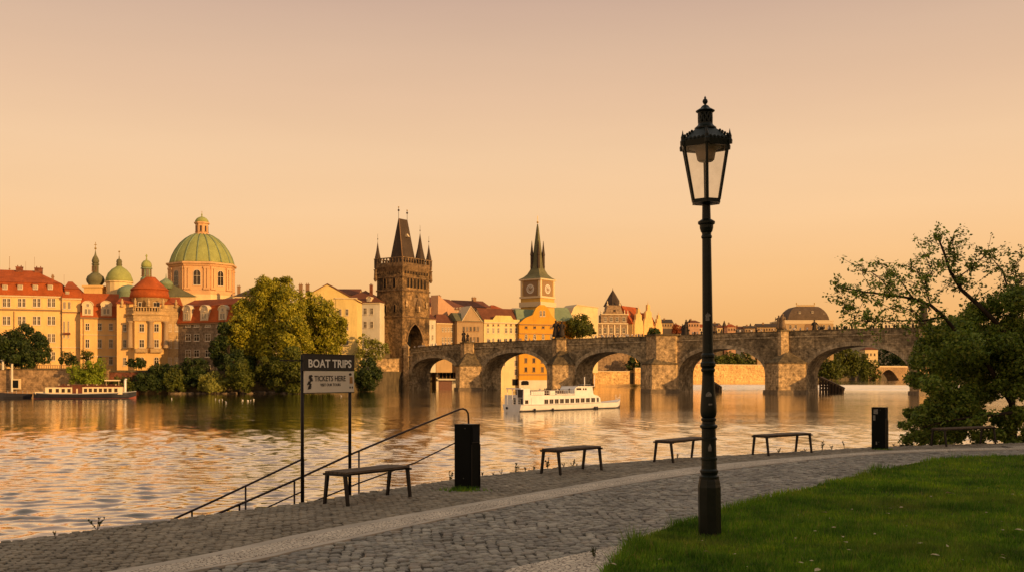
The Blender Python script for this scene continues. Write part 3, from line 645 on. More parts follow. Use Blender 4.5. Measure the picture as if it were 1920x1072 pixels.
# ---------- litter bins ----------
def make_bin(px, py, rz, lab, h=.985):
    g_ = ground(px, py); o = thing('litter_bin', lab, 'litter bin', g_, rz, 'black litter bins on the quay'); w2, d2 = .155, .125
    b = MB(); pts = []
    for cx, cy, a0 in ((w2-.02, -d2+.02, -90), (w2-.02, d2-.02, 0), (-w2+.02, d2-.02, 90), (-w2+.02, -d2+.02, 180)):
        for k in (0, 45, 90): a = R(a0+k); pts.append((cx+.02*math.cos(a), cy+.02*math.sin(a)))
    b.prism(pts, 0, h-.02); b.build('body', MT['bin'], o)
    b = MB(); b.prism([(x*1.02, y*1.02) for x, y in pts], h-.02, h); b.build('lid', MT['bin'], o)
    b = MB(); b.box(w2+.001, w2+.006, -.085, .085, h-.26, h-.05); b.build('mouth_shade', MT['void'], o)  # black sheet on the bin face, painted as its unlit inside
    b = MB(); b.box(w2+.001, w2+.012, -.1, .1, h-.275, h-.262); b.box(w2+.001, w2+.010, -d2+.012, -d2+.02, .03, h-.3); b.box(w2+.001, w2+.010, d2-.02, d2-.012, .03, h-.3); b.build('door_edge', MT['steel'], o)
    for xx, zz in ((.05, h-.06), (.02, .18)):
        b = MB(); b.lathe([(.008, -.003), (.006, .004)], 8); me = b.build('rivet', MT['sticker'], o, (xx, -d2-.001, zz)); me.rotation_euler = (PI/2, 0, 0)
    return o
make_bin(876, 917, R(-33), 'large black litter bin standing near the curved handrail end')
o = make_bin(1649.5, 842, R(-38), 'smaller looking black litter bin with pale stickers near the right tree', .985)
for x0, x1, z0, z1 in ((-.10, .0, .83, .94), (-.11, -.06, .68, .80), (-.05, -.02, .12, .19)):
    b = MB(); b.box(x0, x1, -.1285, -.126, z0, z1); b.build('sticker', MT['sticker'], o)

# ---------- weeds on the quay edge, leaves on the grass ----------
MT['weed'] = leafy('weed_leaf', [(.03, .045, .012), (.06, .075, .02), (.08, .07, .03)])
def weed(px, d, h, seed, lab, grp=None, z=0):
    r = random.Random(seed); b = MB(); o = thing('weed', lab, 'weed', spot(px, d, z), 0, grp)
    for s in range(r.randint(3, 5)):
        a = r.uniform(0, 2*PI); sp = r.uniform(.1, .5)*h; tip = Vector((math.cos(a)*sp, math.sin(a)*sp, h*r.uniform(.5, 1))); b.tube([(0, 0, 0), tip*.55+Vector((0, 0, .1*h)), tip], .004, 4)
        for k in range(9):
            f = r.uniform(.3, 1.05); c = tip*f; l = h*r.uniform(.10, .2); u = Vector((r.uniform(-1, 1), r.uniform(-1, 1), r.uniform(-.3, 1))).normalized(); v = u.orthogonal().normalized()
            b.add([c, c+u*l*.5+v*l*.35, c+u*l, c+u*l*.5-v*l*.35], [(0, 1, 2, 3)])
    b.build('leaf_stem', MT['weed'], o); return o
weed(182, edge_d(182)-.05, .20, 1, 'straggly green weed at the quay edge near the lower left corner')
weed(103, edge_d(103)-.05, .07, 21, 'tiny dark weed on the quay edge left of the straggly green weed')
weed(843, edge_d(843)-.1, .20, 2, 'thin upright weed just left of the large litter bin')
weed(1113, 1.70*1920/(1050-705), .13, 3, 'small brown weed on the pale strip at the bottom of the picture')
for i, (px, h) in enumerate([(905, .09), (925, .07), (940, .10), (966, .17), (985, .08), (1001, .1), (1027, .24), (1057, .10), (1074, .14), (1081, .08)]):
    weed(px, edge_d(px)-.03, h, 30+i, 'small dark weed on the quay edge around the second bench', 'weeds by the second bench')
for i, (px, h) in enumerate([(1270, .12), (1440, .1), (1460, .13), (1510, .08), (1542, .22), (1560, .14), (1584, .20), (1676, .10)]):
    weed(px, edge_d(px)-.03, h, 60+i, 'small dark weed on the quay edge between lamp post and far bin', 'weeds near the far bin')
def tuft(px, py, lab, seed, wd, n_, h):
    r = random.Random(seed); g_ = ground(px, py)
    b = MB()
    for i in range(n_):
        x, y = r.gauss(0, wd), r.gauss(0, wd*.5); a = r.uniform(0, 2*PI); hh = h*r.uniform(.4, 1); b.add([(x-.006, y, 0), (x+.006, y, 0), (x+math.cos(a)*hh*.6, y+math.sin(a)*hh*.6, hh)], [(0, 1, 2)])
    tag(b.build('grass_tuft', MT['grass'], None, g_), lab, 'grass tuft')
tuft(868, 921, 'low grass tuft growing around the foot of the large litter bin', 5, .15, 260, .10)
tuft(1655, 843, 'low grass tuft at the foot of the far litter bin', 6, .12, 120, .06)
MT['dryleaf'] = plain('dry_leaf', (.42, .36, .22), .8, .3, 30)
r = random.Random(8)
LEAF = [(1783, 925, 1.8), (1745, 930, 1), (1545, 960, .9), (1663, 962, 1), (1668, 952, .7), (1563, 988, .6), (1725, 1018, .7), (1776, 1023, .8), (1912, 993, 1.1), (1240, 1048, .8), (1291, 996, .6), (1754, 1040, 1), (1533, 1069, 1.2), (1502, 1054, .6), (1327, 1034, .9), (1402, 969, .8), (1497, 965, .5), (1150, 1057, .9), (1492, 1008, .5), (1592, 1030, .5), (1700, 985, .5), (1850, 960, .6), (1880, 1045, .7), (1640, 1000, .5)]+[(r.uniform(1250, 1915), r.uniform(890, 1068), r.uniform(.35, .75)) for _ in range(34)]
LEAF = [l for l in LEAF if l[1] > 1005 or l[0] > 1330+(998-l[1])*3.2]
lf0 = None
for i, (x, y, s) in enumerate(LEAF):
    g_ = ground(x, y, .09)
    if lf0 is None:
        b = MB(); b.add([(-.05, 0, 0), (-.01, -.022, .008), (.03, -.016, .012), (.055, 0, .004), (.03, .018, .02), (-.01, .024, .014)], [(0, 1, 2, 3, 4, 5)]); lf0 = b.mesh('fallen_leaf', MT['dryleaf'])
    o = link('fallen_leaf', lf0, None, g_, r.uniform(0, 6)); o.scale = (s*.8,)*3; o.rotation_euler.x = r.uniform(-.5, .5)
    if i == 0: tag(o, 'largest pale dry leaf lying on the lawn toward the upper right', 'leaf', 'fallen leaves on the lawn')
    else: tag(o, 'small pale dry leaf lying in the grass of the lawn', 'leaf', 'fallen leaves on the lawn')

# ---------- foliage ----------
def quads(pos, size, rng, elong=1.0, droop=0, out=None, coh=0):
    n = len(pos); a = rng.normal(size=(n, 3))
    if out is not None: a = a*.62+out*coh
    a /= np.linalg.norm(a, axis=1)[:, None]; c = rng.normal(size=(n, 3)); c[:, 2] += droop
    u = np.cross(a, c); u /= np.linalg.norm(u, axis=1)[:, None]; v = np.cross(a, u); size = np.asarray(size)[:, None]
    V = np.stack([pos-u*size*elong, pos-v*size*.55+a*size*.15, pos+u*size*elong, pos+v*size*.55+a*size*.15], 1)
    return V.reshape(-1, 3), np.arange(n*4).reshape(-1, 4)
def clump_points(cl, per, rng, shell=.62):
    out = []; nrm = []
    for c, r3, k in cl:
        n = int(per*k); d = rng.normal(size=(n, 3)); d /= np.linalg.norm(d, axis=1)[:, None]
        rad = (shell+(1-shell)*rng.random(n)**.7)*(1+.16*np.sin(d[:, 0]*5+c[0])*np.sin(d[:, 2]*5+c[2])+.10*np.sin(d[:, 1]*11+d[:, 2]*9+c[0])); out.append(np.array(c)+d*rad[:, None]*np.array(r3)); nrm.append(d)
    return np.concatenate(out), np.concatenate(nrm)
def trunk_mb(b, base, top, r0, limbs, rng):
    base, top = Vector(base), Vector(top); mid = (base+top)/2+Vector((rng.normal()*.03, 0, 0))*(top-base).length
    b.tube([base, mid, top], [r0, r0*.75, r0*.5], 7)
    for l in limbs:
        l = Vector(l); s = base.lerp(top, rng.uniform(.45, .95)); b.tube([s, s.lerp(l, .5)+Vector((0, 0, (l-s).length*.06)), l], [r0*.42, r0*.28, r0*.1], 5)

# near tree at the right edge
rng = np.random.default_rng(21); TD = 28.5
cr = lambda x, y, d=TD: np.array(at(1540+x/2.437, 420+y/2.437, d))
tb = Vector(cr(860, 1010, 28.5)); tb.z = -1.0
ntree = thing('riverside_tree', 'dense dark green broadleaf tree overhanging the water at the right edge', 'tree', tb)
BR = [([(880, 1010), (870, 800), (900, 560), (790, 440), (720, 370), (640, 300), (590, 220), (560, 130), (540, 80), (515, 45)], .10, 28.5),
      ([(870, 820), (760, 640), (640, 520), (560, 420), (500, 370), (420, 340), (330, 325), (200, 310), (100, 290), (58, 268)], .07, 28.0),
      ([(640, 300), (630, 240), (680, 205), (740, 150), (760, 120)], .03, 28.5), ([(590, 220), (610, 150), (600, 80), (608, 35)], .022, 28.6),
      ([(560, 420), (470, 440), (350, 440), (250, 446), (180, 440)], .03, 27.8), ([(460, 440), (430, 400), (340, 370), (270, 400)], .02, 27.7),
      ([(420, 340), (370, 270), (330, 225), (240, 165)], .022, 28), ([(330, 325), (280, 260), (220, 215), (185, 230)], .018, 28.0), ([(500, 370), (470, 280), (430, 200), (380, 190)], .022, 28.2), ([(470, 280), (500, 200), (470, 130)], .016, 28.2),
      ([(800, 450), (840, 330), (900, 270), (960, 230)], .05, 28.9), ([(860, 320), (830, 220), (790, 170), (750, 130)], .028, 28.8), ([(900, 270), (880, 200), (930, 140)], .02, 28.8),
      ([(200, 310), (150, 340), (110, 390), (90, 330)], .014, 27.9), ([(250, 446), (200, 410), (150, 420)], .012, 27.8), ([(870, 860), (700, 880), (560, 900), (420, 940)], .05, 27.6), ([(870, 900), (960, 880), (1050, 870)], .05, 28.5)]
b = MB(); b.smooth = True; tw = []
for pts, r0, dd in BR:
    P = [Vector(cr(x, y, dd+.25*math.sin(i*1.7+x)))-tb for i, (x, y) in enumerate(pts)]; m_ = len(P)
    b.tube(P, [max(.008, r0*(1-.85*i/(m_-1))) for i in range(m_)], 7)
    for i in range(m_-1):
        if r0 > .06 and i < 4: continue
        for k in range(7):
            s = P[i].lerp(P[i+1], rng.random()); e = s+Vector(rng.normal(size=3))*Vector((.26, .3, .2)).length*.6; tw.append((s, e)); b.tube([s, s.lerp(e, .5)+Vector((0, 0, .03)), e], [.008, .006, .004], 4)
b.build('branches', MT['bark'], ntree)
lp = []
for s, e in tw:
    k = int(rng.integers(9, 26)); f = rng.uniform(.25, 1.15, k)[:, None]; lp.append(np.array(s)+(np.array(e)-np.array(s))*f+rng.normal(size=(k, 3))*.055)
CL = [(520, 480, 62), (600, 465, 76), (690, 425, 76), (780, 385, 84), (870, 360, 86), (960, 330, 80), (480, 560, 76), (560, 560, 105), (660, 540, 115), (780, 520, 125), (890, 520, 120), (455, 640, 70), (540, 670, 115), (660, 670, 130), (790, 660, 140), (900, 680, 130), (450, 730, 56), (520, 770, 86),
      (640, 790, 120), (770, 770, 100), (900, 770, 80), (435, 890, 60), (500, 900, 84), (600, 880, 100), (410, 960, 50), (490, 975, 74), (600, 975, 84), (700, 900, 60), (960, 560, 120), (980, 700, 120), (470, 830, 60), (720, 975, 45), (850, 990, 55), (930, 960, 80), (800, 900, 55), (860, 870, 70), (930, 870, 80), (560, 820, 80), (700, 850, 90), (790, 960, 60), (400, 900, 45), (520, 850, 70)]
cl = []
for x, y, r0 in CL:
    for s in range(3):
        dd = TD+rng.normal(0, .75); c = cr(x+rng.normal(0, r0*.38), y+rng.normal(0, r0*.38), dd)-np.array(tb); rr_ = r0/2.437*TD/FPX*rng.uniform(.45, .8); cl.append((c, (rr_, rr_*1.1, rr_*.85), r0*r0/9000))
pts, pn_ = clump_points(cl, 760, rng, .3)
LP0 = np.concatenate(lp); LP = np.concatenate([LP0, pts]); OUT = np.concatenate([np.tile(np.array([[0, -.3, .8]]), (len(LP0), 1)), pn_]); V, Fq = quads(LP, rng.uniform(.034, .066, len(LP)), rng, 1.0, .6, OUT, .8)
MT['leafn'] = leafy('dark_green_leaf', [(.065, .105, .016), (.12, .185, .022), (.18, .26, .03), (.24, .32, .04), (.30, .31, .06)], .3, .5)
cro = link('crown', np_mesh('crown', V, Fq, MT['leafn']), ntree)
# river bank below the tree
b = MB(); n_ = 24
for j, (o_, z) in enumerate([(-.3, -.03), (.5, -.25), (1.6, -.9), (3.2, -2.1), (5.5, -3.6)]):
    for i in range(n_+1):
        x = 9.3+i*1.6; d_ = np.interp(x, [p[0] for p in E2[2:]], [p[1] for p in E2[2:]]); t = min(1, i/3); b.v.append((x+(0 if o_ < 0 else .12*math.sin(i*2.1+j)), d_+o_*t, z*t-.04+(0 if o_ < 0 else .1*math.sin(i*1.7+j*2))))
for j in range(4):
    for i in range(n_): a = j*(n_+1)+i; b.f.append([a, a+1, a+n_+2, a+n_+1]); b.m.append(0); b.sm.append(True)
tag(b.build('near_river_bank', MT['earth']), kind='structure')
# ---------- windows ----------
WC = {}
def win_meshes(w, h, kind, dark):
    key = (round(w*4)/4, round(h*4)/4, kind, dark)
    if key in WC: return WC[key]
    w, h = max(.5, key[0]), max(.5, key[1]); f = min(.14, .10*w+.02); b = MB()
    if kind == 'arch':
        n = 9; out = [(w/2*math.cos(a), h/2-w/2+w/2*math.sin(a)) for a in np.linspace(0, PI, n)]; inn = [((w/2-f)*math.cos(a), h/2-w/2+(w/2-f)*math.sin(a)) for a in np.linspace(0, PI, n)]
        out = [(w/2, -h/2)]+out+[(-w/2, -h/2)]; inn = [(w/2-f, -h/2+f)]+inn+[(-w/2+f, -h/2+f)]
        for i in range(len(out)-1): b.profile([out[i], out[i+1], inn[i+1], inn[i]], -.10, .02)
        b.box(-w/2, w/2, -.10, .02, -h/2, -h/2+f)
    else:
        b.box(-w/2, -w/2+f, -.10, .02, -h/2, h/2); b.box(w/2-f, w/2, -.10, .02, -h/2, h/2); b.box(-w/2+f, w/2-f, -.10, .02, h/2-f, h/2); b.box(-w/2+f, w/2-f, -.10, .02, -h/2, -h/2+f)
    if kind == 'pair':
        b.box(-.22, .22, -.098, .02, -h/2+f, h/2-f)
        for x in (-w/4-.05, w/4+.05): b.box(x-.05, x+.05, -.07, .01, -h/2+f, h/2-f)
    elif kind != 'dark': b.box(-.06, .06, -.07, .01, -h/2+f, h/2-f)
    if kind in ('cross', 'pair', 'arch'): b.box(-w/2+f, w/2-f, -.065, .012, h*.10-.055, h*.10+.055)
    b.box(-w/2-.12, w/2+.12, -.24, .0, -h/2-.16, -h/2-.002)
    fm = b.mesh('window', MT['winframe'] if kind != 'dark' else MT['trimd'])
    b = MB(); g = MT['glass'] if dark else MT['glass2']
    if kind == 'arch': b.add([(x, -.03, z) for x, z in out], [tuple(range(len(out)))[::-1]])
    else: b.add([(-w/2+.02, -.03, -h/2+.02), (w/2-.02, -.03, -h/2+.02), (w/2-.02, -.03, h/2-.02), (-w/2+.02, -.03, h/2-.02)], [(0, 1, 2, 3)])
    WC[key] = (fm, b.mesh('pane', g)); return WC[key]
wr = random.Random(4)
def window(parent, x, y, z, w, h, kind='cross', rz=0, dark=None):
    dark = wr.random() < .8 if dark is None else dark
    fm, pm = win_meshes(w, h, kind, dark); o = link('window', fm, parent, (x, y, z), rz); link('pane', pm, o); return o
def wins(F, parent, pxs, py, wpx, hpx, kind='cross', y=None, dark=None):
    for px in pxs:
        u, z = F.uz(px, py); u0 = F.u(px-wpx/2); u1 = F.u(px+wpx/2); dep = F.L.y+u*F.e.y
        window(parent, u, -F.o if y is None else y, z, u1-u0, hpx*dep/FPX, kind, 0, dark)

def shell(F, root, x0, x1, zt, dep, mat, y0=0, name='wall', z0=0):
    b = MB(); b.box(x0, x1, y0, dep, z0, zt); return b.build(name, mat, root)
def gable_wall(F, root, x0, x1, zt, zr, dep, mat):          # gables at the two ends, ridge along x
    b = MB(); b.box(x0, x1, 0, dep, 0, zt)
    for xa, xb in ((x0, x0+.3), (x1-.3, x1)): b.add([(xa, 0, zt), (xb, 0, zt), (xb, dep, zt), (xa, dep, zt), (xa, dep/2, zr), (xb, dep/2, zr)], [(0, 1, 5, 4), (3, 4, 5, 2), (0, 4, 3), (1, 2, 5)])
    return b.build('wall', mat, root)
def gable_roof(root, x0, x1, zt, zr, dep, mat, ov=.5):
    b = MB(); t = .25
    b.add([(x0, -ov, zt-ov*.6), (x1, -ov, zt-ov*.6), (x1, dep/2, zr), (x0, dep/2, zr), (x0, dep+ov, zt-ov*.6), (x1, dep+ov, zt-ov*.6),
           (x0, -ov, zt-ov*.6+t), (x1, -ov, zt-ov*.6+t), (x1, dep/2, zr+t), (x0, dep/2, zr+t), (x0, dep+ov, zt-ov*.6+t), (x1, dep+ov, zt-ov*.6+t)],
          [(0, 3, 2, 1), (3, 4, 5, 2), (6, 7, 8, 9), (9, 8, 11, 10), (0, 1, 7, 6), (5, 4, 10, 11), (0, 6, 9, 3), (3, 9, 10, 4), (1, 2, 8, 7), (2, 5, 11, 8)])
    return b.build('roof', mat, root)
def hip_roof(root, x0, x1, y0, y1, zt, zr, ix, mat, ov=.6, iy=None, name='roof'):
    b = MB(); iy = (y1-y0)/2-.2 if iy is None else iy; b.frustum((x0-ov, x1+ov, y0-ov, y1+ov), zt, (x0+ix, x1-ix, y0+iy, y1-iy), zr); return b.build(name, mat, root)
def band(root, x0, x1, z, h, out, mat=None, y=0, name='cornice'):
    b = MB(); b.box(x0, x1, y-out, y+.3, z, z+h); return b.build(name, mat or MT['trim'], root)
def chimney(parent, x, y, z0, z1, w=1.2, d=.9, mat=None):
    b = MB(); b.box(x-w/2, x+w/2, y-d/2, y+d/2, z0, z1); b.box(x-w/2-.12, x+w/2+.12, y-d/2-.12, y+d/2+.12, z1, z1+.2)
    for k in (-.25, .25): b.lathe([(.14, z1+.2), (.14, z1+.7)], 6, (x+k*w, y))
    return b.build('chimney', mat or MT['trimd'], parent)
def dormer(parent, F, px, py0, py1, wpx, y0, round_=False, mat='trim', roofm='redroof'):
    u, zt = F.uz(px, py0); _, zb_ = F.uz(px, py1); w_ = wpx*(F.L.y+u*F.e.y)/FPX; dep = 5
    if round_:
        n = 9; pr = [(u+w_/2*math.cos(a), zt-w_/2*.9+w_/2*.9*math.sin(a)) for a in np.linspace(0, PI, n)]; pr = [(u+w_/2, zb_)]+pr+[(u-w_/2, zb_)]
        b = MB(); b.profile(pr, y0, y0+dep); o = b.build('dormer', MT[mat], parent)
        pr2 = [(u+(x-u)*1.12, z+.15) for x, z in pr[1:-1]]; inn = pr[1:-1]; b = MB()
        for i in range(len(inn)-1): b.profile([pr2[i], pr2[i+1], inn[i+1], inn[i]], y0-.25, y0+dep)
        b.build('dormer_hood', MT[mat], o)
        for s in (-1, 1): window(o, u+s*w_*.16, y0-.02, zb_+(zt-zb_)*.30, w_*.26, (zt-zb_)*.36, 'plain')
        window(o, u, y0-.02, zb_+(zt-zb_)*.72, w_*.26, (zt-zb_)*.2, 'plain')
    else:
        b = MB(); b.box(u-w_/2, u+w_/2, y0, y0+dep, zb_, zt); o = b.build('dormer', MT[mat], parent)
        b = MB(); b.frustum((u-w_/2-.2, u+w_/2+.2, y0-.3, y0+dep), zt, (u-w_/2+.1, u+w_/2-.1, y0+.6, y0+dep), zt+.6); b.build('dormer_hood', MT[roofm], o)
        for s in (-1, 1): window(o, u+s*w_*.22, y0-.02, (zt+zb_)/2, w_*.36, (zt-zb_)*.8, 'plain', 0, False)
    return o
def mast(parent, x, y, z0, z1, r=.06, mat='trimd', name='mast', ball=None):
    b = MB(); b.tube([(x, y, z0), (x, y, z1)], r, 5)
    if ball: b.ball((x, y, ball), r*4.5, None, None, 8, 6)
    return b.build(name, MT[mat], parent)

# ---------- left riverside palace ----------
F = Facade(-420, 296, 152, 322, 3.3); A = F.place(thing('riverside_mansion', 'long cream mansion with red mansard roof and paired windows at the left edge', 'building'))
u0, u1, ux = F.u(-420), F.u(152), F.u(117); ze = F.z(554.5, 80)
shell(F, A, u0, ux, ze, 20, MT['cream']); shell(F, A, ux, u1, F.z(559, 135), 20, MT['cream'], -.9, 'corner_bay')
zm, zr = F.z(529, 60), F.z(501, 30)
b = MB(); b.frustum((u0, ux+.6, -.7, 20.7), ze+.01, (u0, ux-.6, 1.8, 18), zm); rf = b.build('roof', MT['redroof'], A)
b = MB(); b.frustum((u0, ux-.4, 1.5, 18.3), zm+.01, (u0, F.u(58), 9.8, 10.2), zr); b.build('upper_roof', MT['redroof'], rf)
zc = F.z(559, 135); b = MB(); b.frustum((ux-.1, u1+.6, -1.6, 20.7), zc+.01, (ux+.6, u1-.6, .9, 18), F.z(541, 135)); b.frustum((ux+.3, u1-.3, .6, 18.3), F.z(541, 135)+.02, (ux+.9, ux+2.2, 8.8, 9.2), F.z(523, 118)); b.build('bay_roof', MT['redroof'], A)
band(A, u0, ux, ze-.45, .45, .5); band(A, u0, ux, F.z(582, 60), .45, .35, MT['trimd']); band(A, ux+.01, u1+.3, zc-.45, .45, .5, None, -.9); band(A, ux+.01, u1+.2, F.z(586.5, 135), .4, .3, MT['trimd'], -.9)
for py, hp in ((567, 16), (600.5, 17), (633, 16), (667, 16)): wins(F, A, [-45, -15, 12.5, 41, 69, 96.5], py, 15, hp, 'pair')
for px in (-32, 26.5, 116.4): u_ = F.u(px); b = MB(); b.tube([(u_, -.2, 0), (u_, -.2, F.z(583, px))], .11, 6); b.build('downpipe', MT['trimd'], A)
band(A, u0, ux, F.z(651, 60), .3, .2); band(A, ux+.01, u1+.15, F.z(652, 135), .3, .2, None, -.9)
Fb = F.off(.9)
wins(Fb, A, [121, 130], 572, 4.5, 13, 'plain'); wins(Fb, A, [120.5, 128.5], 617, 4, 32, 'plain')
b = MB(); u_, z_ = Fb.uz(127, 623); b.box(u_-1.2, u_+.8, -1.7, -.91, z_-.6, z_); b.build('balcony', MT['brick'], A)
for px in (-20, 9, 37.5, 66, 94): dormer(rf, F, px, 533.5, 543, 9, .35)
dormer(rf, Fb, 126, 545.5, 553, 7, -.5)
for px, py, w_ in ((29, 496, 2.0), (66, 498, 2.3)): u_, z_ = F.uz(px, py); chimney(rf, u_, 9, z_-3.5, z_, w_, 1.2, MT['brick'])
u_, z_ = F.uz(95, 517); chimney(rf, u_, 6, z_-2, z_+.2, .7, .7)
u_, z_ = F.uz(9, 497); mast(rf, u_, 10, z_-1.5, F.uz(9, 474)[1], .06, 'trimd', 'weather_vane', z_-.2)
for px, py in ((41, 484), (58, 476), (93, 508), (115, 510)): u_, z_ = F.uz(px, py); mast(rf, u_, 9, z_-5, z_, .035, 'trimd', 'antenna')

F = Facade(152, 319, 222, 323, 3.3); B_ = F.place(thing('townhouse', 'ochre townhouse wing with two round-topped dormers beside the columned pavilion', 'building'))
ze, zr = F.z(594.5), F.z(547); W_ = F.w; shell(F, B_, -.2, W_+.2, ze, 14, MT['cream2'])
b = MB(); b.frustum((-.2, W_+.2, -.5, 14.5), ze+.01, (-.2, W_+.2, 1.8, 12), F.z(573)); b.frustum((-.2, W_+.2, 1.6, 12.2), F.z(573)+.01, (-.2, W_+.2, 6.8, 7.2), zr); rf = b.build('roof', MT['redroof'], B_)
band(B_, -.2, W_+.2, ze-.5, .5, .45, MT['trimd']); band(B_, -.2, W_+.2, F.z(668), .3, .2); band(B_, -.2, W_+.2, F.z(628), .25, .15)
for px in (156.5, 218): u_ = F.u(px); b = MB(); b.tube([(u_, -.2, 0), (u_, -.2, ze-.5)], .11, 6); b.build('downpipe', MT['trimd'], B_)
for px in (164.5, 199.5): dormer(rf, F, px, 564, 592, 19, -.2, True)
for py, hp in ((612, 14), (643.5, 16), (675, 16)): wins(F, B_, [164, 187, 208], py, 8.5, hp)

F = Facade(219, 314, 334, 318, 3.3); P_ = F.place(thing('columned_pavilion', 'ochre pavilion with giant columns, balustrade and bell-shaped red roof under a green lantern', 'building'))
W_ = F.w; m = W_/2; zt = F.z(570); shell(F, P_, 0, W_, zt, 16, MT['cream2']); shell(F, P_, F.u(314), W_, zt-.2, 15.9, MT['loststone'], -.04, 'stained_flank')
L, Rr = F.u(240.5), F.u(313); cxx = (L+Rr)/2; bay = [(L, 0), (L+2.2, -2.8), (Rr-2.2, -2.8), (Rr, 0), (Rr-.1, 6), (L+.1, 6)]
b = MB(); b.prism(bay, 0, F.z(602)); b.build('bay_wall', MT['cream2'], P_)
grow = lambda k: [(cxx+(x-cxx)*k, (y-2)*k+2) for x, y in bay]
b = MB(); b.prism(grow(1.09), F.z(602)+.01, F.z(591)); b.prism(grow(1.18), F.z(591)+.01, F.z(588.5)); b.prism(grow(1.08), F.z(588.5)+.01, F.z(584)); b.build('entablature', MT['loststone'], P_)
b = MB(); g1, g2 = grow(1.06), grow(1.0); zb1, zt1 = F.z(584)+.01, F.z(576)
for i in range(3):
    for k in range(9):
        f = (k+.5)/9; x, y = g1[i][0]+(g1[i+1][0]-g1[i][0])*f, g1[i][1]+(g1[i+1][1]-g1[i][1])*f; b.lathe([(.16, zb1), (.26, zb1+.4), (.14, zt1-.25)], 6, (x, y))
b.prism(grow(1.09), zt1-.25, zt1); bal = b.build('balustrade', MT['loststone'], P_)
for px in (256, 281, 308, 229, 330):
    u_ = F.u(px); b = MB(); b.smooth = True; b.lathe([(.5, zt1), (.55, zt1+.5), (.3, zt1+.7), (.42, zt1+1.2), (.45, zt1+1.8), (.2, zt1+2.1), (.26, zt1+2.4), (.05, zt1+2.7)], 8, (u_, -3.2 if 240 < px < 313 else -.1)); b.build('statue', MT['loststone'], P_)
ca, ra = F.u(277.5), (F.u(312)-F.u(243))/2
b = MB(); b.smooth = True; b.lathe([(ra, F.z(585)), (ra, F.z(558.5)), (ra*1.05, F.z(558)), (ra*1.05, F.z(556.5))], 24, (ca, 4)); b.build('attic_drum', MT['loststone'], P_)
b = MB(); b.smooth = True; b.lathe([(ra*1.12, F.z(557.5)), (ra*1.08, F.z(551)), (ra*1.02, F.z(542))], 24, (ca, 4)); rf = b.build('roof', MT['redroof'], P_)
b = MB(); b.smooth = True; b.lathe([(ra*1.07, F.z(542.5)), (ra*1.06, F.z(541.3)), (ra*.90, F.z(536.5)), (ra*.66, F.z(529)), (ra*.44, F.z(522)), (ra*.32, F.z(517.5))], 24, (ca, 4)); b.build('upper_roof', MT['redroof'], P_)
b = MB(); b.frustum((-.3, W_+.3, -.4, 16.3), zt+.02, (.2, W_-.2, 7.5, 8.5), F.z(553)); b.build('flank_roof', MT['redroof'], P_)
cu = ca-(277.5-272)*314/FPX; b = MB(); b.lathe([(1.9, F.z(523)), (1.75, F.z(520)), (1.35, F.z(517)), (1.3, F.z(502.5)), (1.75, F.z(502)), (1.75, F.z(500)), (1.5, F.z(499.5))], 12, (cu, 4)); ln_ = b.build('roof_lantern', MT['copper2'], P_)
b = MB(); b.smooth = True; b.lathe([(1.5, F.z(499.5)), (1.62, F.z(496)), (1.45, F.z(491)), (.9, F.z(487)), (.25, F.z(485)), (.12, F.z(480)), (.34, F.z(477.5)), (.06, F.z(474))], 14, (cu, 4)); b.build('cupola', MT['copper'], P_)
for k in range(6):
    a = R(-90+60*k+20); o = window(ln_, cu+1.33*math.cos(a), 4+1.33*math.sin(a), F.z(509), .75, 1.9, 'dark', a+PI/2, True)
Fb = F.off(2.82)
for px in (243.5, 283.0, 311.0):
    b = MB(); b.smooth = True; u_ = Fb.u(px); y_ = -3.1 if px == 283 else -2.3; b.lathe([(.95, F.z(652)), (.95, F.z(650.5)), (.78, F.z(650)), (.68, F.z(606)), (.95, F.z(604)), (.95, F.z(602))], 14, (u_ , y_)); b.build('column', MT['tan2'], P_)
for py, hp in ((614, 15), (643.5, 16), (676, 15)): wins(Fb, P_, [266, 293.5], py, 9, hp, 'cross' if py < 670 else 'arch')
for px in (266, 294): u_ = Fb.u(px); b = MB(); b.box(u_-1.7, u_+1.7, -4.0, -2.83, F.z(660.5), F.z(653)); b.build('balcony', MT['loststone'], P_)
for py, hp in ((614, 14), (643.5, 16), (677, 15)): wins(F, P_, [234, 318.5, 331], py, 6.5, hp)
for px in (266, 294): u_, z_ = F.uz(px, 571); o = window(P_, u_, 4-ra*.93, z_, 2, 1.4, 'plain')

F = Facade(334, 318, 446, 306, 3.3); D_ = F.place(thing('stone_faced_house', 'grey-brown stone faced house with red mansard and three big round dormers behind the trees', 'building'))
ze, zr = F.z(604), F.z(557); W_ = F.w; shell(F, D_, .05, W_, ze, 14, MT['greystone'])
b = MB(); b.frustum((.05, W_+.4, -.6, 14.6), ze+.01, (.05, W_-.3, 1.2, 12.5), F.z(572)); b.frustum((.05, W_-.1, 1.0, 12.7), F.z(572)+.01, (.05, W_-5, 6.8, 7.2), zr); rf = b.build('roof', MT['redroof'], D_)
band(D_, .05, W_+.2, ze-.5, .5, .4, MT['trimd'])
for px in (352, 384.5, 419): dormer(rf, F, px, 572, 601, 20, -.4, True)
for py, hp in ((610, 5), (632, 14), (662, 14), (690, 13)): wins(F, D_, [353, 369, 390, 412, 432], py, 10, hp)

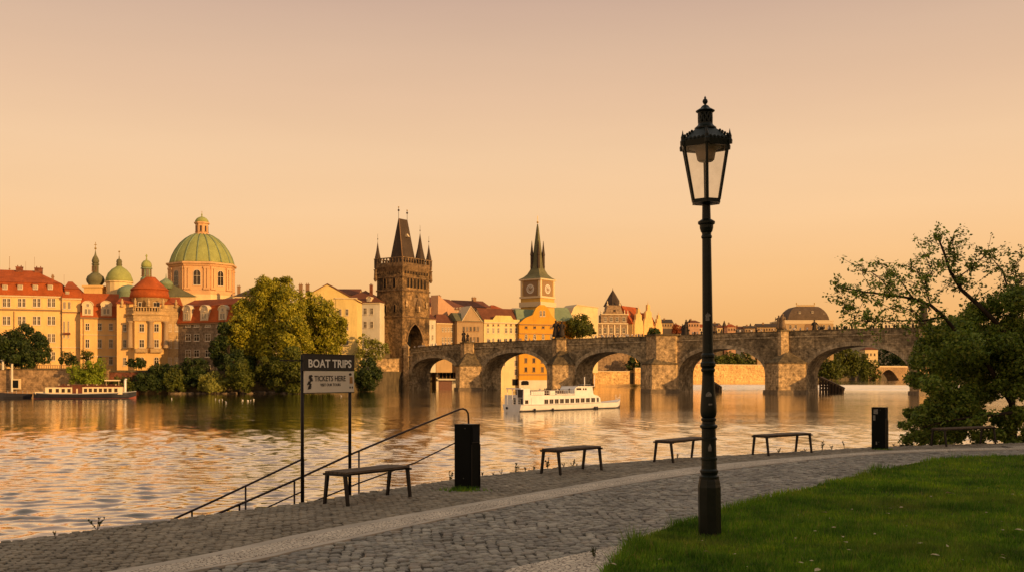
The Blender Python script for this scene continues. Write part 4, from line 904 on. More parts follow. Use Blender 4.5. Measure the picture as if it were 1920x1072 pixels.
# ---------- churches behind ----------
def lpx(d, xc, prof, n, name, mat, parent, loc0, smooth=True, rot=0):
    b = MB(); b.smooth = smooth; b.lathe([(r*d/FPX, EYE+(HZ-y)/FPX*d-loc0.z) for r, y in prof], n, ((xc-960)/FPX*d-loc0.x, 0), rot); return b.build(name, mat, parent)
d = 372; l0 = spot(179, d, 3.4); T_ = thing('bell_tower', 'slim bell tower with double green onion dome, leftmost of the green roofed towers', 'church tower', l0)
b = MB(); b.box(-3, 3, -3, 3, 0, EYE+(HZ-540)/FPX*d-3.4); b.box(-3.5, 3.5, -3.5, 3.5, EYE+(HZ-540)/FPX*d-3.4, EYE+(HZ-536)/FPX*d-3.4); b.build('shaft', MT['cream'], T_)
lpx(d, 179, [(17, 537), (12, 534), (15.5, 529), (16.5, 524), (14, 518), (9, 514), (7, 512)], 16, 'onion_dome', MT['copperd'], T_, l0)
lpx(d, 179, [(6, 513), (6, 497), (7.5, 496), (7, 494.5)], 8, 'lantern', MT['copperd'], T_, l0, False)
for k in (-1, 1): z_ = EYE+(HZ-504)/FPX*d-3.4; window(T_, k*.62, -1.12, z_, .5, 2, 'dark', 0, False)
lpx(d, 179, [(5, 494.5), (6.8, 490), (5, 484), (2, 479), (1, 474), (.5, 470)], 12, 'upper_onion', MT['copperd'], T_, l0); mast(T_, 0, 0, EYE+(HZ-473)/FPX*d-3.4, EYE+(HZ-454)/FPX*d-3.4, .09, 'gilt', 'spire_cross', EYE+(HZ-466)/FPX*d-3.4)
b = MB(); z_ = EYE+(HZ-459)/FPX*d-3.4; b.box(-.5, .5, -.06, .06, z_-.1, z_+.1); b.build('cross_arm', MT['gilt'], T_)
d = 372; l0 = spot(223.5, d, 3.4); T_ = thing('domed_chapel', 'small round chapel with ribbed pale green dome left of the red bell roof', 'church', l0)
lpx(d, 223.5, [(23, 704), (23, 531), (25.5, 530), (25.5, 528)], 16, 'drum', MT['pale'], T_, l0, False)
lpx(d, 223.5, [(25, 529), (23.5, 522), (20, 513), (13, 505), (6, 500.5), (5, 499)], 16, 'dome', MT['copper'], T_, l0)
lpx(d, 223.5, [(5, 500), (4.6, 498), (5.5, 497), (4.6, 493), (5.4, 491), (4, 487), (1.2, 485.5), (.5, 480)], 12, 'lantern', MT['copperd'], T_, l0); mast(T_, 0, 0, EYE+(HZ-482)/FPX*d-3.4, EYE+(HZ-470)/FPX*d-3.4, .07, 'gilt', 'spire', EYE+(HZ-472)/FPX*d-3.4)
l0 = spot(241, 364, 3.4); T_ = thing('low_dome', 'low teal copper dome peeping over the red roof beside the chapel', 'dome', l0)
lpx(364, 241, [(20, 704), (20, 549), (20.5, 547), (18, 541), (11, 536.5), (2, 534)], 16, 'roof', MT['copper2'], T_, l0)
d = 392; l0 = spot(378.5, d, 3.4); T_ = thing('domed_church', 'big church with huge ribbed green dome on a salmon drum and small lantern', 'church', l0); Z = lambda y: EYE+(HZ-y)/FPX*d-3.4
n8 = PI/8+R(8); lpx(d, 378.5, [(64, 704), (64, 556)], 8, 'body', MT['pale'], T_, l0, False, n8)
dr_ = lpx(d, 378.5, [(63, 556.5), (63, 549), (60, 547.5), (60, 505), (61.5, 504), (63, 501), (65.5, 500), (65.5, 497), (60, 496)], 8, 'drum', MT['drum'], T_, l0, False, n8)
q = d/FPX
for k in range(8):
    a = n8+PI/8+k*PI/4; r_ = 60*q*math.cos(PI/8); cx_, cy_ = r_*math.cos(a), r_*math.sin(a); ph = a+PI/2
    o = window(dr_, cx_*1.003, cy_*1.003, Z(525), 13.5*q, 28*q, 'arch', ph, True)
    for s in (-1, 1):
        for f in (.62, .86):
            e = 60*q*math.sin(PI/8)*f*s; b = MB(); b.box(-.42, .42, -.45, .05, Z(546), Z(505.5)); b.box(-.56, .56, -.58, .05, Z(509), Z(505.4)); b.box(-.56, .56, -.58, .05, Z(547), Z(544)); b.build('pilaster', MT['drum'], dr_, (cx_+e*math.cos(ph), cy_+e*math.sin(ph), 0), ph)
dm = lpx(d, 378.5, [(59, 498), (57.5, 492), (54.5, 483), (49, 472), (40, 459), (30, 449.5), (20, 443), (14, 440.5)], 32, 'dome', MT['copper'], T_, l0)
for k in range(16):
    a = n8+k*PI/8; b = MB(); b.smooth = True; b.tube([((r*q+.02)*math.cos(a), (r*q+.02)*math.sin(a), Z(y)) for r, y in [(59, 498), (57.5, 492), (54.5, 483), (49, 472), (40, 459), (30, 449.5), (20, 443), (14, 440.5)]], .26, 5); b.build('rib', MT['copper2'], dm)
lt = lpx(d, 378.5, [(15, 441.5), (15, 439), (12, 438), (12, 421), (14.5, 420), (14.5, 417.5), (12.5, 417)], 8, 'lantern', MT['drum'], T_, l0, False, n8)
for k in range(8): a = n8+PI/8+k*PI/4; r_ = 12*q*math.cos(PI/8)*1.01; window(lt, r_*math.cos(a), r_*math.sin(a), Z(430), 3.6*q, 11*q, 'dark', a+PI/2, True)
lpx(d, 378.5, [(12.5, 417.5), (12, 414), (9, 410), (5, 407.5), (1.5, 406.5), (1, 404), (1.6, 402.5), (.5, 400.5)], 14, 'cupola', MT['copper'], T_, l0); mast(T_, 0, 0, Z(402), Z(396), .09, 'gilt', 'cross')
l0 = spot(322, 378, 3.4); T_ = thing('copper_roofed_nave', 'sloping teal copper nave roof with a small conical turret left of the big dome', 'church', l0)
b = MB(); k = 378/FPX; Z2 = lambda y: EYE+(HZ-y)/FPX*378-3.4; b.box(-40*k, 46*k, 0, 8, 0, Z2(556)); b.build('wall', MT['pale'], T_)
b = MB(); b.frustum((-40*k, 46*k, -.5, 8.5), Z2(556)+.01, (-32*k, -6*k, 3, 5), Z2(531)); b.build('roof', MT['copperd'], T_)
b = MB(); b.smooth = True; b.lathe([(12*k, Z2(540)), (12*k, Z2(533)), (13.5*k, Z2(532)), (11*k, Z2(527)), (5*k, Z2(523)), (1*k, Z2(520)), (.3*k, Z2(512))], 12, (-14*k, 2)); b.build('turret', MT['copper2'], T_)

# ---------- houses between the trees and the bridge tower ----------
def house(name, label, px0, d0, px1, d1, py_e, py_r, wall, roof, dep=14, zb=3.3, kind='gable', ix=4, rows=(), group=None, wkind='cross', corn=True, cat='house'):
    F = Facade(px0, d0, px1, d1, zb); H = F.place(thing(name, label, cat, group=group)); ze, zr = F.z(py_e), F.z(py_r); W_ = F.w
    if kind == 'gable': gable_wall(F, H, 0, W_, ze, zr, dep, MT[wall]); rf = gable_roof(H, -.15, W_+.15, ze, zr, dep, MT[roof])
    elif kind == 'hip': shell(F, H, 0, W_, ze, dep, MT[wall]); rf = hip_roof(H, 0, W_, 0, dep, ze+.01, zr, ix, MT[roof])
    elif kind == 'front':
        b = MB(); b.profile([(0, 0), (W_, 0), (W_, ze), (W_/2, zr), (0, ze)], 0, dep); b.build('wall', MT[wall], H); b = MB(); t = .3
        for s in (-1, 1): b.profile([(W_/2, zr+.02), (W_/2, zr+t), (W_/2+s*(W_/2+.5), ze-.3+t), (W_/2+s*(W_/2+.5), ze-.3+.02)], -.3, dep)
        rf = b.build('roof', MT[roof], H)
    if corn and kind != 'front': band(H, -.1, W_+.1, ze-.5, .45, .35)
    for pxs, py, wp, hp, *kk in rows: wins(F, H, pxs, py, wp, hp, kk[0] if kk else wkind)
    return F, H, rf
F, H, rf = house('gabled_house', 'brown roofed house half hidden behind the tall tree crown', 440, 372, 500, 374, 556, 537, 'tan', 'darkroof', 14, 3.3, 'hip', 6)
u_, z_ = F.uz(446, 536); chimney(rf, u_, 4, z_-3, z_, 1.1); u_, z_ = F.uz(482, 533); chimney(rf, u_, 6, z_-3, z_, .9)
F, H, rf = house('yellow_gabled_house', 'yellow house with a broad pale gable rising above the tree', 560, 352, 668, 352, 563, 533, 'yellow', 'brownroof', 12, 3.3, 'front', rows=(([612, 622], 585, 5, 11), ([590, 603], 560, 5, 9)))
for px in (556, 569): u_, z_ = F.uz(px, 531); chimney(rf, u_, 7, z_-6, z_, 1.2)
b = MB(); z_ = F.z(558); b.box(F.u(628), F.w+.35, -.4, .2, z_-.4, z_); b.build('cornice', MT['trim'], H)
b = MB(); b.box(F.u(630), F.w+.2, -.15, 12, F.z(705), z_-.41); b.build('side_wall', MT['yellow'], H)
for py in (585, 612, 640): wins(F, H, [638, 651], py, 5.5, 12, 'cross', -.16, True)
F, H, rf = house('hip_roofed_house', 'pale house with a brown hipped roof between the yellow gable and the bridge tower', 630, 388, 712, 384, 567, 541, 'white', 'brownroof', 16, 3.3, 'hip', 9, (([673, 685, 697], 583, 6, 12), ([673, 685, 697], 608, 6, 13), ([673, 685, 697], 640, 6, 13)))
u_, z_ = F.uz(687, 533); chimney(rf, u_, 5, z_-4, z_, 1.0, 1.0, MT['brick']); dormer(rf, F, 692, 556, 565, 9, -.2, True)
F, H, rf = house('brown_roofed_house', 'low brown roof seen over the hipped house left of the bridge tower', 612, 420, 672, 420, 552, 540, 'tan', 'brownroof', 14, 3.3, 'gable')

# ---------- houses right of the bridge tower ----------
F, H, rf = house('long_roofed_house', 'long house with a pink gable and sloping brown roof right of the bridge tower', 806, 424, 878, 452, 578, 556, 'pink', 'brownroof', 20, 3.3, 'gable', rows=(([845, 851, 857, 863, 869], 579.5, 3.4, 7),))
u_, z_ = F.uz(857, 555); chimney(rf, u_, 9, z_-3, z_+.3, 1.4); u_, z_ = F.uz(820, 556)
b = MB(); zt = F.z(572); b.add([(F.u(806), -.3, 0), (F.u(840), -.3, 0), (F.u(840), -.3, F.z(592)), (F.u(836), -.3, F.z(576)), (F.u(808), -.3, F.z(556))], [(0, 1, 2, 3, 4)])
b = MB(); b.profile([(F.u(806), 0), (F.u(842), 0), (F.u(842), F.z(598)), (F.u(838), F.z(578)), (F.u(808), F.z(558))], -3.5, -.02); b.build('gable', MT['pink'], H)
F, H, rf = house('dormered_house', 'brown roofed house with a row of pale attic dormers behind the tan gabled house', 862, 462, 920, 470, 575, 562, 'pale', 'brownroof', 16, 3.3, 'gable', rows=(([884, 892, 900, 908, 915], 580, 4, 7), ([884, 892, 900, 908, 915], 590, 4, 7)))
u_, z_ = F.uz(904, 556); chimney(rf, u_, 8, z_-3, z_, 2.0)
house('red_roofed_house', 'small bright red roof between the brown roofs and the clock tower', 916, 480, 950, 484, 582, 570, 'tan', 'redroof', 12, 3.3, 'hip', 4)
F, H, rf = house('narrow_white_house', 'narrow white house squeezed against the right side of the bridge tower', 799, 404, 817, 406, 597, 588, 'white', 'brownroof', 10, 3.3, 'gable', rows=(([804, 811], 612, 3.5, 8), ([804, 811], 632, 3.5, 9)))
F, H, rf = house('tan_townhouse', 'tan townhouse with brown hipped roof and two rows of windows behind the first bridge arch', 818, 412, 858, 417, 605, 587, 'tan', 'brownroof', 12, 3.3, 'hip', 3, (([830, 835.5, 841, 846.5], 617, 3.6, 8.5), ([830, 835.5, 841, 846.5], 636, 3.6, 9)))
F = Facade(856.5, 414, 906, 420, 3.3); H = F.place(thing('tan_gabled_house', 'tan house with a steep plain triangular gable and two rows of five windows', 'house')); ze = F.z(602); W_ = F.w
shell(F, H, .1, W_, ze, 12, MT['tan2']); b = MB(); b.profile([(F.u(867), ze+.02), (F.u(903), ze+.02), (F.u(882.5), F.z(574.5))], 0, 8); b.build('gable', MT['tan2'], H)
b = MB(); b.frustum((-.3, W_+.3, -.4, 12.4), ze+.01, (.5, W_-.5, 5.5, 6.5), F.z(585)); b.build('roof', MT['copperd'], H)
b = MB()
for s in (-1, 1): e_ = F.u(903.7) if s > 0 else F.u(866.3); b.profile([(F.u(882.5), F.z(574)), (F.u(882.5), F.z(572.6)), (e_+s*.3, ze-.1), (e_, ze-.1)], -.25, 8.2)
b.build('gable_coping', MT['trim'], H); band(H, .1, W_, ze-.4, .4, .3, MT['trimd'])
wins(F, H, [869.5, 876, 882.5, 889.5, 896], 616, 4, 9, 'dark'); wins(F, H, [869.5, 876, 882.5, 889.5, 896], 636, 4, 10, 'dark')
F = Facade(907, 421, 973.5, 428, -3.3); H = F.place(thing('cream_townhouse', 'cream townhouse with brown roof, stepped parapet and arched lower windows', 'house')); ze = F.z(603.5); W_ = F.w
gable_wall(F, H, .05, W_-.05, ze, F.z(577), 14, MT['pale']); rf = gable_roof(H, -.1, W_+.1, ze, F.z(577), 14, MT['brownroof'], .3)
b = MB(); b.profile([(.05, ze), (W_-.05, ze), (W_-.05, F.z(598)), (F.u(962), F.z(598)), (F.u(957), F.z(591)), (F.u(929), F.z(591)), (F.u(923), F.z(599)), (.05, F.z(599))], -.42, .0); b.build('parapet', MT['yellow'], H); band(H, 0, W_, ze-.5, .5, .6)
cx6 = [915, 925, 934.5, 949, 958, 967.5]; wins(F, H, cx6, 608.5, 3.5, 3.5, 'dark'); wins(F, H, cx6, 619, 4.6, 10); wins(F, H, cx6, 637, 4.6, 8, 'arch'); wins(F, H, cx6, 661, 4.6, 9); wins(F, H, [930, 945, 967], 680, 4.6, 11); wins(F, H, [967], 697, 4.6, 11)
b = MB(); u_ = F.u(967); b.box(u_-1.6, u_+1.6, -.05, .02, F.z(722), F.z(710)); b.build('boat_gate_shade', MT['void'], H)  # flat black sheet painted as the dark inside of the gateway
F = Facade(973.5, 426, 1043.5, 432, -3.3); H = F.place(thing('orange_gabled_house', 'bright orange house with a curved front gable and green copper roof beside the clock tower', 'house')); W_ = F.w; ze = F.z(606)
b = MB(); b.profile([(.05, 0), (W_, 0), (W_, ze), (F.u(1042), F.z(597)), (F.u(1034), F.z(590)), (F.u(1028), F.z(577)), (F.u(1021), F.z(571)), (F.u(1012), F.z(571)), (F.u(1005), F.z(577)), (F.u(999), F.z(590)), (F.u(985), F.z(596)), (.05, ze)], 0, 1.2); b.box(.1, W_-.05, 1.2, 13, 0, ze-.3); b.build('wall', MT['orange'], H)
b = MB(); b.frustum((-.2, W_+.3, 1.25, 13.3), ze-.28, (.8, W_-.8, 6.5, 7.5), F.z(578)); b.build('roof', MT['copper2'], H)
band(H, 0, W_+.1, F.z(609), .4, .35, MT['trimd']); band(H, 0, W_+.1, F.z(626), .3, .2, MT['trimd']); band(H, 0, W_+.1, F.z(702.5), .35, .25, MT['trimd'])
b = MB(); b.box(-.02, W_+.05, -.12, .5, 0, F.z(712)); b.build('plinth', MT['white'], H)
wins(F, H, [1014, 1020], 587, 4.5, 11, 'arch'); wins(F, H, [986.5, 1002.5, 1018.5, 1034], 613, 5, 4, 'dark'); wins(F, H, [986.5, 1002.5, 1018.5, 1034], 631, 5.5, 10, 'arch')
for py in (657, 675, 692): wins(F, H, [986, 1001, 1017, 1033], py, 5, 9.5, 'dark')
b = MB(); u_ = F.u(984); b.profile([(u_-1.7, F.z(721)), (u_+1.7, F.z(721)), (u_+1.7, F.z(715)), (u_+1, F.z(713)), (u_-1, F.z(713)), (u_-1.7, F.z(715))], -.16, 0); b.build('boat_gate_shade', MT['void'], H)  # gateway shade painted as a black sheet on the wall
F, H, rf = house('green_roofed_house', 'teal copper roofed wing right of the orange gable', 1034, 446, 1076, 450, 600, 575, 'orange', 'copper2', 14, -3.3, 'gable')
F = Facade(1064, 455, 1121, 462, 3.3); H = F.place(thing('cream_gable_house', 'tall plain cream gable end rising behind the round green tree', 'house')); W_ = F.w
b = MB(); b.profile([(0, 0), (W_, 0), (W_, F.z(576)), (F.u(1082), F.z(572)), (F.u(1076), F.z(577)), (0, F.z(605))], 0, 10); b.build('wall', MT['pale'], H); b = MB(); b.profile([(W_+.3, F.z(576)), (W_+.3, F.z(574.6)), (F.u(1082), F.z(570.6)), (F.u(1075.5), F.z(576)), (0, F.z(604)), (0, F.z(605)), (F.u(1076), F.z(577)), (F.u(1082), F.z(572))], -.3, 10.2); b.build('coping', MT['trim'], H)
F, H, rf = house('stepped_base_house', 'flat roofed cream house block at the foot of the clock tower', 966, 446, 1030, 450, 580, 576, 'pale', 'trim', 12, 3.3, 'hip', .3)

# clock tower
d = 444; cx_ = 1008; l0 = spot(cx_, d, 3.4); T_ = thing('clock_tower', 'yellow water tower with white clock faces and a tall concave green spire', 'clock tower', l0, R(-37.5)); k = d/FPX; Z = lambda y: EYE+(HZ-y)/FPX*d-3.4; hw = 22.6*k
ty = plaster('tower_ochre', (.56, .35, .09)); b = MB(); b.box(-hw, hw, -hw, hw, 0, Z(525)); b.build('shaft', ty, T_)
b = MB(); b.box(-hw*1.08, hw*1.08, -hw*1.08, hw*1.08, Z(560), Z(556.5)); b.box(-hw*1.1, hw*1.1, -hw*1.1, hw*1.1, Z(576), Z(567)); b.box(-hw*1.12, hw*1.12, -hw*1.12, hw*1.12, Z(527), Z(524.5)); b.build('cornice', MT['trim'], T_)
b = MB(); sq = math.sqrt(2); b.lathe([(r*k*sq, Z(y)) for r, y in [(24.6, 525), (24.2, 524), (19, 520.5), (14, 515), (10.2, 507), (8, 497), (6.2, 480), (3.6, 450), (1.6, 428), (.6, 420)]], 4, (0, 0), PI/4); rf = b.build('spire', MT['copperd'], T_)
for sx, sy in ((-1, -1), (1, -1), (-1, 1), (1, 1)):
    b = MB(); b.lathe([(r*k, Z(y)) for r, y in [(3.0, 504), (3.4, 499), (3.0, 498), (3.0, 480), (3.7, 479), (2.6, 472), (1.2, 460), (.4, 452)]], 6, (sx*7.7*k, sy*7.7*k)); b.build('spire_turret', MT['darkroof'], rf)
mast(T_, 0, 0, Z(424), Z(405), .10, 'gilt', 'finial', Z(417))
cd = plain('clock_field_brown', (.27, .165, .08), .8, .2); cw = plain('clock_white', (.62, .56, .46), .7, .1)
for rz in (0, PI/2):

    Tm = Matrix.Rotation(rz, 4, 'Z'); yy = -hw
    b = MB(); b.T = Tm; b.box(-hw*.72, hw*.72, yy-.12, yy+.1, Z(556), Z(528)); fc = b.build('clock_face', cd, T_)
    b = MB(); b.T = Tm; zc = Z(543)
    r0, r1 = 6.6*k, 8.6*k
    for i in range(24):
        a, c = 2*PI*i/24, 2*PI*(i+1)/24; b.profile([(r0*math.cos(a), zc+r0*math.sin(a)), (r1*math.cos(a), zc+r1*math.sin(a)), (r1*math.cos(c), zc+r1*math.sin(c)), (r0*math.cos(c), zc+r0*math.sin(c))], yy-.2, yy-.11)
    for i in range(12):
        a = 2*PI*i/12; ca, sa = math.cos(a), math.sin(a); b.profile([(3.4*k*ca-.14*sa, zc+3.4*k*sa+.14*ca), (6.7*k*ca-.14*sa, zc+6.7*k*sa+.14*ca), (6.7*k*ca+.14*sa, zc+6.7*k*sa-.14*ca), (3.4*k*ca+.14*sa, zc+3.4*k*sa-.14*ca)], yy-.19, yy-.11)
    b.build('dial', cw, fc)
    b = MB(); b.T = Tm; b.profile([(-.15, zc), (.15, zc), (1.3, zc+1.1), (1.1, zc+1.25)], yy-.23, yy-.2); b.profile([(-.12, zc), (.12, zc), (-.5, zc+1.55), (-.7, zc+1.5)], yy-.23, yy-.2); b.build('clock_hands', cw, fc)
    for s in (-1, 1): b = MB(); b.T = Tm; b.box(s*hw*.90-.5, s*hw*.90+.5, yy-.18, yy+.1, Z(556), Z(527.2)); b.build('pilaster', MT['trim'], T_)

# riverside museum with pointed turret
F = Facade(1117, 494, 1190, 498, 3.3); M_ = F.place(thing('turreted_museum', 'ornate tan museum with a grey pointed turret, red roofs and stepped yellow gables', 'museum')); W_ = F.w; k = 494/FPX
sg = stonework('sgraffito_wall', (.34, .235, .14), (.27, .18, .105), 2.2, 1.4, .25, (.14, .085, .045), .05, .2)
shell(F, M_, 0, W_, F.z(607), 22, sg)
b = MB(); b.profile([(F.u(1127), F.z(607)+.02), (F.u(1178), F.z(607)+.02), (F.u(1178), F.z(589)), (F.u(1169), F.z(588)), (F.u(1163), F.z(572)), (F.u(1140), F.z(572)), (F.u(1134), F.z(588)), (F.u(1127), F.z(590))], .02, 4); b.build('front_gable', sg, M_)
for py, h_ in ((607, 2), (589.5, 1.5), (631, 1.2)): band(M_, F.u(1127) if py < 600 else 0, F.u(1178) if py < 600 else W_, F.z(py), h_*k, .45)
for px in (1120, 1129, 1140, 1152, 1163, 1176, 1187): u_ = F.u(px); b = MB(); b.box(u_-.35, u_+.35, -.3, .1, F.z(630), F.z(608)); b.build('pilaster', MT['trim'], M_)
for px in (1128, 1134, 1140, 1163, 1172, 1178): u_, z_ = F.uz(px, 590 if px in (1128, 1178) else (589 if px in (1134, 1172) else 572)); b = MB(); b.lathe([(.5, z_-.5), (.55, z_+.6), (.2, z_+1), (.35, z_+1.5), (.05, z_+2.4)], 6, (u_, 1)); b.build('pinnacle', MT['trim'], M_)
wins(F, M_, [1125, 1187], 620, 5, 11, 'arch'); wins(F, M_, [1134.5, 1146, 1157.5, 1169.5], 619, 6, 11, 'cross'); wins(F, M_, [1135, 1146, 1157, 1170], 598, 6, 9, 'cross'); wins(F, M_, [1152], 582, 6, 5, 'dark')
b = MB(); b.lathe([(r*k, F.z(y)) for r, y in [(18.5, 572), (16.5, 569), (11.5, 559.5), (6.3, 550.5), (2.2, 544), (.5, 541), (.2, 537)]], 8, (F.u(1157), 7), PI/8); b.build('turret_roof', MT['darkroof'], M_)
b = MB(); b.lathe([(r*k, F.z(y)) for r, y in [(15.5, 590), (15.5, 573), (17, 572)]], 8, (F.u(1157), 7), PI/8); b.build('turret', sg, M_)
G = Facade(1186, 496, 1238, 522, 3.3); w2 = G.w   # yellow side wing seen at the right
rel = lambda px, py: G.uz(px, py)

off = Vector((G.L.x-F.L.x, G.L.y-F.L.y)); lx, ly = off.dot(F.e), off.dot(F.n); drz = G.rz-F.rz
def wp(b, name, mat): return b.build(name, MT[mat], M_, (lx, ly, 0), drz)
b = MB(); b.box(0, w2*.98, 0, 14, 0, G.z(609)); wp(b, 'side_wing', 'cream2')
b = MB(); b.frustum((-.4, w2*.6, -.3, 14), G.z(609)+.02, (0, w2*.55, 6, 7), G.z(575)); wp(b, 'wing_roof', 'redroof')
b = MB(); zt = F.z(573); b.frustum((F.u(1163), F.u(1200), 3, 14), F.z(596), (F.u(1165), F.u(1186), 8, 9), zt); b.build('front_roof', MT['redroof2'], M_)
for x0, x1, yt in ((1186.5, 1203, 581), (1204, 1222, 571), (1226, 1239, 588)):
    b = MB(); a0, a1 = G.u(x0), G.u(x1); am = (a0+a1)/2; zb1, zt1 = G.z(612), G.z(yt); h_ = zt1-zb1
    b.profile([(a0, 0), (a1, 0), (a1, zb1), (a1-(am-a0)*.15, zb1+h_*.3), (a1-(a1-a0)*.17, zb1+h_*.38), (a1-(a1-a0)*.19, zb1+h_*.66), (a1-(a1-a0)*.36, zb1+h_*.74), (a1-(a1-a0)*.38, zt1), (a0+(a1-a0)*.38, zt1), (a0+(a1-a0)*.36, zb1+h_*.74), (a0+(a1-a0)*.19, zb1+h_*.66), (a0+(a1-a0)*.17, zb1+h_*.38), (a0+(am-a0)*.15, zb1+h_*.3), (a0, zb1)], -1.0, -.02); b.lathe([(.3, zt1), (.1, zt1+1), (.02, zt1+2.2)], 5, (am, -.5)); wp(b, 'stepped_gable', 'cream2')
b = MB(); b.frustum((G.u(1222), G.u(1232), .0, 10), G.z(609)+.03, (G.u(1225), G.u(1229), 3, 7), G.z(584)); wp(b, 'small_roof', 'redroof')

# ---------- distant town, theatre ----------
rr = random.Random(12); LABS = ['tan', 'pale', 'white', 'tan2', 'pink', 'orange']
HS = [(1240, 1262, 604, 598, 'tan', 'darkroof', 'pale little house with a dark roof behind the bridge just right of the museum'), (1258, 1276, 611, 606, 'pale', 'brownroof', 'small cream house with brown roof near the statue with two lamps'),
      (1290, 1312, 604, 599, 'pink', 'brownroof', 'pinkish distant house just left of the lamp post pole'), (1300, 1322, 612, 607, 'white', 'redroof', 'white distant house partly covered by the lamp post pole'),
      (1338, 1352, 610, 605, 'tan', 'darkroof', 'dark roofed distant house just right of the lamp post pole'), (1345, 1362, 613, 609, 'pale', 'brownroof', 'low cream distant house beside the dark roofed one right of the pole'),
      (1364, 1380, 612, 606, 'pink', 'redroof', 'distant pink house with a pitched red roof between pole and theatre'), (1378, 1398, 615, 611, 'white', 'brownroof', 'distant white house in the middle between pole and theatre'),
      (1397, 1416, 614, 610, 'tan2', 'darkroof', 'distant brown house left of the pointed slate roof'), (1420, 1462, 612, 606, 'tan', 'darkroof', 'distant long slate roofed house directly left of the domed theatre')]
for a, c, e, t, wm, rm, lab in HS:
    d_ = 700+rr.uniform(0, 50); F, H, rf = house('distant_house', lab, a, d_, c, d_, e, t, wm, rm, 12, 3.4, 'hip' if rr.random() < .5 else 'gable', 2, (), 'distant houses beyond the bridge', corn=False)
    u_, z_ = F.uz((a*2+c)/3, t-1.5); chimney(rf, u_, 5, z_-4, z_, 1.1)
    wins(F, H, list(np.arange(a+3, c-2, 5)), e+5, 2.6, 4, 'dark')
for px, py, lab in ((1358, 600, 'tiny dark steeple rising over the distant houses right of the lamp post'), (1407, 605, 'tiny dark pinnacle left of the slate roof before the theatre')):
    l0 = spot(px, 720, 3.4); T_ = thing('distant_steeple', lab, 'steeple', l0); z_ = EYE+(HZ-py)/FPX*720-3.4; b = MB(); b.lathe([(1.2, 0), (1.2, z_-4), (1.5, z_-3.9), (.1, z_)], 6); b.build('spire', MT['darkroof'], T_)
F = Facade(1463, 760, 1563, 760, 3.4); T_ = F.place(thing('domed_theatre', 'large theatre with a dark curved roof and gilded cresting beyond the bridge', 'theatre')); W_ = F.w; ze = F.z(606)
shell(F, T_, 0, W_, ze, 30, MT['tan']); b = MB(); b.smooth = False
prof = [(0, 600), (.012, 594), (.04, 587), (.08, 581), (.125, 576.5), (.17, 573.5), (.20, 573)]
for (f0, y0), (f1, y1) in zip(prof, prof[1:]): b.frustum((W_*(.15+f0), W_*(1-.07-f0), f0*30+1, 29-f0*30), F.z(y0), (W_*(.15+f1), W_*(1-.07-f1), f1*30+1, 29-f1*30), F.z(y1)-.003)
rf = b.build('roof', MT['domeslate'], T_)
b = MB(); x0, x1 = W_*.37, W_*.71; z0 = F.z(573); b.box(x0, x1, 9, 9.4, z0, z0+.5); b.box(x0, x1, 9, 9.4, z0+1.1, z0+1.35)
for i in range(13): x = x0+(x1-x0)*i/12; b.box(x-.12, x+.12, 9, 9.35, z0+.5, z0+1.1+(1.1 if i in (0, 12) else .55*(i % 2)))
b.build('cresting', MT['gilt'], rf)
for f in (0, 1): mast(rf, x0+(x1-x0)*f, 9.2, z0, F.z(565), .12, 'gilt', 'finial', F.z(567))
for px, py in ((1501, 585), (1525, 584), (1547, 589)): u_, z_ = F.uz(px, py); window(rf, u_, 2.2, z_, 1.4, 1.4, 'plain', 0, False)
b = MB(); b.box(-.3, W_+.3, -.5, 30, F.z(602), F.z(599.5)); b.box(.5, W_-.5, -.3, 30, ze+.02, F.z(602)-.003); b.build('attic', MT['trim'], T_)
wins(F, T_, [1472, 1482, 1492, 1535, 1545, 1555], 612, 4.5, 8, 'arch'); u_ = F.u(1518); b = MB(); b.profile([(u_-3.5, F.z(625))]+[(u_+3.5*math.cos(a), F.z(613)+3.5*math.sin(a)) for a in np.linspace(PI, 0, 9)]+[(u_+3.5, F.z(625))], -.25, 0); b.build('portal', MT['trimd'], T_)

# ---------- walls and small things on the banks ----------
def wall_run(name, lab, pts, z0, z1, mat, th=1.0, cop=True, cat='wall'):
    o = thing(name, lab, cat, (pts[0].x, pts[0].y, z0)); b = MB(); c = MB()
    for p, q in zip(pts, pts[1:]):
        p, q = (p-pts[0]).xy, (q-pts[0]).xy; e = (q-p).normalized(); n_ = Vector((-e.y, e.x)); b.prism([tuple(p-n_*.35), tuple(q-n_*.35), tuple(q+n_*th), tuple(p+n_*th)], 0, z1-z0); c.prism([tuple(p-n_*.55), tuple(q-n_*.55), tuple(q+n_*th), tuple(p+n_*th)], z1-z0+.003, z1-z0+.35)
    b.build('masonry', MT[mat], o)
    if cop: c.build('coping', MT['trim'] if mat == 'quay2' else MT['cap'], o)
    return o
Fq = Facade(-600, 296.4, 292, 296.4, -5)
wall_run('quay_wall', 'tan stone quay wall at the left bank behind the moored boats', [spot(-600, 296.4, 0), spot(205, 296.4, 0)], -5, LAND+.1, 'quay')
wall_run('brick_wall', 'reddish brick quay wall section below the columned pavilion', [spot(206, 296.5, 0), spot(262, 296.6, 0)], -5, LAND-.6, 'brick')
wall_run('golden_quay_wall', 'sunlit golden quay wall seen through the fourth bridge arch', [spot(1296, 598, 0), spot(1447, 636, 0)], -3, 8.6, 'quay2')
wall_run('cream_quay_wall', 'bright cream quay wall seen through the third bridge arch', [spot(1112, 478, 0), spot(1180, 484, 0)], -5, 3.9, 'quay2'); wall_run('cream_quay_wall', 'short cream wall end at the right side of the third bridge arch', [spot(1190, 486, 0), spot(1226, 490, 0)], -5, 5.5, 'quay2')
F = Facade(818, 421, 858, 424, -3.3); H = F.place(thing('riverside_boathouse', 'cream boathouse with a dark veranda seen through the first bridge arch', 'boathouse')); W_ = F.w
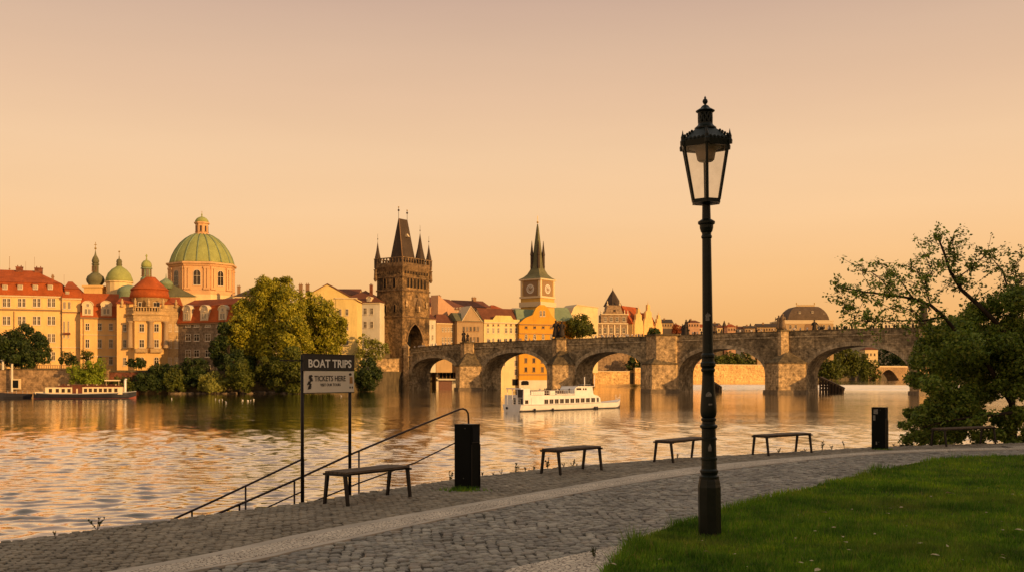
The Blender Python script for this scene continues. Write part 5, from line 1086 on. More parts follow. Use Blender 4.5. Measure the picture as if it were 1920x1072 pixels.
shell(F, H, 0, W_, F.z(692), 8, MT['white']); b = MB(); b.frustum((-.6, W_+.6, -2.6, 8.5), F.z(692)+.01, (1.5, W_-1.5, 2, 5), F.z(676)); b.build('roof', MT['trim'], H)
b = MB(); b.box(.8, W_-.8, -.06, .1, F.z(709), F.z(695)); b.build('veranda_shade', MT['void'], H); b = MB(); b.box(0, W_, -2.2, -.01, F.z(712), F.z(709.4)); b.build('veranda_floor', MT['white'], H)  # black sheet on the wall imitates the shade under the veranda
for i in range(6): x = .6+i*(W_-1.2)/5; b = MB(); b.box(x-.1, x+.1, -2.1, -1.9, F.z(709.3), F.z(692.2)); b.build('veranda_post', MT['trimd'], H)
b = MB(); b.box(1, W_-2.4, -.07, .1, 0, F.z(712.5)); b.build('boat_door', MT['boatbrown'], H)
for px, lab in ((5.5, 'white lamp mast on the left quay at the very edge of the picture'), (22.5, 'taller white mooring mast on the left quay wall above the dark barge')):
    l0 = spot(px, 294.5, -3.6 if px > 10 else 3.6); o = thing('white_mast', lab, 'mast', l0); z_ = EYE+(HZ-676)/FPX*294-l0.z; b = MB(); b.tube([(0, 0, 0), (0, 0, z_)], .32, 8); b.build('pole', MT['white'], o); b = MB(); b.box(-.45, .45, -.45, .45, z_, z_+.4); b.build('cap', MT['white'], o)
l0 = spot(31, 295, LAND-5.5); o = thing('quay_kiosk', 'small dark opening with stone frame at the foot of the left quay wall', 'kiosk', l0); b = MB(); b.box(-1.1, 1.1, -.6, .5, 0, 3); b.build('hut', MT['trim'], o); b = MB(); b.box(-.9, .8, -.66, -.605, .4, 2.6); b.build('opening', MT['void'], o)  # the black sheet imitates shade inside a hollow
F = Facade(62, 297.6, 128, 297.6, LAND); o = F.place(thing('balustrade_fence', 'low brown railing fence on top of the left quay wall', 'fence')); b = MB()
for i in range(17): x = F.w*i/16; b.box(x-.08, x+.08, -.08, .08, 0, 1.5)
b.box(0, F.w, -.05, .05, 1.35, 1.5); b.box(0, F.w, -.05, .05, .5, .6); b.build('bars', MT['trimd'], o)
# wall of land behind the open end so nothing floats: far road bridge seen through the fifth arch
F = Facade(1628, 900, 1790, 940, UPWATER-.4); o = F.place(thing('far_road_bridge', 'distant pale arched road bridge seen through the rightmost bridge arch', 'bridge')); W_ = F.w; zt = F.z(688)
pl = [(0, 0), (0, zt), (W_, zt), (W_, 0)]
for a, c in ((1690, 1744), (1646, 1686)):
    u0, u1 = F.u(a), F.u(c); 
    pl = pl+[(u1+(u0-u1)*t, .2+(F.z(692.5)-.2)*math.sin(PI*t)) if 0 < t < 1 else (u1+(u0-u1)*t, 0) for t in np.linspace(0, 1, 13)] if a == 1690 else pl+[(u1+(u0-u1)*t, .2+(F.z(692.5)-.2)*math.sin(PI*t)) if 0 < t < 1 else (u1+(u0-u1)*t, 0) for t in np.linspace(0, 1, 13)]
b = MB(); b.profile(pl, 0, 14); b.build('arches', MT['quay'], o); b = MB(); b.box(0, W_, -.4, .1, zt, zt+1.2); b.build('parapet', MT['trim'], o)
F = Facade(1622, 905, 1646, 905, LAND); o = F.place(thing('riverside_block', 'tall pale riverside block beside the far road bridge under the rightmost arch', 'building')); shell(F, o, 0, F.w, F.z(655), 14, MT['pale']); wins(F, o, [1627, 1633, 1640], 664, 2.6, 5, 'dark'); wins(F, o, [1627, 1633, 1640], 676, 2.6, 5, 'dark'); hip_roof(o, 0, F.w, 0, 14, F.z(655)+.01, F.z(650), 3, MT['brownroof'])
# house-shaped block added out of view behind the camera to shade the lawn
o = thing('shade_row_block', 'long cream house-shaped block added out of view to shade the lawn', 'building', (50-.643*45, -18-.766*45, -.02), math.atan2(.766, .643)); b = MB(); b.box(0, 90, -14, 0, 0, 14); b.build('wall', MT['pale'], o); b = MB(); b.frustum((-.5, 90.5, -14.5, .5), 14.01, (3, 87, -7.2, -6.8), 19); b.build('roof', MT['brownroof'], o)
# ---------- the stone bridge ----------
BF = Facade(760, 384, 1490, 300, WATER)
bridge = BF.place(thing('stone_bridge', 'long weathered sandstone bridge with round arches and pointed piers crossing the river', 'bridge'))
TOPL = [(760, 656), (800, 649.5), (880, 643.5), (960, 640), (1040, 637), (1120, 634), (1240, 630), (1360, 625), (1490, 620.5), (1600, 617), (1730, 613.5), (1990, 606)]
top = [BF.uz(x, y) for x, y in TOPL]
def topz(u): return float(np.interp(u, [p[0] for p in top], [p[1] for p in top]))
ARCH = [(772, 857, 700, 670), (906, 1026, 702, 660), (1080, 1209, 702, 659), (1272, 1435, 704, 653), (1511, 1706, 706, 647), (1765, 1940, 706, 640)]
BW = 11.0; outline = []; rings = []
for x0, x1, ys, yc in ARCH:
    xc, a = (x0+x1)/2, (x1-x0)/2; pts = []
    for t in np.linspace(PI, 0, 25):
        px = xc+a*math.cos(t); pts.append(BF.uz(px, ys-(ys-yc)*math.sin(t)**.86))
    rings.append(pts); outline += [(pts[0][0], -3)]+pts+[(pts[-1][0], -3)]
u_end = BF.u(1985)
poly = [(top[0][0]-3, -3)]+outline+[(u_end, -3), (u_end, topz(u_end)-.62)]+[(u, z-.62) for u, z in top[::-1] if u < u_end]+[(top[0][0]-3, top[0][1]-.62)]
b = MB(); b.profile(poly, 0, BW); b.build('spandrel_wall', MT['bridge'], bridge)
us = sorted([u for u, z in top if u < u_end]+[u_end]); us[0] -= 3
b = MB(); b2 = MB()
for y0, y1, nm in ((-.12, .38, 0), (BW-.38, BW+.12, 1)):
    pl = [(u, topz(u)-1.16 if u > top[0][0] else top[0][1]-1.16) for u in us]+[(u, topz(u)) for u in us[::-1]]; b = MB(); b.profile(pl, y0, y1); b.build('parapet', MT['bridge'], bridge)
    pl = [(u, topz(u)+.004) for u in us]+[(u, topz(u)+.24) for u in us[::-1]]; b = MB(); b.profile(pl, y0-.12, y1+.1); b.build('coping', MT['cap'], bridge)
pl = [(u, topz(u)-1.75) for u in us]+[(u, topz(u)-1.42) for u in us[::-1]]; b = MB(); b.profile(pl, -.22, .1); b.build('string_course', MT['ring'], bridge)
for pts in rings:
    b = MB(); uc = (pts[0][0]+pts[-1][0])/2; n_ = len(pts)
    def outp(i, k):
        a, c = pts[max(i-1, 0)], pts[min(i+1, n_-1)]; dx, dz = c[0]-a[0], c[1]-a[1]; l = math.hypot(dx, dz); return (pts[i][0]-dz/l*k, pts[i][1]+dx/l*k)
    for i in range(n_-1):
        q4 = [pts[i], pts[i+1], outp(i+1, 1.15), outp(i, 1.15)]; b.profile(q4, -.14-.03*(i % 2), .05)
    b.build('arch_ring', MT['ring'], bridge)
def pent(u0, u1, p, sh=.25, y=.2): return [(u1, y), (u0, y), (u0, -p*sh), ((u0+u1)/2, -p), (u1, -p*sh)]
def pier(x0, x1, p, ytop, ycap, pil=None, ptop=None, pp=2.2):
    u0, u1 = BF.u(x0), BF.u(x1); um = (u0+u1)/2; zt = BF.z(ytop, (x0+x1)/2); zc = BF.z(ycap, (x0+x1)/2); P = pent(u0, u1, p)
    b = MB(); b.prism(P, -3, zt); pr = b.build('pier', MT['pier'], bridge)
    b = MB(); k = 1.05; b.prism([(um+(x-um)*k, y*k if y < 0 else y) for x, y in P], zt+.003, zt+.35); b.prism(P, zt+.353, zc, [(um+.5, .2), (um-.5, .2), (um-.5, -.1), (um, -.25), (um+.5, -.1)]); b.build('cap', MT['cap'], pr)
    b = MB(); k = 1.14; b.prism([(um+(x-um)*k, y*k-.3 if y < 0 else y) for x, y in P], -3, 1.0, [(um+(x-um)*1.08, y*1.08-.15 if y < 0 else y) for x, y in P]); b.build('starling', MT['wetstone'], pr)
    if pil:
        a, c = BF.u(pil[0]), BF.u(pil[1]); zt2 = BF.z(ptop, (pil[0]+pil[1])/2); Q = pent(a, c, pp, .35); b = MB(); b.prism(Q, zt, zt2); b.build('pilaster', MT['pier'], bridge)
        b = MB(); m = (a+c)/2; b.prism([(m+(x-m)*1.12, y*1.12 if y < 0 else y) for x, y in Q], zt2+.003, zt2+.45); b.build('pedestal_cap', MT['cap'], bridge); return m, zt2+.45
pt1 = pier(859, 903, 6.0, 686, 652, (866, 889), 643); pt2 = pier(1030, 1078, 6.0, 684, 648, (1038, 1062), 636); pt3 = pier(1209, 1271, 6.5, 683, 650, (1216, 1270), 629, 4.6); pt4 = pier(1438, 1512, 6.6, 681, 657, (1460, 1479), 621); pt5 = pier(1708, 1762, 6.6, 680, 655, (1724, 1742), 613)
b = MB(); u_ = BF.u(1207); b.box(u_-.3, u_+3.2, -1.6, .2, -3, BF.z(641, 1210)); b.build('buttress', MT['bridge'], bridge)
b = MB(); u_ = BF.u(763); b.box(u_-1.1, u_+1.2, -.7, .2, -3, topz(u_)+.9); b.frustum((u_-1.3, u_+1.4, -.9, .4), topz(u_)+.904, (u_-.2, u_+.3, -.3, -.1), topz(u_)+2.2); b.build('end_pillar', MT['pier'], bridge)
o = wall_run('bridge_abutment', 'lit rubble stone abutment wall at the foot of the bridge tower', [spot(704, 381.5, 0), spot(757, 386, 0)], WATER-1, EYE+(HZ-672)/FPX*383, 'pier', 1.5)
b = MB(); pp_ = [spot(700, 385, 0), spot(757, 389.5, 0), spot(800, 402, 0), spot(790, 420, 0), spot(700, 420, 0)]; b.prism([(p.x, p.y) for p in pp_], LAND-1, EYE+(HZ-661)/FPX*386); tag(b.build('bridgehead_ground', MT['earth']), kind='structure')
# statues on the piers
def figure(b, x, y, z, h, seed):
    r = random.Random(seed); w_ = h*.17; b.smooth = True
    b.lathe([(w_*1.25, z), (w_*1.15, z+.15*h), (w_*.9, z+.42*h), (w_*.75, z+.55*h), (w_*.98, z+.74*h), (w_*.7, z+.81*h), (w_*.3, z+.84*h), (w_*.28, z+.86*h)], 9, (x, y), r.random())
    b.ball((x, y, z+.92*h), w_*.42, w_*.42, h*.075, 8, 6)
    s = r.choice((-1, 1)); b.tube([(x+s*w_*.8, y, z+.76*h), (x+s*w_*1.5, y-.1, z+.62*h), (x+s*w_*1.2, y-.35, z+(.85 if r.random() < .5 else .5)*h)], [w_*.3, w_*.24, w_*.15], 6)
    b.tube([(x-s*w_*.8, y, z+.76*h), (x-s*w_*1.1, y-.2, z+.6*h), (x-s*w_*.3, y-.45, z+.58*h)], [w_*.3, w_*.24, w_*.15], 6)
def statue(m, z, y, lab, figs, mat, cross=0):
    w2 = BF.L+BF.e*m+BF.n*y; o = thing('bridge_statue', lab, 'statue', (w2.x, w2.y, WATER+z), BF.rz); b = MB(); b.box(-1.1, 1.1, -.7, .7, 0, .9); b.build('plinth', MT['cap'], o)
    for i, (dx, h) in enumerate(figs): b = MB(); figure(b, dx, 0, .9, h, int(m*10)+i); b.build('figure', MT[mat], o)
    if cross: b = MB(); b.tube([(0, .2, .9), (0, .2, .9+cross)], .12, 6); b.tube([(-.8, .2, cross*.78), (.8, .2, cross*.78)], .1, 6); b.build('cross', MT[mat], o)
    return o
statue(pt1[0]-.6, pt1[1]-.5, -.6, 'dark two-figure statue group on the leftmost bridge pier', [(-.9, 3.7), (.9, 2.8)], 'statue'); statue(pt2[0]-.2, pt2[1]-.4, -.6, 'tall dark pair of statues in front of the orange house', [(-1.1, 5.6), (1.3, 5.2)], 'statue', 5)
statue(pt4[0]-.6, pt4[1]-.5, -.6, 'sandstone saint statue group on the pier left of the domed theatre', [(-.7, 4.0), (.5, 4.4)], 'statue2'); statue(BF.u(1505), topz(BF.u(1505))-1.1, BW-.4, 'single dark statue standing out against the domed theatre', [(0, 4.0)], 'statue')
statue(BF.u(1518), topz(BF.u(1518))-1.1, BW-.4, 'low dark rounded statue group right of the single dark statue', [(-.6, 2.2), (0, 2.4), (.6, 2.2)], 'statue'); statue(BF.u(1283), topz(BF.u(1283))-1.1, 1, 'dark crouching statue group beside the double lantern left of the lamp post', [(-.9, 3.4), (0, 4.6), (.8, 2.6)], 'statue'); statue(pt5[0], pt5[1]-.4, -.6, 'dark statue pillar half hidden behind the tree branches', [(0, 6.4)], 'statue')
def deck(px, y, dz=-1.15): u = BF.u(px); w2 = BF.L+BF.e*u+BF.n*y; return Vector((w2.x, w2.y, WATER+topz(u)+dz))
o = thing('bridge_lamp', 'double lantern lamp on the bridge beside the crouching statue group', 'street lamp', deck(1287.5, .9), BF.rz); b = MB(); b.tube([(0, 0, 0), (0, 0, 5.6)], .10, 6); b.tube([(-.55, 0, 5.2), (.55, 0, 5.2)], .07, 6); b.build('pole', MT['iron'], o)
for s in (-1, 1): b = MB(); b.lathe([(.12, 5.1), (.28, 5.7), (.34, 5.75), (.12, 6.1), (.04, 6.3)], 6, (s*.6, 0)); b.build('lantern', MT['iron'], o)
for px, lab in ((1600.5, 'slim dark lamp standard on the bridge above the rightmost visible arch'),): o = thing('bridge_lamp', lab, 'street lamp', deck(px, .9), BF.rz); b = MB(); b.tube([(0, 0, 0), (0, 0, 4.4)], .09, 6); b.build('pole', MT['iron'], o); b = MB(); b.lathe([(.1, 4.3), (.26, 4.8), (.1, 5.2), (.02, 5.5)], 6); b.build('lantern', MT['iron'], o)
# people along the parapet: one skinned body, copied
me = bpy.data.meshes.new('person'); bm = bmesh.new()
J = [(0, 0, .95), (0, 0, 1.2), (0, 0, 1.42), (0, 0, 1.52), (0, -.01, 1.66), (.19, 0, 1.40), (.25, -.02, 1.12), (.22, -.14, .92), (-.19, 0, 1.40), (-.25, -.02, 1.12), (-.22, -.14, .92), (.10, 0, .9), (.11, 0, .48), (.12, .02, .06), (-.10, 0, .9), (-.11, -.03, .48), (-.12, .0, .06)]
sl = bm.verts.layers.skin.verify()
vs_ = [bm.verts.new(p) for p in J]
for a, c in [(0, 1), (1, 2), (2, 3), (3, 4), (2, 5), (5, 6), (6, 7), (2, 8), (8, 9), (9, 10), (0, 11), (11, 12), (12, 13), (0, 14), (14, 15), (15, 16)]: bm.edges.new((vs_[a], vs_[c]))
for v, r_ in zip(vs_, [.16, .15, .15, .06, .115, .075, .055, .04, .075, .055, .04, .095, .07, .06, .095, .07, .06]): v[sl].radius = (r_, r_*.8 if r_ > .12 else r_)
vs_[0][sl].use_root = True
bm.to_mesh(me); bm.free(); po = bpy.data.objects.new('person', me); C.objects.link(po); po.modifiers.new('s', 'SKIN'); sm = po.modifiers.new('d', 'SUBSURF'); sm.levels = 1
bpy.context.view_layer.update(); base = bpy.data.meshes.new_from_object(po.evaluated_get(bpy.context.evaluated_depsgraph_get())); bpy.data.objects.remove(po)
pm = []
for i, (up_m, lo_m) in enumerate(((MT['cloth_light'], MT['cloth_dark']), (MT['cloth_dark'], MT['cloth_dark']))):
    m_ = base.copy(); m_.materials.clear()
    for x in (up_m, lo_m, MT['skin'], MT['statue']): m_.materials.append(x)
    for p in m_.polygons: z = p.center.z; p.material_index = 1 if z < .92 else (0 if z < 1.5 else (3 if z > 1.7 or p.center.y > .05 else 2)); p.use_smooth = True
    pm.append(m_)
pr_ = random.Random(5)
def person(px, y, i, dz=-1.15): o = link('person', pm[i], None, deck(px, y, dz), pr_.uniform(0, 6)); o.scale = (1.15, 1.15, pr_.uniform(1.08, 1.18)); return tag(o, ['distant person in light clothes standing behind the bridge parapet', 'distant person in dark clothes standing behind the bridge parapet'][i], 'person', ['people in light clothes along the bridge', 'people in dark clothes along the bridge'][i])
for k in range(74): person(pr_.choice([pr_.uniform(770, 860), pr_.uniform(800, 1000), pr_.uniform(1100, 1200), pr_.uniform(1130, 1200), pr_.uniform(1295, 1440), pr_.uniform(1420, 1560)]), pr_.uniform(.9, 1.6), 0, -.62)
for k in range(64): person(pr_.choice([pr_.uniform(900, 1200), pr_.uniform(1300, 1450), pr_.uniform(1530, 1730), pr_.uniform(1560, 1725), pr_.uniform(1600, 1725)]), pr_.uniform(.8, 2.0), 1, -.62)

# ---------- bridge tower ----------
e1 = Vector((.564, .826)); crn = spot(754.5, 384, 0)
TW = thing('bridge_tower', 'blackened gothic bridge tower with steep wedge roof, corner spires and pointed gateway', 'tower', (crn.x, crn.y, LAND-.2), math.atan2(e1.y, e1.x))
b0 = LAND-.2; Z = lambda y: EYE+(HZ-y)/FPX*386-b0; TA, TB = 16.0, 12.7
zd, za, zp, zq = Z(655), Z(606), Z(500), Z(482.5)
xa, xb = 2.7, 11.6; xm = (xa+xb)/2; hs = zd+(za-zd)*.30
arc = [(xa, 0), (xa, hs)]+[(xb-(xb-xa)*math.cos(t), hs+(za-hs)*math.sin(t)/.866) for t in np.linspace(.12, PI/3, 8)]; arc = arc+[(2*xm-x, z) for x, z in arc[:-1]][::-1]
b = MB(); b.profile([(0, 0)]+arc+[(TA, 0), (TA, zp), (0, zp)], 0, TB); b.build('wall', MT['towerstone'], TW)
b = MB(); pts = arc[1:-1]
for i in range(len(pts)-1):
    p, q_ = pts[i], pts[i+1]; f = lambda a: (xm+(a[0]-xm)*1.14, zd+(a[1]-zd)*1.06); b.profile([p, q_, f(q_), f(p)], -.35, .1)
b.build('gate_arch', MT['towertrim'], TW)
b = MB(); b.box(xa-.3, xb+.3, TB*.45, TB*.45+.4, 0, za); b.build('gate_shade_panel', MT['void'], TW)  # near-black slab across the passage, painting its shade
for y_, h_ in ((594, .55), (545, .6), (520, .35), (502, .5)):
    b = MB(); z_ = Z(y_); b.box(-.3, TA+.3, -.3, .15, z_, z_+h_); b.box(-.297, .15, .15, TB+.3, z_, z_+h_); b.box(TA-.15, TA+.297, .15, TB+.3, z_, z_+h_); b.build('string_course', MT['towertrim'], TW)
b = MB(); b.frustum((-.05, TA+.05, -.05, TB+.05), zp-1.6, (-.75, TA+.75, -.75, TB+.75), zp-.002); b.box(-.75, TA+.75, -.75, TB+.75, zp, zp+1.5)
for i in range(12): x = -.75+(TA+1.1)*i/11; b.box(x, x+.42, -.75, -.4, zp+1.5, zq-.35); b.box(x, x+.42, TB+.4, TB+.75, zp+1.5, zq-.35)
for i in range(10): y = -.4+(TB+.7)*i/9; b.box(-.75, -.4, y, y+.42, zp+1.5, zq-.35); b.box(TA+.4, TA+.75, y, y+.42, zp+1.5, zq-.35)
b.box(-.85, TA+.85, -.85, -.3, zq-.347, zq); b.box(-.85, TA+.85, TB+.3, TB+.85, zq-.347, zq); b.box(-.85, -.3, -.3, TB+.3, zq-.347, zq); b.box(TA+.3, TA+.85, -.3, TB+.3, zq-.347, zq); b.build('parapet', MT['towertrim'], TW)
b = MB(); b.box(.3, TA-.3, .3, TB-.3, zp+.2, zp+1.7); b.build('gallery_floor', MT['darkroof'], TW)
b = MB(); b.frustum((3.4, 11.2, 2.7, 9.4), zp+1.6, (4.9, 9.9, 5.9, 6.2), Z(405.5)); rf = b.build('roof', MT['darkroof'], TW)
for x in (4.9, 9.9): mast(rf, x, 6.05, Z(407), Z(383 if x < 6 else 386), .09, 'statue', 'finial', Z(390 if x < 6 else 392))
for x in (4.9, 9.9): b = MB(); z_ = Z(384 if x < 6 else 387); b.ball((x, 6.05, z_), .28, None, None, 8, 6); b.build('star', MT['gilt'], rf)
b = MB(); b.smooth = True; b.tube([(3.42, 2.68, zp+1.6), (4.9, 5.88, Z(405.5))], .17, 5); b.build('hip_flashing', MT['trimd'], rf)
b = MB(); b.frustum((7.3, 8.3, 3.3, 5), Z(440), (7.5, 8.1, 4.2, 5), Z(434)); b.build('roof_vent', MT['trim'], rf)
for x, y, r_, zt in ((.2, TB-.2, 1.0, Z(451)), (TA-.2, .1, 1.0, Z(452)), (12.2, 1.5, 1.75, Z(432)), (TA-.2, TB-.2, 1.0, Z(452))):
    b = MB(); b.lathe([(r_, zp-.2), (r_, zq+.2), (r_*1.12, zq+.25), (r_*.55, zq+(zt-zq)*.45), (.06, zt)], 8, (x, y)); sp = b.build('corner_spire', MT['darkroof'], TW); mast(sp, x, y, zt-.4, zt+3.2, .05, 'statue', 'finial', zt+1.2)
for x, y in ((-.5, TB+.3), (TA+.5, -.3)): b = MB(); b.lathe([(.3, Z(526)), (.75, Z(521)), (.62, Z(519)), (.5, Z(506)), (.8, Z(503))], 8, (x, y)); b.build('bartizan', MT['towertrim'], TW)
def slot(u, zc, w_, h_, side, mat='glass', fr_=True):
    b = MB(); pr = [(-w_/2, -h_/2), (w_/2, -h_/2), (w_/2, h_/2-w_/2), (0, h_/2), (-w_/2, h_/2-w_/2)]
    if side == 0: loc, rz = (u, 0, zc), 0
    else: loc, rz = (0, u, zc), -PI/2
    f = MB(); ro = [(x*1.0+math.copysign(.22, x) if x else 0, z+(.3 if z > 0 else 0)) for x, z in pr]
    for i in range(5): j = (i+1) % 5; f.profile([pr[i], pr[j], ro[j], ro[i]], -.22, .03)
    fo = f.build('window', MT['towertrim'], TW, loc, rz); b.add([(x, -.04, z) for x, z in pr], [(0, 1, 2, 3, 4)]); b.build('pane', MT[mat], fo)
for i in range(9): slot(1.5+i*1.62, Z(508), .75, 2.0, 0, 'void')
for i in range(6): slot(3.1+i*2.0, Z(529), 1.0, 3.7, 0, 'void')
for yy in (4.0, 8.6): slot(yy, Z(529), 1.1, 3.6, 1, 'void'); slot(yy-.2, Z(577), 1.1, 2.8, 1, 'void')
for i in range(6): slot(1.5+i*1.95, Z(508), .7, 1.8, 1, 'towerstone')
b = MB(); b.box(7.6, 10.2, -.6, .1, Z(583), Z(570)); b.frustum((7.4, 10.4, -.8, .1), Z(570)+.003, (8.7, 9.1, -.3, .05), Z(557)); b.build('canopied_niche', MT['towertrim'], TW)
b = MB(); figure(b, 8.9, -.75, Z(583), 2.6, 3); b.build('statue', MT['pier'], TW)
b = MB(); b.box(6.6, 11.2, -.07, .05, Z(572), Z(556)); b.build('niche_shade_panel', MT['statue2'], TW)  # flat brown panel whose colour stands in for a shaded recess
for x in (2.0, 13.8): b = MB(); figure(b, x, -.35, Z(575), 2.8, int(x)); b.build('statue', MT['pier'], TW)

# ---------- boats ----------
def hull(st, zsplit=.13):     # stations (u, half width, z bottom, z top), centre line y = 0
    b = MB(); b.smooth = False; n_ = len(st); vs = []
    for u, w_, zb1, zt1 in st:
        zs = [zb1-.6, zb1+zsplit, zb1+(zt1-zb1)*.25, zb1+(zt1-zb1)*.7, zt1]; ws = [w_*.75, w_*.86, w_*.93, w_*1.0, w_*1.03]
        vs += [(u, -a, z) for a, z in zip(ws, zs)]+[(u, a, z) for a, z in zip(ws[::-1], zs[::-1])]
    m_ = 10; fs = []
    for i in range(n_-1):
        for k in range(m_): fs.append((i*m_+k, (i+1)*m_+k, (i+1)*m_+(k+1) % m_, i*m_+(k+1) % m_))
    b.add(vs, fs+[tuple(range(m_))[::1], tuple(range((n_-1)*m_, n_*m_))[::-1]])
    for i in range((n_-1)*m_):
        if i % m_ in (0, 8): b.m[i] = 1
    return b
F = Facade(982, 144.6, 1162, 161, WATER); O = F.off(-2.1)      # F: the near side of the hull, O: its centre line
boat = F.place(thing('tour_boat', 'white two-deck excursion boat under way in mid river in front of the bridge', 'boat'))
u = lambda px: F.u(px); uc = lambda px: O.u(px); z = lambda py, px: F.uz(px, py)[1]; zc_ = lambda py, px: O.uz(px, py)[1]; Y = 2.1; ub = uc(1162.5)
hl = [(-.25, 1.75, .05, z(758, 978)), (.1, 1.95, 0, z(758, 982)), (.9, 2.08, 0, z(758, 990)), (u(1030), 2.1, 0, z(757.6, 1030)), (u(1090), 2.05, 0, z(755.6, 1090)), (u(1115), 1.85, 0, z(754.3, 1115)), (ub-2.9, 1.45, 0, zc_(752.6, 1136)), (ub-1.5, .85, .05, zc_(750.5, 1147)), (ub-.5, .32, .3, zc_(748.6, 1157)), (ub, .04, .9, zc_(747.2, 1162))]
hull(hl).build('hull', [MT['boatwhite'], MT['boatdark']], boat, (0, Y, 0))
b = MB()
for (ua, wa, _, za_), (ub_, wb, _, zb1) in zip(hl, hl[1:]): b.tube([(ua, Y-wa*1.04, za_-.02), (ub_, Y-wb*1.04, zb1-.02)], .05, 5)
b.build('rubbing_strake', MT['boatgrey'], boat)
ztop = lambda px: z(740.3, 1000)+(z(740.0, 1120)-z(740.3, 1000))*(px-1000)/120
b = MB(); b.profile([(.25, z(760, 982)), (.25, ztop(984)), (u(1120), ztop(1120)), (u(1124), z(741.3, 1124)), (u(1128), z(745, 1128)), (u(1129), z(755, 1128))], Y-1.84, Y+1.84); cb = b.build('cabin', MT['boatwhite'], boat)
wx = [1026.6+9.75*i for i in range(10)]+[1123.0]
for i, px in enumerate(wx):
    w_ = (u(px+3.3)-u(px-3.3)) if i < 10 else .45; h_ = .60; zz_ = z(752.3-.36*i, px); b = MB(); b.box(-w_/2-.05, w_/2+.05, -.04, .0, -h_/2-.05, -h_/2); b.box(-w_/2-.05, w_/2+.05, -.04, 0, h_/2, h_/2+.05); b.box(-w_/2-.05, -w_/2, -.04, 0, -h_/2, h_/2); b.box(w_/2, w_/2+.05, -.04, 0, -h_/2, h_/2); b.box(-.015, .015, -.03, 0, -h_/2, h_/2); wo_ = b.build('window', MT['boatgrey'], cb, (u(px), Y-1.845, zz_)); b = MB(); b.add([(-w_/2, -.01, -h_/2), (w_/2, -.01, -h_/2), (w_/2, -.01, h_/2), (-w_/2, -.01, h_/2)], [(0, 1, 2, 3)]); b.build('pane', MT['glass'], wo_)
zz_ = z(753, 990); b = MB(); b.box(u(987), u(993), Y-1.87, Y-1.842, zz_-.26, zz_+.26); b.build('window', MT['glass'], cb)
b = MB(); b.box(u(998.3), u(998.9), Y-1.86, Y-1.842, z(760, 998), z(746, 998)); b.build('panel_seam', MT['boatgrey'], cb)
b = MB(); b.box(.3, u(997), Y-1.8, Y-.6, ztop(990)+.01, z(728, 990)); b.build('stern_house', MT['boatwhite'], boat)
b = MB(); b.box(.22, .298, Y-1.65, Y-.75, z(745, 980), z(730, 980)); b.build('companionway', MT['boatdark'], boat)
b = MB(); b.box(-.35, u(984), Y-1.85, Y+1.0, z(729.2, 983), z(727, 983)); b.build('stern_canopy', MT['boatwhite'], boat)
for y_ in (-.1, .9): b = MB(); b.tube([(-.2, Y+y_, z(758, 980)), (-.2, Y+y_, z(729, 980))], .045, 6); b.build('canopy_post', MT['boatwhite'], boat)
for y0, y1 in ((-1.7, -.9), (-.3, .1)): b = MB(); b.box(.17, .248, Y+y0, Y+y1, z(757, 982), z(746, 982)); b.build('stern_door', MT['boatdark'], boat)
b = MB()
for h_ in (.35, .7): b.tube([(-.2, Y-1.6, z(758, 981)+h_), (-.2, Y+1.6, z(758, 981)+h_)], .025, 5)
for k in range(6): b.tube([(-.2, Y-1.6+k*.64, z(758, 981)), (-.2, Y-1.6+k*.64, z(758, 981)+.7)], .02, 4)
b.build('stern_railing', MT['boatwhite'], boat)
b = MB()
for px in range(1000, 1084, 4): b.tube([(u(px), Y-1.78, ztop(px)), (u(px), Y-1.78, ztop(px)+.66)], .02, 4)
for h_ in (.33, .66): b.tube([(u(998), Y-1.78, ztop(998)+h_), (u(1084), Y-1.78, ztop(1084)+h_)], .025, 5)
b.build('deck_railing', MT['boatwhite'], boat)
for a, c, h_ in ((999, 1024, .55), (1034, 1044, .68), (1047, 1082, .18)): b = MB(); b.box(u(a), u(c), Y-1.75, Y-1.70, ztop(a)+.04, ztop(a)+h_); b.build('rail_panel', MT['boatwhite'], boat)
for i in range(10):
    px = 1001+i*8.2
    for yy in (-.9, .6): b = MB(); b.box(-.22, .22, -.4, .4, .0, .36); b.box(-.25, -.18, -.4, .4, .36, .72); b.build('deck_seat', MT['boatbrown' if i % 3 else 'boatgrey'], boat, (u(px), Y+yy, ztop(px)+.01))
zz1 = z(724.5, 1095); b = MB(); b.profile([(u(1084), ztop(1084)), (u(1084), zz1-.35), (u(1087), zz1), (u(1117), zz1), (u(1119), z(738, 1120)), (u(1124), ztop(1120)-.1)], Y-1.45, Y+1.45); wh = b.build('wheelhouse', MT['boatwhite'], boat)
for a, c in ((1087, 1096), (1099, 1101.5), (1103, 1106)): b = MB(); b.box(u(a), u(c), Y-1.48, Y-1.452, z(730.5, a), z(727, a)); b.build('window', MT['glass'], wh)
b = MB(); b.box(u(1088), u(1118), Y-1.6, Y+1.6, zz1+.005, zz1+.10); b.build('wheelhouse_roof', MT['boatwhite'], wh)
b = MB(); b.box(uc(1089), uc(1103), Y-.5, Y+.5, zz1+.28, zz1+.33); b.build('radar_deck', MT['boatgrey'], wh)
for px, y1, r_ in ((1096, 706, .08), (1114.5, 702, .06)): b = MB(); b.tube([(uc(px), Y, zz1), (uc(px), Y, zc_(y1, px))], r_, 6); b.build('mast', MT['boatwhite'], boat)
b = MB()
for f, w_ in ((2.9, 1.4), (2.0, 1.05), (1.1, .6)): b.tube([(ub-f, Y-w_, zc_(752, 1145)), (ub-f, Y-w_, zc_(746, 1145))], .025, 5)
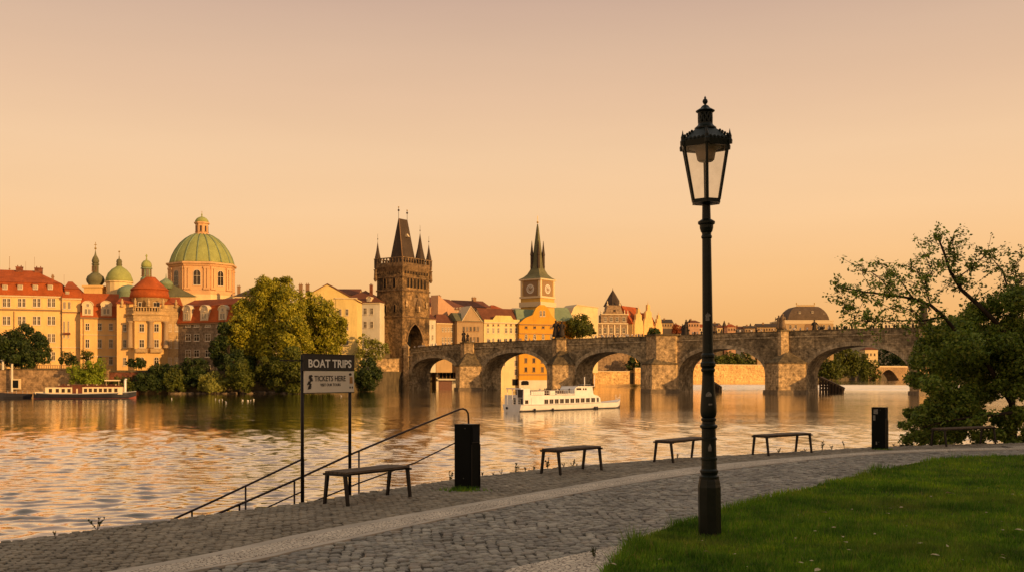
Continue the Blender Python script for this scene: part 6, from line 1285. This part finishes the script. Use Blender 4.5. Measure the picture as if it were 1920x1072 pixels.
b.tube([(ub-2.9, Y-1.4, zc_(746, 1140)), (ub-1.1, Y-.6, zc_(744.6, 1152)), (ub-.1, Y, zc_(744, 1161))], .025, 5); b.tube([(ub-1.1, Y, zc_(749, 1150)), (ub-1.1, Y, zc_(739.5, 1150))], .04, 5); b.tube([(ub-.05, Y, zc_(748, 1162)), (ub-.05, Y, zc_(738, 1162.5))], .03, 5); b.build('bow_railing', MT['boatwhite'], boat)
for px, py in ((1002.5, 767.5), (1036.5, 766.8), (1118, 763.5), (1122, 763.3)): b = MB(); b.smooth = True; b.ball((0, 0, 0), .18, .13, .2, 10, 6); b.build('fender', MT['boatdark'], boat, (u(px), (-.06 if px < 1100 else .22), z(py, px)))
b = MB(); b.smooth = True; b.ball((0, 0, 0), .13, .2, .2, 10, 6); b.build('fender', MT['boatdark'], boat, (-.32, Y+.9, z(765, 980)))

for px, yy, i in ((1006, .6, 1), (1028, -.5, 0), (1050, .9, 1), (1058, -.8, 0), (1072, .4, 1), (1079, -.9, 1)):
    v_ = F.L+F.e*F.u(px)+F.n*(2.1+yy); o = link('person', pm[i], None, (v_.x, v_.y, WATER+ztop(px)+.02), pr_.uniform(0, 6)); o.scale = (.8, .8, .62 if i else .58); tag(o, ['tiny passenger in light clothes on the upper deck of the white boat', 'tiny passenger in dark clothes on the upper deck of the white boat'][i], 'person', ['light passengers on the tour boat', 'dark passengers on the tour boat'][i])
F = Facade(60, 229, 254, 235, WATER); boat = F.place(thing('moored_tour_boat', 'moored cream excursion boat with a dark hull, brown middle and open upper deck', 'boat')); Y = 2.4
u = lambda px: F.u(px); z = lambda py, px: F.uz(px, py)[1]
hl = [(0, .6, .1, z(736.5, 60)), (u(70), 1.7, 0, z(736.3, 70)), (u(95), 2.4, 0, z(737.5, 95)), (u(150), 2.5, 0, z(737.8, 150)), (u(210), 2.3, 0, z(736.3, 210)), (u(240), 1.4, 0, z(734.6, 240)), (u(254), .2, .5, z(733, 254))]
hull(hl, .03).build('hull', [MT['boatdark'], MT['boatred']], boat, (0, Y, 0))
b = MB()
for (ua, wa, _, za_), (ub, wb, _, zb1) in zip(hl, hl[1:]): b.tube([(ua, Y-wa*1.04, za_), (ub, Y-wb*1.04, zb1)], .09, 5)
b.build('gunwale', MT['boatgrey'], boat)
b = MB(); b.box(.4, u(98), Y-1.8, Y+1.8, -.15, .12) if 0 else b.box(u(64), u(84), Y-1.3, Y+1.3, z(738, 72), z(734, 72)); b.build('stern_deck', MT['boatcream'], boat)
zt_ = z(725.6, 110); zt2 = z(725, 190)
for a, c, nm in ((84, 135, 'aft_cabin'), (154, 229, 'fore_cabin')):
    b = MB(); b.box(u(a), u(c), Y-2.0, Y+2.0, .9, zt_ if a < 100 else zt2); cb = b.build(nm, MT['boatcream'], boat)
    for px in ([94, 107, 118, 129] if a < 100 else [160, 169, 178.5, 188, 197, 206, 217]):
        w_ = u(px+3.1)-u(px-3.1); h_ = .74; b = MB(); b.box(-w_/2, w_/2, -.04, 0, -h_/2-.06, -h_/2); b.box(-w_/2, w_/2, -.04, 0, h_/2, h_/2+.06); wo_ = b.build('window', MT['boatbrown'], cb, (u(px), Y-2.005, (zt_ if a < 100 else zt2)-.72)); b = MB(); b.add([(-w_/2, -.012, -h_/2), (w_/2, -.012, -h_/2), (w_/2, -.012, h_/2), (-w_/2, -.012, h_/2)], [(0, 1, 2, 3)]); b.build('pane', MT['glass'], wo_)
b = MB(); b.box(u(135.2), u(153.8), Y-2.05, Y+2.05, .9, z(722, 145)); mc = b.build('saloon', MT['boatbrown'], boat)
b = MB(); b.box(u(142.5), u(145.5), Y-2.08, Y-2.055, z(737, 144), z(728, 144)); b.build('door', MT['trim'], mc); b = MB(); b.box(u(134), u(157), Y-2.3, Y+2.3, z(722, 145)+.004, z(720.5, 145)); b.build('saloon_roof', MT['boatbrown'], mc)
b = MB()
for px in list(range(108, 134, 4))+list(range(158, 228, 4)): b.tube([(u(px), Y-1.95, z(726.5, px)), (u(px), Y-1.95, z(720, px))], .035, 4)
b.tube([(u(107), Y-1.95, z(720.3, 107)), (u(134), Y-1.95, z(720.3, 134))], .05, 5); b.tube([(u(155), Y-1.95, z(720, 155)), (u(228), Y-1.95, z(720.5, 228))], .05, 5); b.build('deck_railing', MT['boatbrown'], boat)
for a, c in ((107, 134), (156, 228)): b = MB(); b.box(u(a), u(c), Y-1.93, Y-1.88, z(725, a), z(722.3, a)); b.build('rail_panel', MT['boatbrown'], boat)
for i in range(13):
    px = 110+i*9
    if 134 < px < 158: continue
    b = MB(); b.box(-.3, .3, -1.2, 1.2, 0, .4); b.box(-.33, -.24, -1.2, 1.2, .4, .85); b.build('deck_bench', MT['boatbrown' if i % 2 else 'boatcream'], boat, (u(px), Y, z(726.3, px)))
b = MB(); b.box(u(195), u(223), Y-1.4, Y+1.4, z(713.6, 208), z(711.5, 208)); b.build('deck_awning', MT['boatcream'], boat); b = MB(); b.tube([(u(197), Y, z(726, 197)), (u(197), Y, z(713.7, 197))], .05, 5); b.tube([(u(221), Y, z(726, 221)), (u(221), Y, z(713.7, 221))], .05, 5); b.build('awning_post', MT['boatcream'], boat)
b = MB(); b.tube([(u(233), Y, 1), (u(233), Y, z(713, 233)), (u(233.6), Y, z(711, 233)), (u(236), Y, z(711.5, 236))], .28, 8); b.build('funnel', MT['boatwhite'], boat)
F = Facade(6, 228, 62, 236, WATER); barge = F.place(thing('dark_barge', 'low black work barge moored left of the cream excursion boat', 'barge')); u = lambda px: F.u(px); z = lambda py, px: F.uz(px, py)[1]
hull([(0, .8, .1, z(735.5, 8)), (u(11), 1.9, 0, z(736, 11)), (u(40), 2.1, 0, z(737, 40)), (u(62), 1.9, 0, z(737.5, 60))]).build('hull', [MT['boatdark'], MT['boatdark']], barge, (0, 2.1, 0)); b = MB(); b.box(u(14), u(56), .9, 3.3, z(737, 30), z(734.4, 30)); b.build('deck_cover', MT['trimd'], barge)
for px in (18, 26, 34, 46, 54): b = MB(); b.tube([(u(px), .5, z(737, px)), (u(px), .5, z(731.5, px))], .05, 4); b.build('rail_post', MT['boatgrey'], barge)
# gulls resting on the water
gm = MB(); gm.smooth = True; gm.ball((0, 0, .10), .26, .13, .12, 10, 6); gm.tube([(.18, 0, .14), (.25, 0, .26), (.30, 0, .30)], [.06, .05, .05], 6); gm.ball((.31, 0, .31), .065, None, None, 8, 6); gm.tube([(.36, 0, .31), (.43, 0, .295)], [.022, .006], 5); gm.tube([(-.2, 0, .12), (-.36, 0, .17)], [.08, .015], 6)
gme = gm.mesh('gull', MT['gull'])
for px, py in ((322, 747), (404, 748), (411, 750), (417, 749.5), (424, 754), (455, 750), (465, 751), (470, 750.5), (476, 749), (640, 742), (1365, 712), (1350, 717)):
    d_ = 9600/(py-HZ); o = link('gull', gme, None, spot(px, min(d_, 395), WATER+.01 if d_ < 395 else UPWATER+.01), pr_.uniform(0, 6)); o.scale = (.7,)*3; tag(o, 'white gull resting on the water, a bright speck', 'gull', 'gulls on the river')
# timber ice guards in front of the piers
def ice_guard(px0, px1, ytop, d_, lab):
    F = Facade(px0, d_, px1, d_*.985, UPWATER-1.2); o = F.place(thing('ice_guard', lab, 'ice guard')); W_ = F.w; H_ = F.z(ytop)
    b = MB(); b.add([(0, -1.1, H_), (W_, -.2, .6), (W_, .2, .6), (0, 1.1, H_), (0, -1.1, H_+.45), (W_, -.2, 1.05), (W_, .2, 1.05), (0, 1.1, H_+.45)], [(0, 3, 2, 1), (4, 5, 6, 7), (0, 1, 5, 4), (2, 3, 7, 6), (0, 4, 7, 3), (1, 2, 6, 5)]); b.build('sloping_beam', MT['timber'], o)
    for i in range(8):
        f = i/8; x = W_*f; h_ = H_*(1-f)+.6*f
        for yy in (-1, 1): b = MB(); y_ = yy*(1.1-.8*f); b.box(x, x+W_*.062, y_-.2, y_+.2, -2, h_); b.build('post', MT['timber'], o)
    for k in (.02, .27, .52, .77):
        for yy in (-1, 1): b = MB(); y_ = yy*1.18; b.add([(0, y_-.12, H_*k), (W_*(1-k), y_*(k+.1)-.12, H_*k), (W_*(1-k), y_*(k+.1)+.12, H_*k), (0, y_+.12, H_*k), (0, y_-.12, H_*k+.55), (W_*(1-k), y_*(k+.1)-.12, H_*k+.55), (W_*(1-k), y_*(k+.1)+.12, H_*k+.55), (0, y_+.12, H_*k+.55)], [(0, 3, 2, 1), (4, 5, 6, 7), (0, 1, 5, 4), (2, 3, 7, 6), (0, 4, 7, 3), (1, 2, 6, 5)]); b.build('rail', MT['timber'], o)
ice_guard(1539, 1584, 708, 322, 'dark timber ice guard sloping into the water right of the big pointed pier'); ice_guard(1328, 1353, 712, 352, 'small dark timber ice guard beside the lamp post under the fourth arch')
# ---------- trees across the river ----------
GREEN = {'gold': leafy('golden_leaf', [(.17, .185, .012), (.26, .255, .017), (.35, .32, .022), (.43, .37, .032), (.22, .225, .014)], .3), 'olive': leafy('olive_leaf', [(.06, .08, .012), (.085, .105, .014), (.115, .13, .018), (.15, .155, .022)], .3),
         'dark': leafy('deep_green_leaf', [(.022, .040, .009), (.036, .058, .012), (.052, .076, .016), (.07, .09, .018)], .25), 'willow': leafy('willow_leaf', [(.20, .21, .04), (.28, .28, .05), (.36, .34, .075)], .35),
         'ivy': leafy('ivy_leaf', [(.17, .24, .016), (.25, .31, .022), (.32, .36, .03)], .3), 'rust': leafy('rust_leaf', [(.30, .07, .02), (.42, .12, .03), (.25, .06, .02)], .3)}
def tree(name, label, d, clumps, mat, per=900, leaf=(.35, .75), base_z=LAND, seed=1, group=None, trunk=True, cat='tree', dz=.9, shell=.5, foot=None, droop=0):
    rng = np.random.default_rng(seed); k = d/FPX; xs = [c[0] for c in clumps]; bx = foot if foot else sum(xs)/len(xs); base = spot(bx, d, base_z); o = thing(name, label, cat, base, 0, group); cl = []
    for c in clumps:
        x, y, rx = c[:3]; ry = c[3] if len(c) > 3 else rx*.9; p = np.array(at(x, y, d+rng.normal(0, dz*rx*k*.5)))-np.array(base); cl.append((p, (rx*k, rx*k*.95, ry*k), (rx*ry)/700))
        for s in range(7):
            a = rng.uniform(0, 2*PI); f = rng.uniform(.55, 1.0); r_ = rx*k*rng.uniform(.22, .46); cl.append((p+np.array((math.cos(a)*rx*k*f, -abs(rng.normal(0, rx*k*.6)), math.sin(a)*ry*k*f)), (r_, r_, r_*.9), (rx*ry)/3600))
    P, D = clump_points(cl, per*1.7, rng, shell); kk = P[:, 2] > -6.6-base_z+LAND; P, D = P[kk], D[kk]; V, Fq = quads(P, rng.uniform(leaf[0], leaf[1], len(P))*.72, rng, 1, droop, D, 1.0); link('crown', np_mesh('crown', V, Fq, GREEN[mat]), o)
    if trunk:
        b = MB(); zt = max(c[0][2] for c in cl)*.55; trunk_mb(b, (0, 0, -.5), (0, 0, zt), max(.12, min(.9, zt*.05)), [tuple(c[0]) for c in cl[::5]][:8], rng); b.build('trunk', MT['bark'], o)
    return o
tree('large_tree', 'largest golden green tree on the far bank, tallest crown left of the bridge tower', 306, [(512, 556, 32), (480, 572, 30), (545, 566, 32), (515, 590, 38), (458, 600, 28), (490, 615, 36), (540, 612, 38), (438, 632, 26), (470, 648, 36), (515, 648, 40), (555, 645, 32), (500, 540, 20), (530, 538, 20), (452, 575, 16)], 'gold', 900, (.3, .7), LAND, 1, foot=510)
tree('round_tree', 'golden round crowned tree in front of the yellow gabled house', 312, [(592, 572, 24), (612, 590, 24), (628, 606, 22), (598, 606, 26), (622, 632, 24), (637, 636, 15), (590, 636, 24), (610, 655, 24), (575, 600, 20), (576, 575, 15), (638, 615, 12)], 'gold', 850, (.3, .7), LAND, 2, foot=603)
tree('shaded_tree', 'dark shaded tree at the left foot of the tallest golden tree', 300, [(425, 655, 22), (412, 668, 18), (440, 680, 24), (424, 615, 14), (415, 640, 15), (465, 690, 24), (405, 650, 12)], 'dark', 800, (.3, .65), LAND, 3, foot=430)
tree('spreading_tree', 'low olive green spreading tree right in front of the tallest golden tree', 298, [(520, 690, 28), (548, 685, 30), (578, 690, 28), (500, 705, 24), (540, 714, 28), (575, 714, 26), (604, 700, 24), (625, 695, 20), (640, 712, 18), (610, 720, 20), (655, 700, 14)], 'olive', 900, (.28, .62), LAND, 4, foot=560)
tree('poplar', 'slim grey green tree beside the sign and the bridge abutment', 350, [(684, 640, 15), (700, 650, 16), (715, 655, 13), (675, 660, 13), (690, 670, 18), (708, 668, 14), (722, 652, 8, 9)], 'willow', 620, (.3, .55), LAND, 5, shell=.2)
tree('bank_shrub', 'big dark green shrub hanging to the water left of the abutment wall', 340, [(690, 690, 20), (678, 705, 18), (697, 708, 18), (688, 722, 18), (706, 700, 12), (668, 718, 12)], 'dark', 900, (.28, .6), -1, 6, None, True, 'shrub')
tree('willow_bush', 'pale yellow green willow bush at the waterline beside the round bush', 293, [(398, 712, 20, 18), (408, 722, 18, 12), (385, 722, 14, 12)], 'willow', 1000, (.25, .55), -2, 7, None, True, 'bush')
tree('round_bush', 'round mid green bush at the waterline right of the willow bush', 294, [(449, 702, 24, 26), (440, 715, 18, 16), (460, 716, 18, 16)], 'olive', 950, (.25, .55), -2, 8, None, True, 'bush')
tree('bank_shrub', 'dark shrub standing behind the willow bush below the grey-brown house', 298, [(360, 690, 20), (378, 685, 16), (345, 692, 14), (372, 705, 18), (352, 708, 18)], 'dark', 900, (.25, .55), 0, 9, None, True, 'shrub')
tree('bank_shrub', 'brownish green shrub at the water below the pavilion', 295, [(322, 712, 18), (338, 716, 16), (330, 700, 12), (345, 725, 12, 8)], 'olive', 900, (.25, .55), -1, 10, None, True, 'shrub')
tree('bank_shrub', 'dense dark shrub on the bank between brick wall and pavilion', 296, [(290, 704, 20), (305, 695, 16), (275, 714, 18), (258, 715, 16), (298, 718, 18), (318, 696, 14)], 'dark', 900, (.25, .55), -1, 11, None, True, 'shrub')
tree('clipped_hedge', 'clipped dark hedge in front of the pavilion columns', 300, [(245, 680, 9, 8), (255, 679, 10, 9), (265, 681, 9, 8)], 'dark', 1100, (.25, .5), LAND, 12, None, True, 'hedge')
tree('broadleaf_tree', 'dark dense tree in front of the cream mansion at the left edge', 299, [(20, 638, 22), (45, 628, 22), (68, 640, 20), (35, 655, 26), (62, 662, 22), (10, 660, 20), (82, 655, 14), (85, 672, 12), (25, 675, 18), (52, 678, 20), (-8, 645, 20)], 'dark', 950, (.28, .62), LAND, 13, foot=40)
tree('round_shrub', 'small round dark shrub at the corner of the cream mansion', 300, [(128, 670, 13, 12), (136, 676, 10, 9)], 'dark', 1200, (.2, .45), LAND, 14, None, True, 'shrub')
tree('young_tree', 'thin young tree in front of the ochre townhouse', 301, [(160, 662, 9), (170, 664, 8), (163, 672, 8)], 'olive', 800, (.2, .4), LAND, 15, shell=.2)
tree('wall_ivy', 'bright green ivy hanging over the left quay wall', 294.6, [(142, 700, 14, 16), (158, 696, 16, 18), (175, 698, 16, 20), (190, 690, 10, 22), (165, 712, 20, 10), (186, 708, 14, 14)], 'ivy', 1000, (.2, .42), -1, 16, None, False, 'ivy', .35)
tree('bank_shrub', 'reddish green shrub over the brick wall below the pavilion', 295, [(215, 722, 14, 10), (232, 718, 14, 12), (250, 724, 12, 10)], 'olive', 800, (.2, .45), -2, 17, None, True, 'shrub')
tree('round_tree', 'round green tree behind the bridge between cream gable and museum', 446, [(1086, 604, 19, 17), (1076, 613, 15, 14), (1098, 614, 15, 14), (1087, 620, 20, 13), (1068, 622, 10, 10), (1107, 623, 9, 9)], 'olive', 1000, (.4, .8), 3.5, 18)
for i, (x, y, r_, d_, lab) in enumerate([(1370, 672, 16, 640, 'left one of the trees on the golden quay wall seen through the fourth arch'), (1396, 674, 15, 650, 'right one of the trees on the golden quay wall seen through the fourth arch'), (1345, 678, 13, 630, 'small tree beside the lamp post seen through the fourth arch')]):
    tree('quay_tree', lab, d_, [(x, y, r_), (x-9, y+5, r_*.7), (x+9, y+6, r_*.7)], 'olive', 500, (.8, 1.5), 6, 20+i, 'trees on the golden quay')
for i, (x, y, r_, d_, lab) in enumerate([(1556, 682, 22, 760, 'leftmost bushy tree on the far bank seen through the rightmost arch'), (1582, 672, 26, 800, 'tallest tree on the far bank seen through the rightmost arch'), (1608, 676, 22, 850, 'middle tree on the far bank seen through the rightmost arch'), (1630, 690, 14, 900, 'small tree next to the pale block under the rightmost arch')]):
    tree('far_bank_tree', lab, d_, [(x, y, r_), (x-10, y+10, r_*.75), (x+11, y+8, r_*.75), (x, y+16, r_*.8), (x-14, y+20, r_*.5), (x+14, y+20, r_*.5)], 'olive', 320, (.9, 1.8), LAND, 30+i, 'trees beyond the rightmost arch')
tree('quay_tree', 'dark green tree behind the cream quay wall under the third arch', 492, [(1192, 680, 14), (1203, 690, 11), (1182, 684, 9)], 'dark', 700, (.5, 1.0), LAND, 40)
o = tree('rust_tree', 'small rust red tree crown behind the bridge beside the crouching statues', 420, [(1270, 616, 9, 9), (1266, 620, 7, 7), (1275, 620, 6, 6)], 'rust', 1500, (.3, .6), 3.5, 41)
tree('dark_yew', 'dark rounded yew crown rising over the wide middle pier', 366, [(1226, 622, 9, 8), (1220, 626, 7, 6), (1232, 626, 6, 6)], 'dark', 1600, (.3, .6), 5, 42)
tree('far_wood', 'dark wooded hillside beyond the far road bridge', 1020, [(1660, 672, 26, 22), (1700, 668, 28, 24), (1740, 668, 28, 24)], 'dark', 260, (1.5, 3), LAND, 43, None, True, 'wood')
# low stones along the far shore
MT['rock'] = plain('shore_rock', (.20, .15, .10), .9, .4, 1.5)
for px in range(322, 560, 12):
    rr.seed(px); b = MB(); r_ = rr.uniform(.6, 1.2); b.ball((0, 0, 0), r_*1.5, r_, r_*.45, 7, 5); b.v = [(x*rr.uniform(.8, 1.2), y*rr.uniform(.8, 1.2), z*rr.uniform(.8, 1.2)) for x, y, z in b.v]
    d_ = float(np.interp(px, [292, 420, 560], [296, 299, 315])); tag(b.build('shore_rock', MT['rock'], None, spot(px+rr.uniform(-4, 4), d_-1.2, WATER+.1), rr.uniform(0, 6)), 'low flat rock at the far waterline below the trees', 'rock', 'rocks along the far shore')
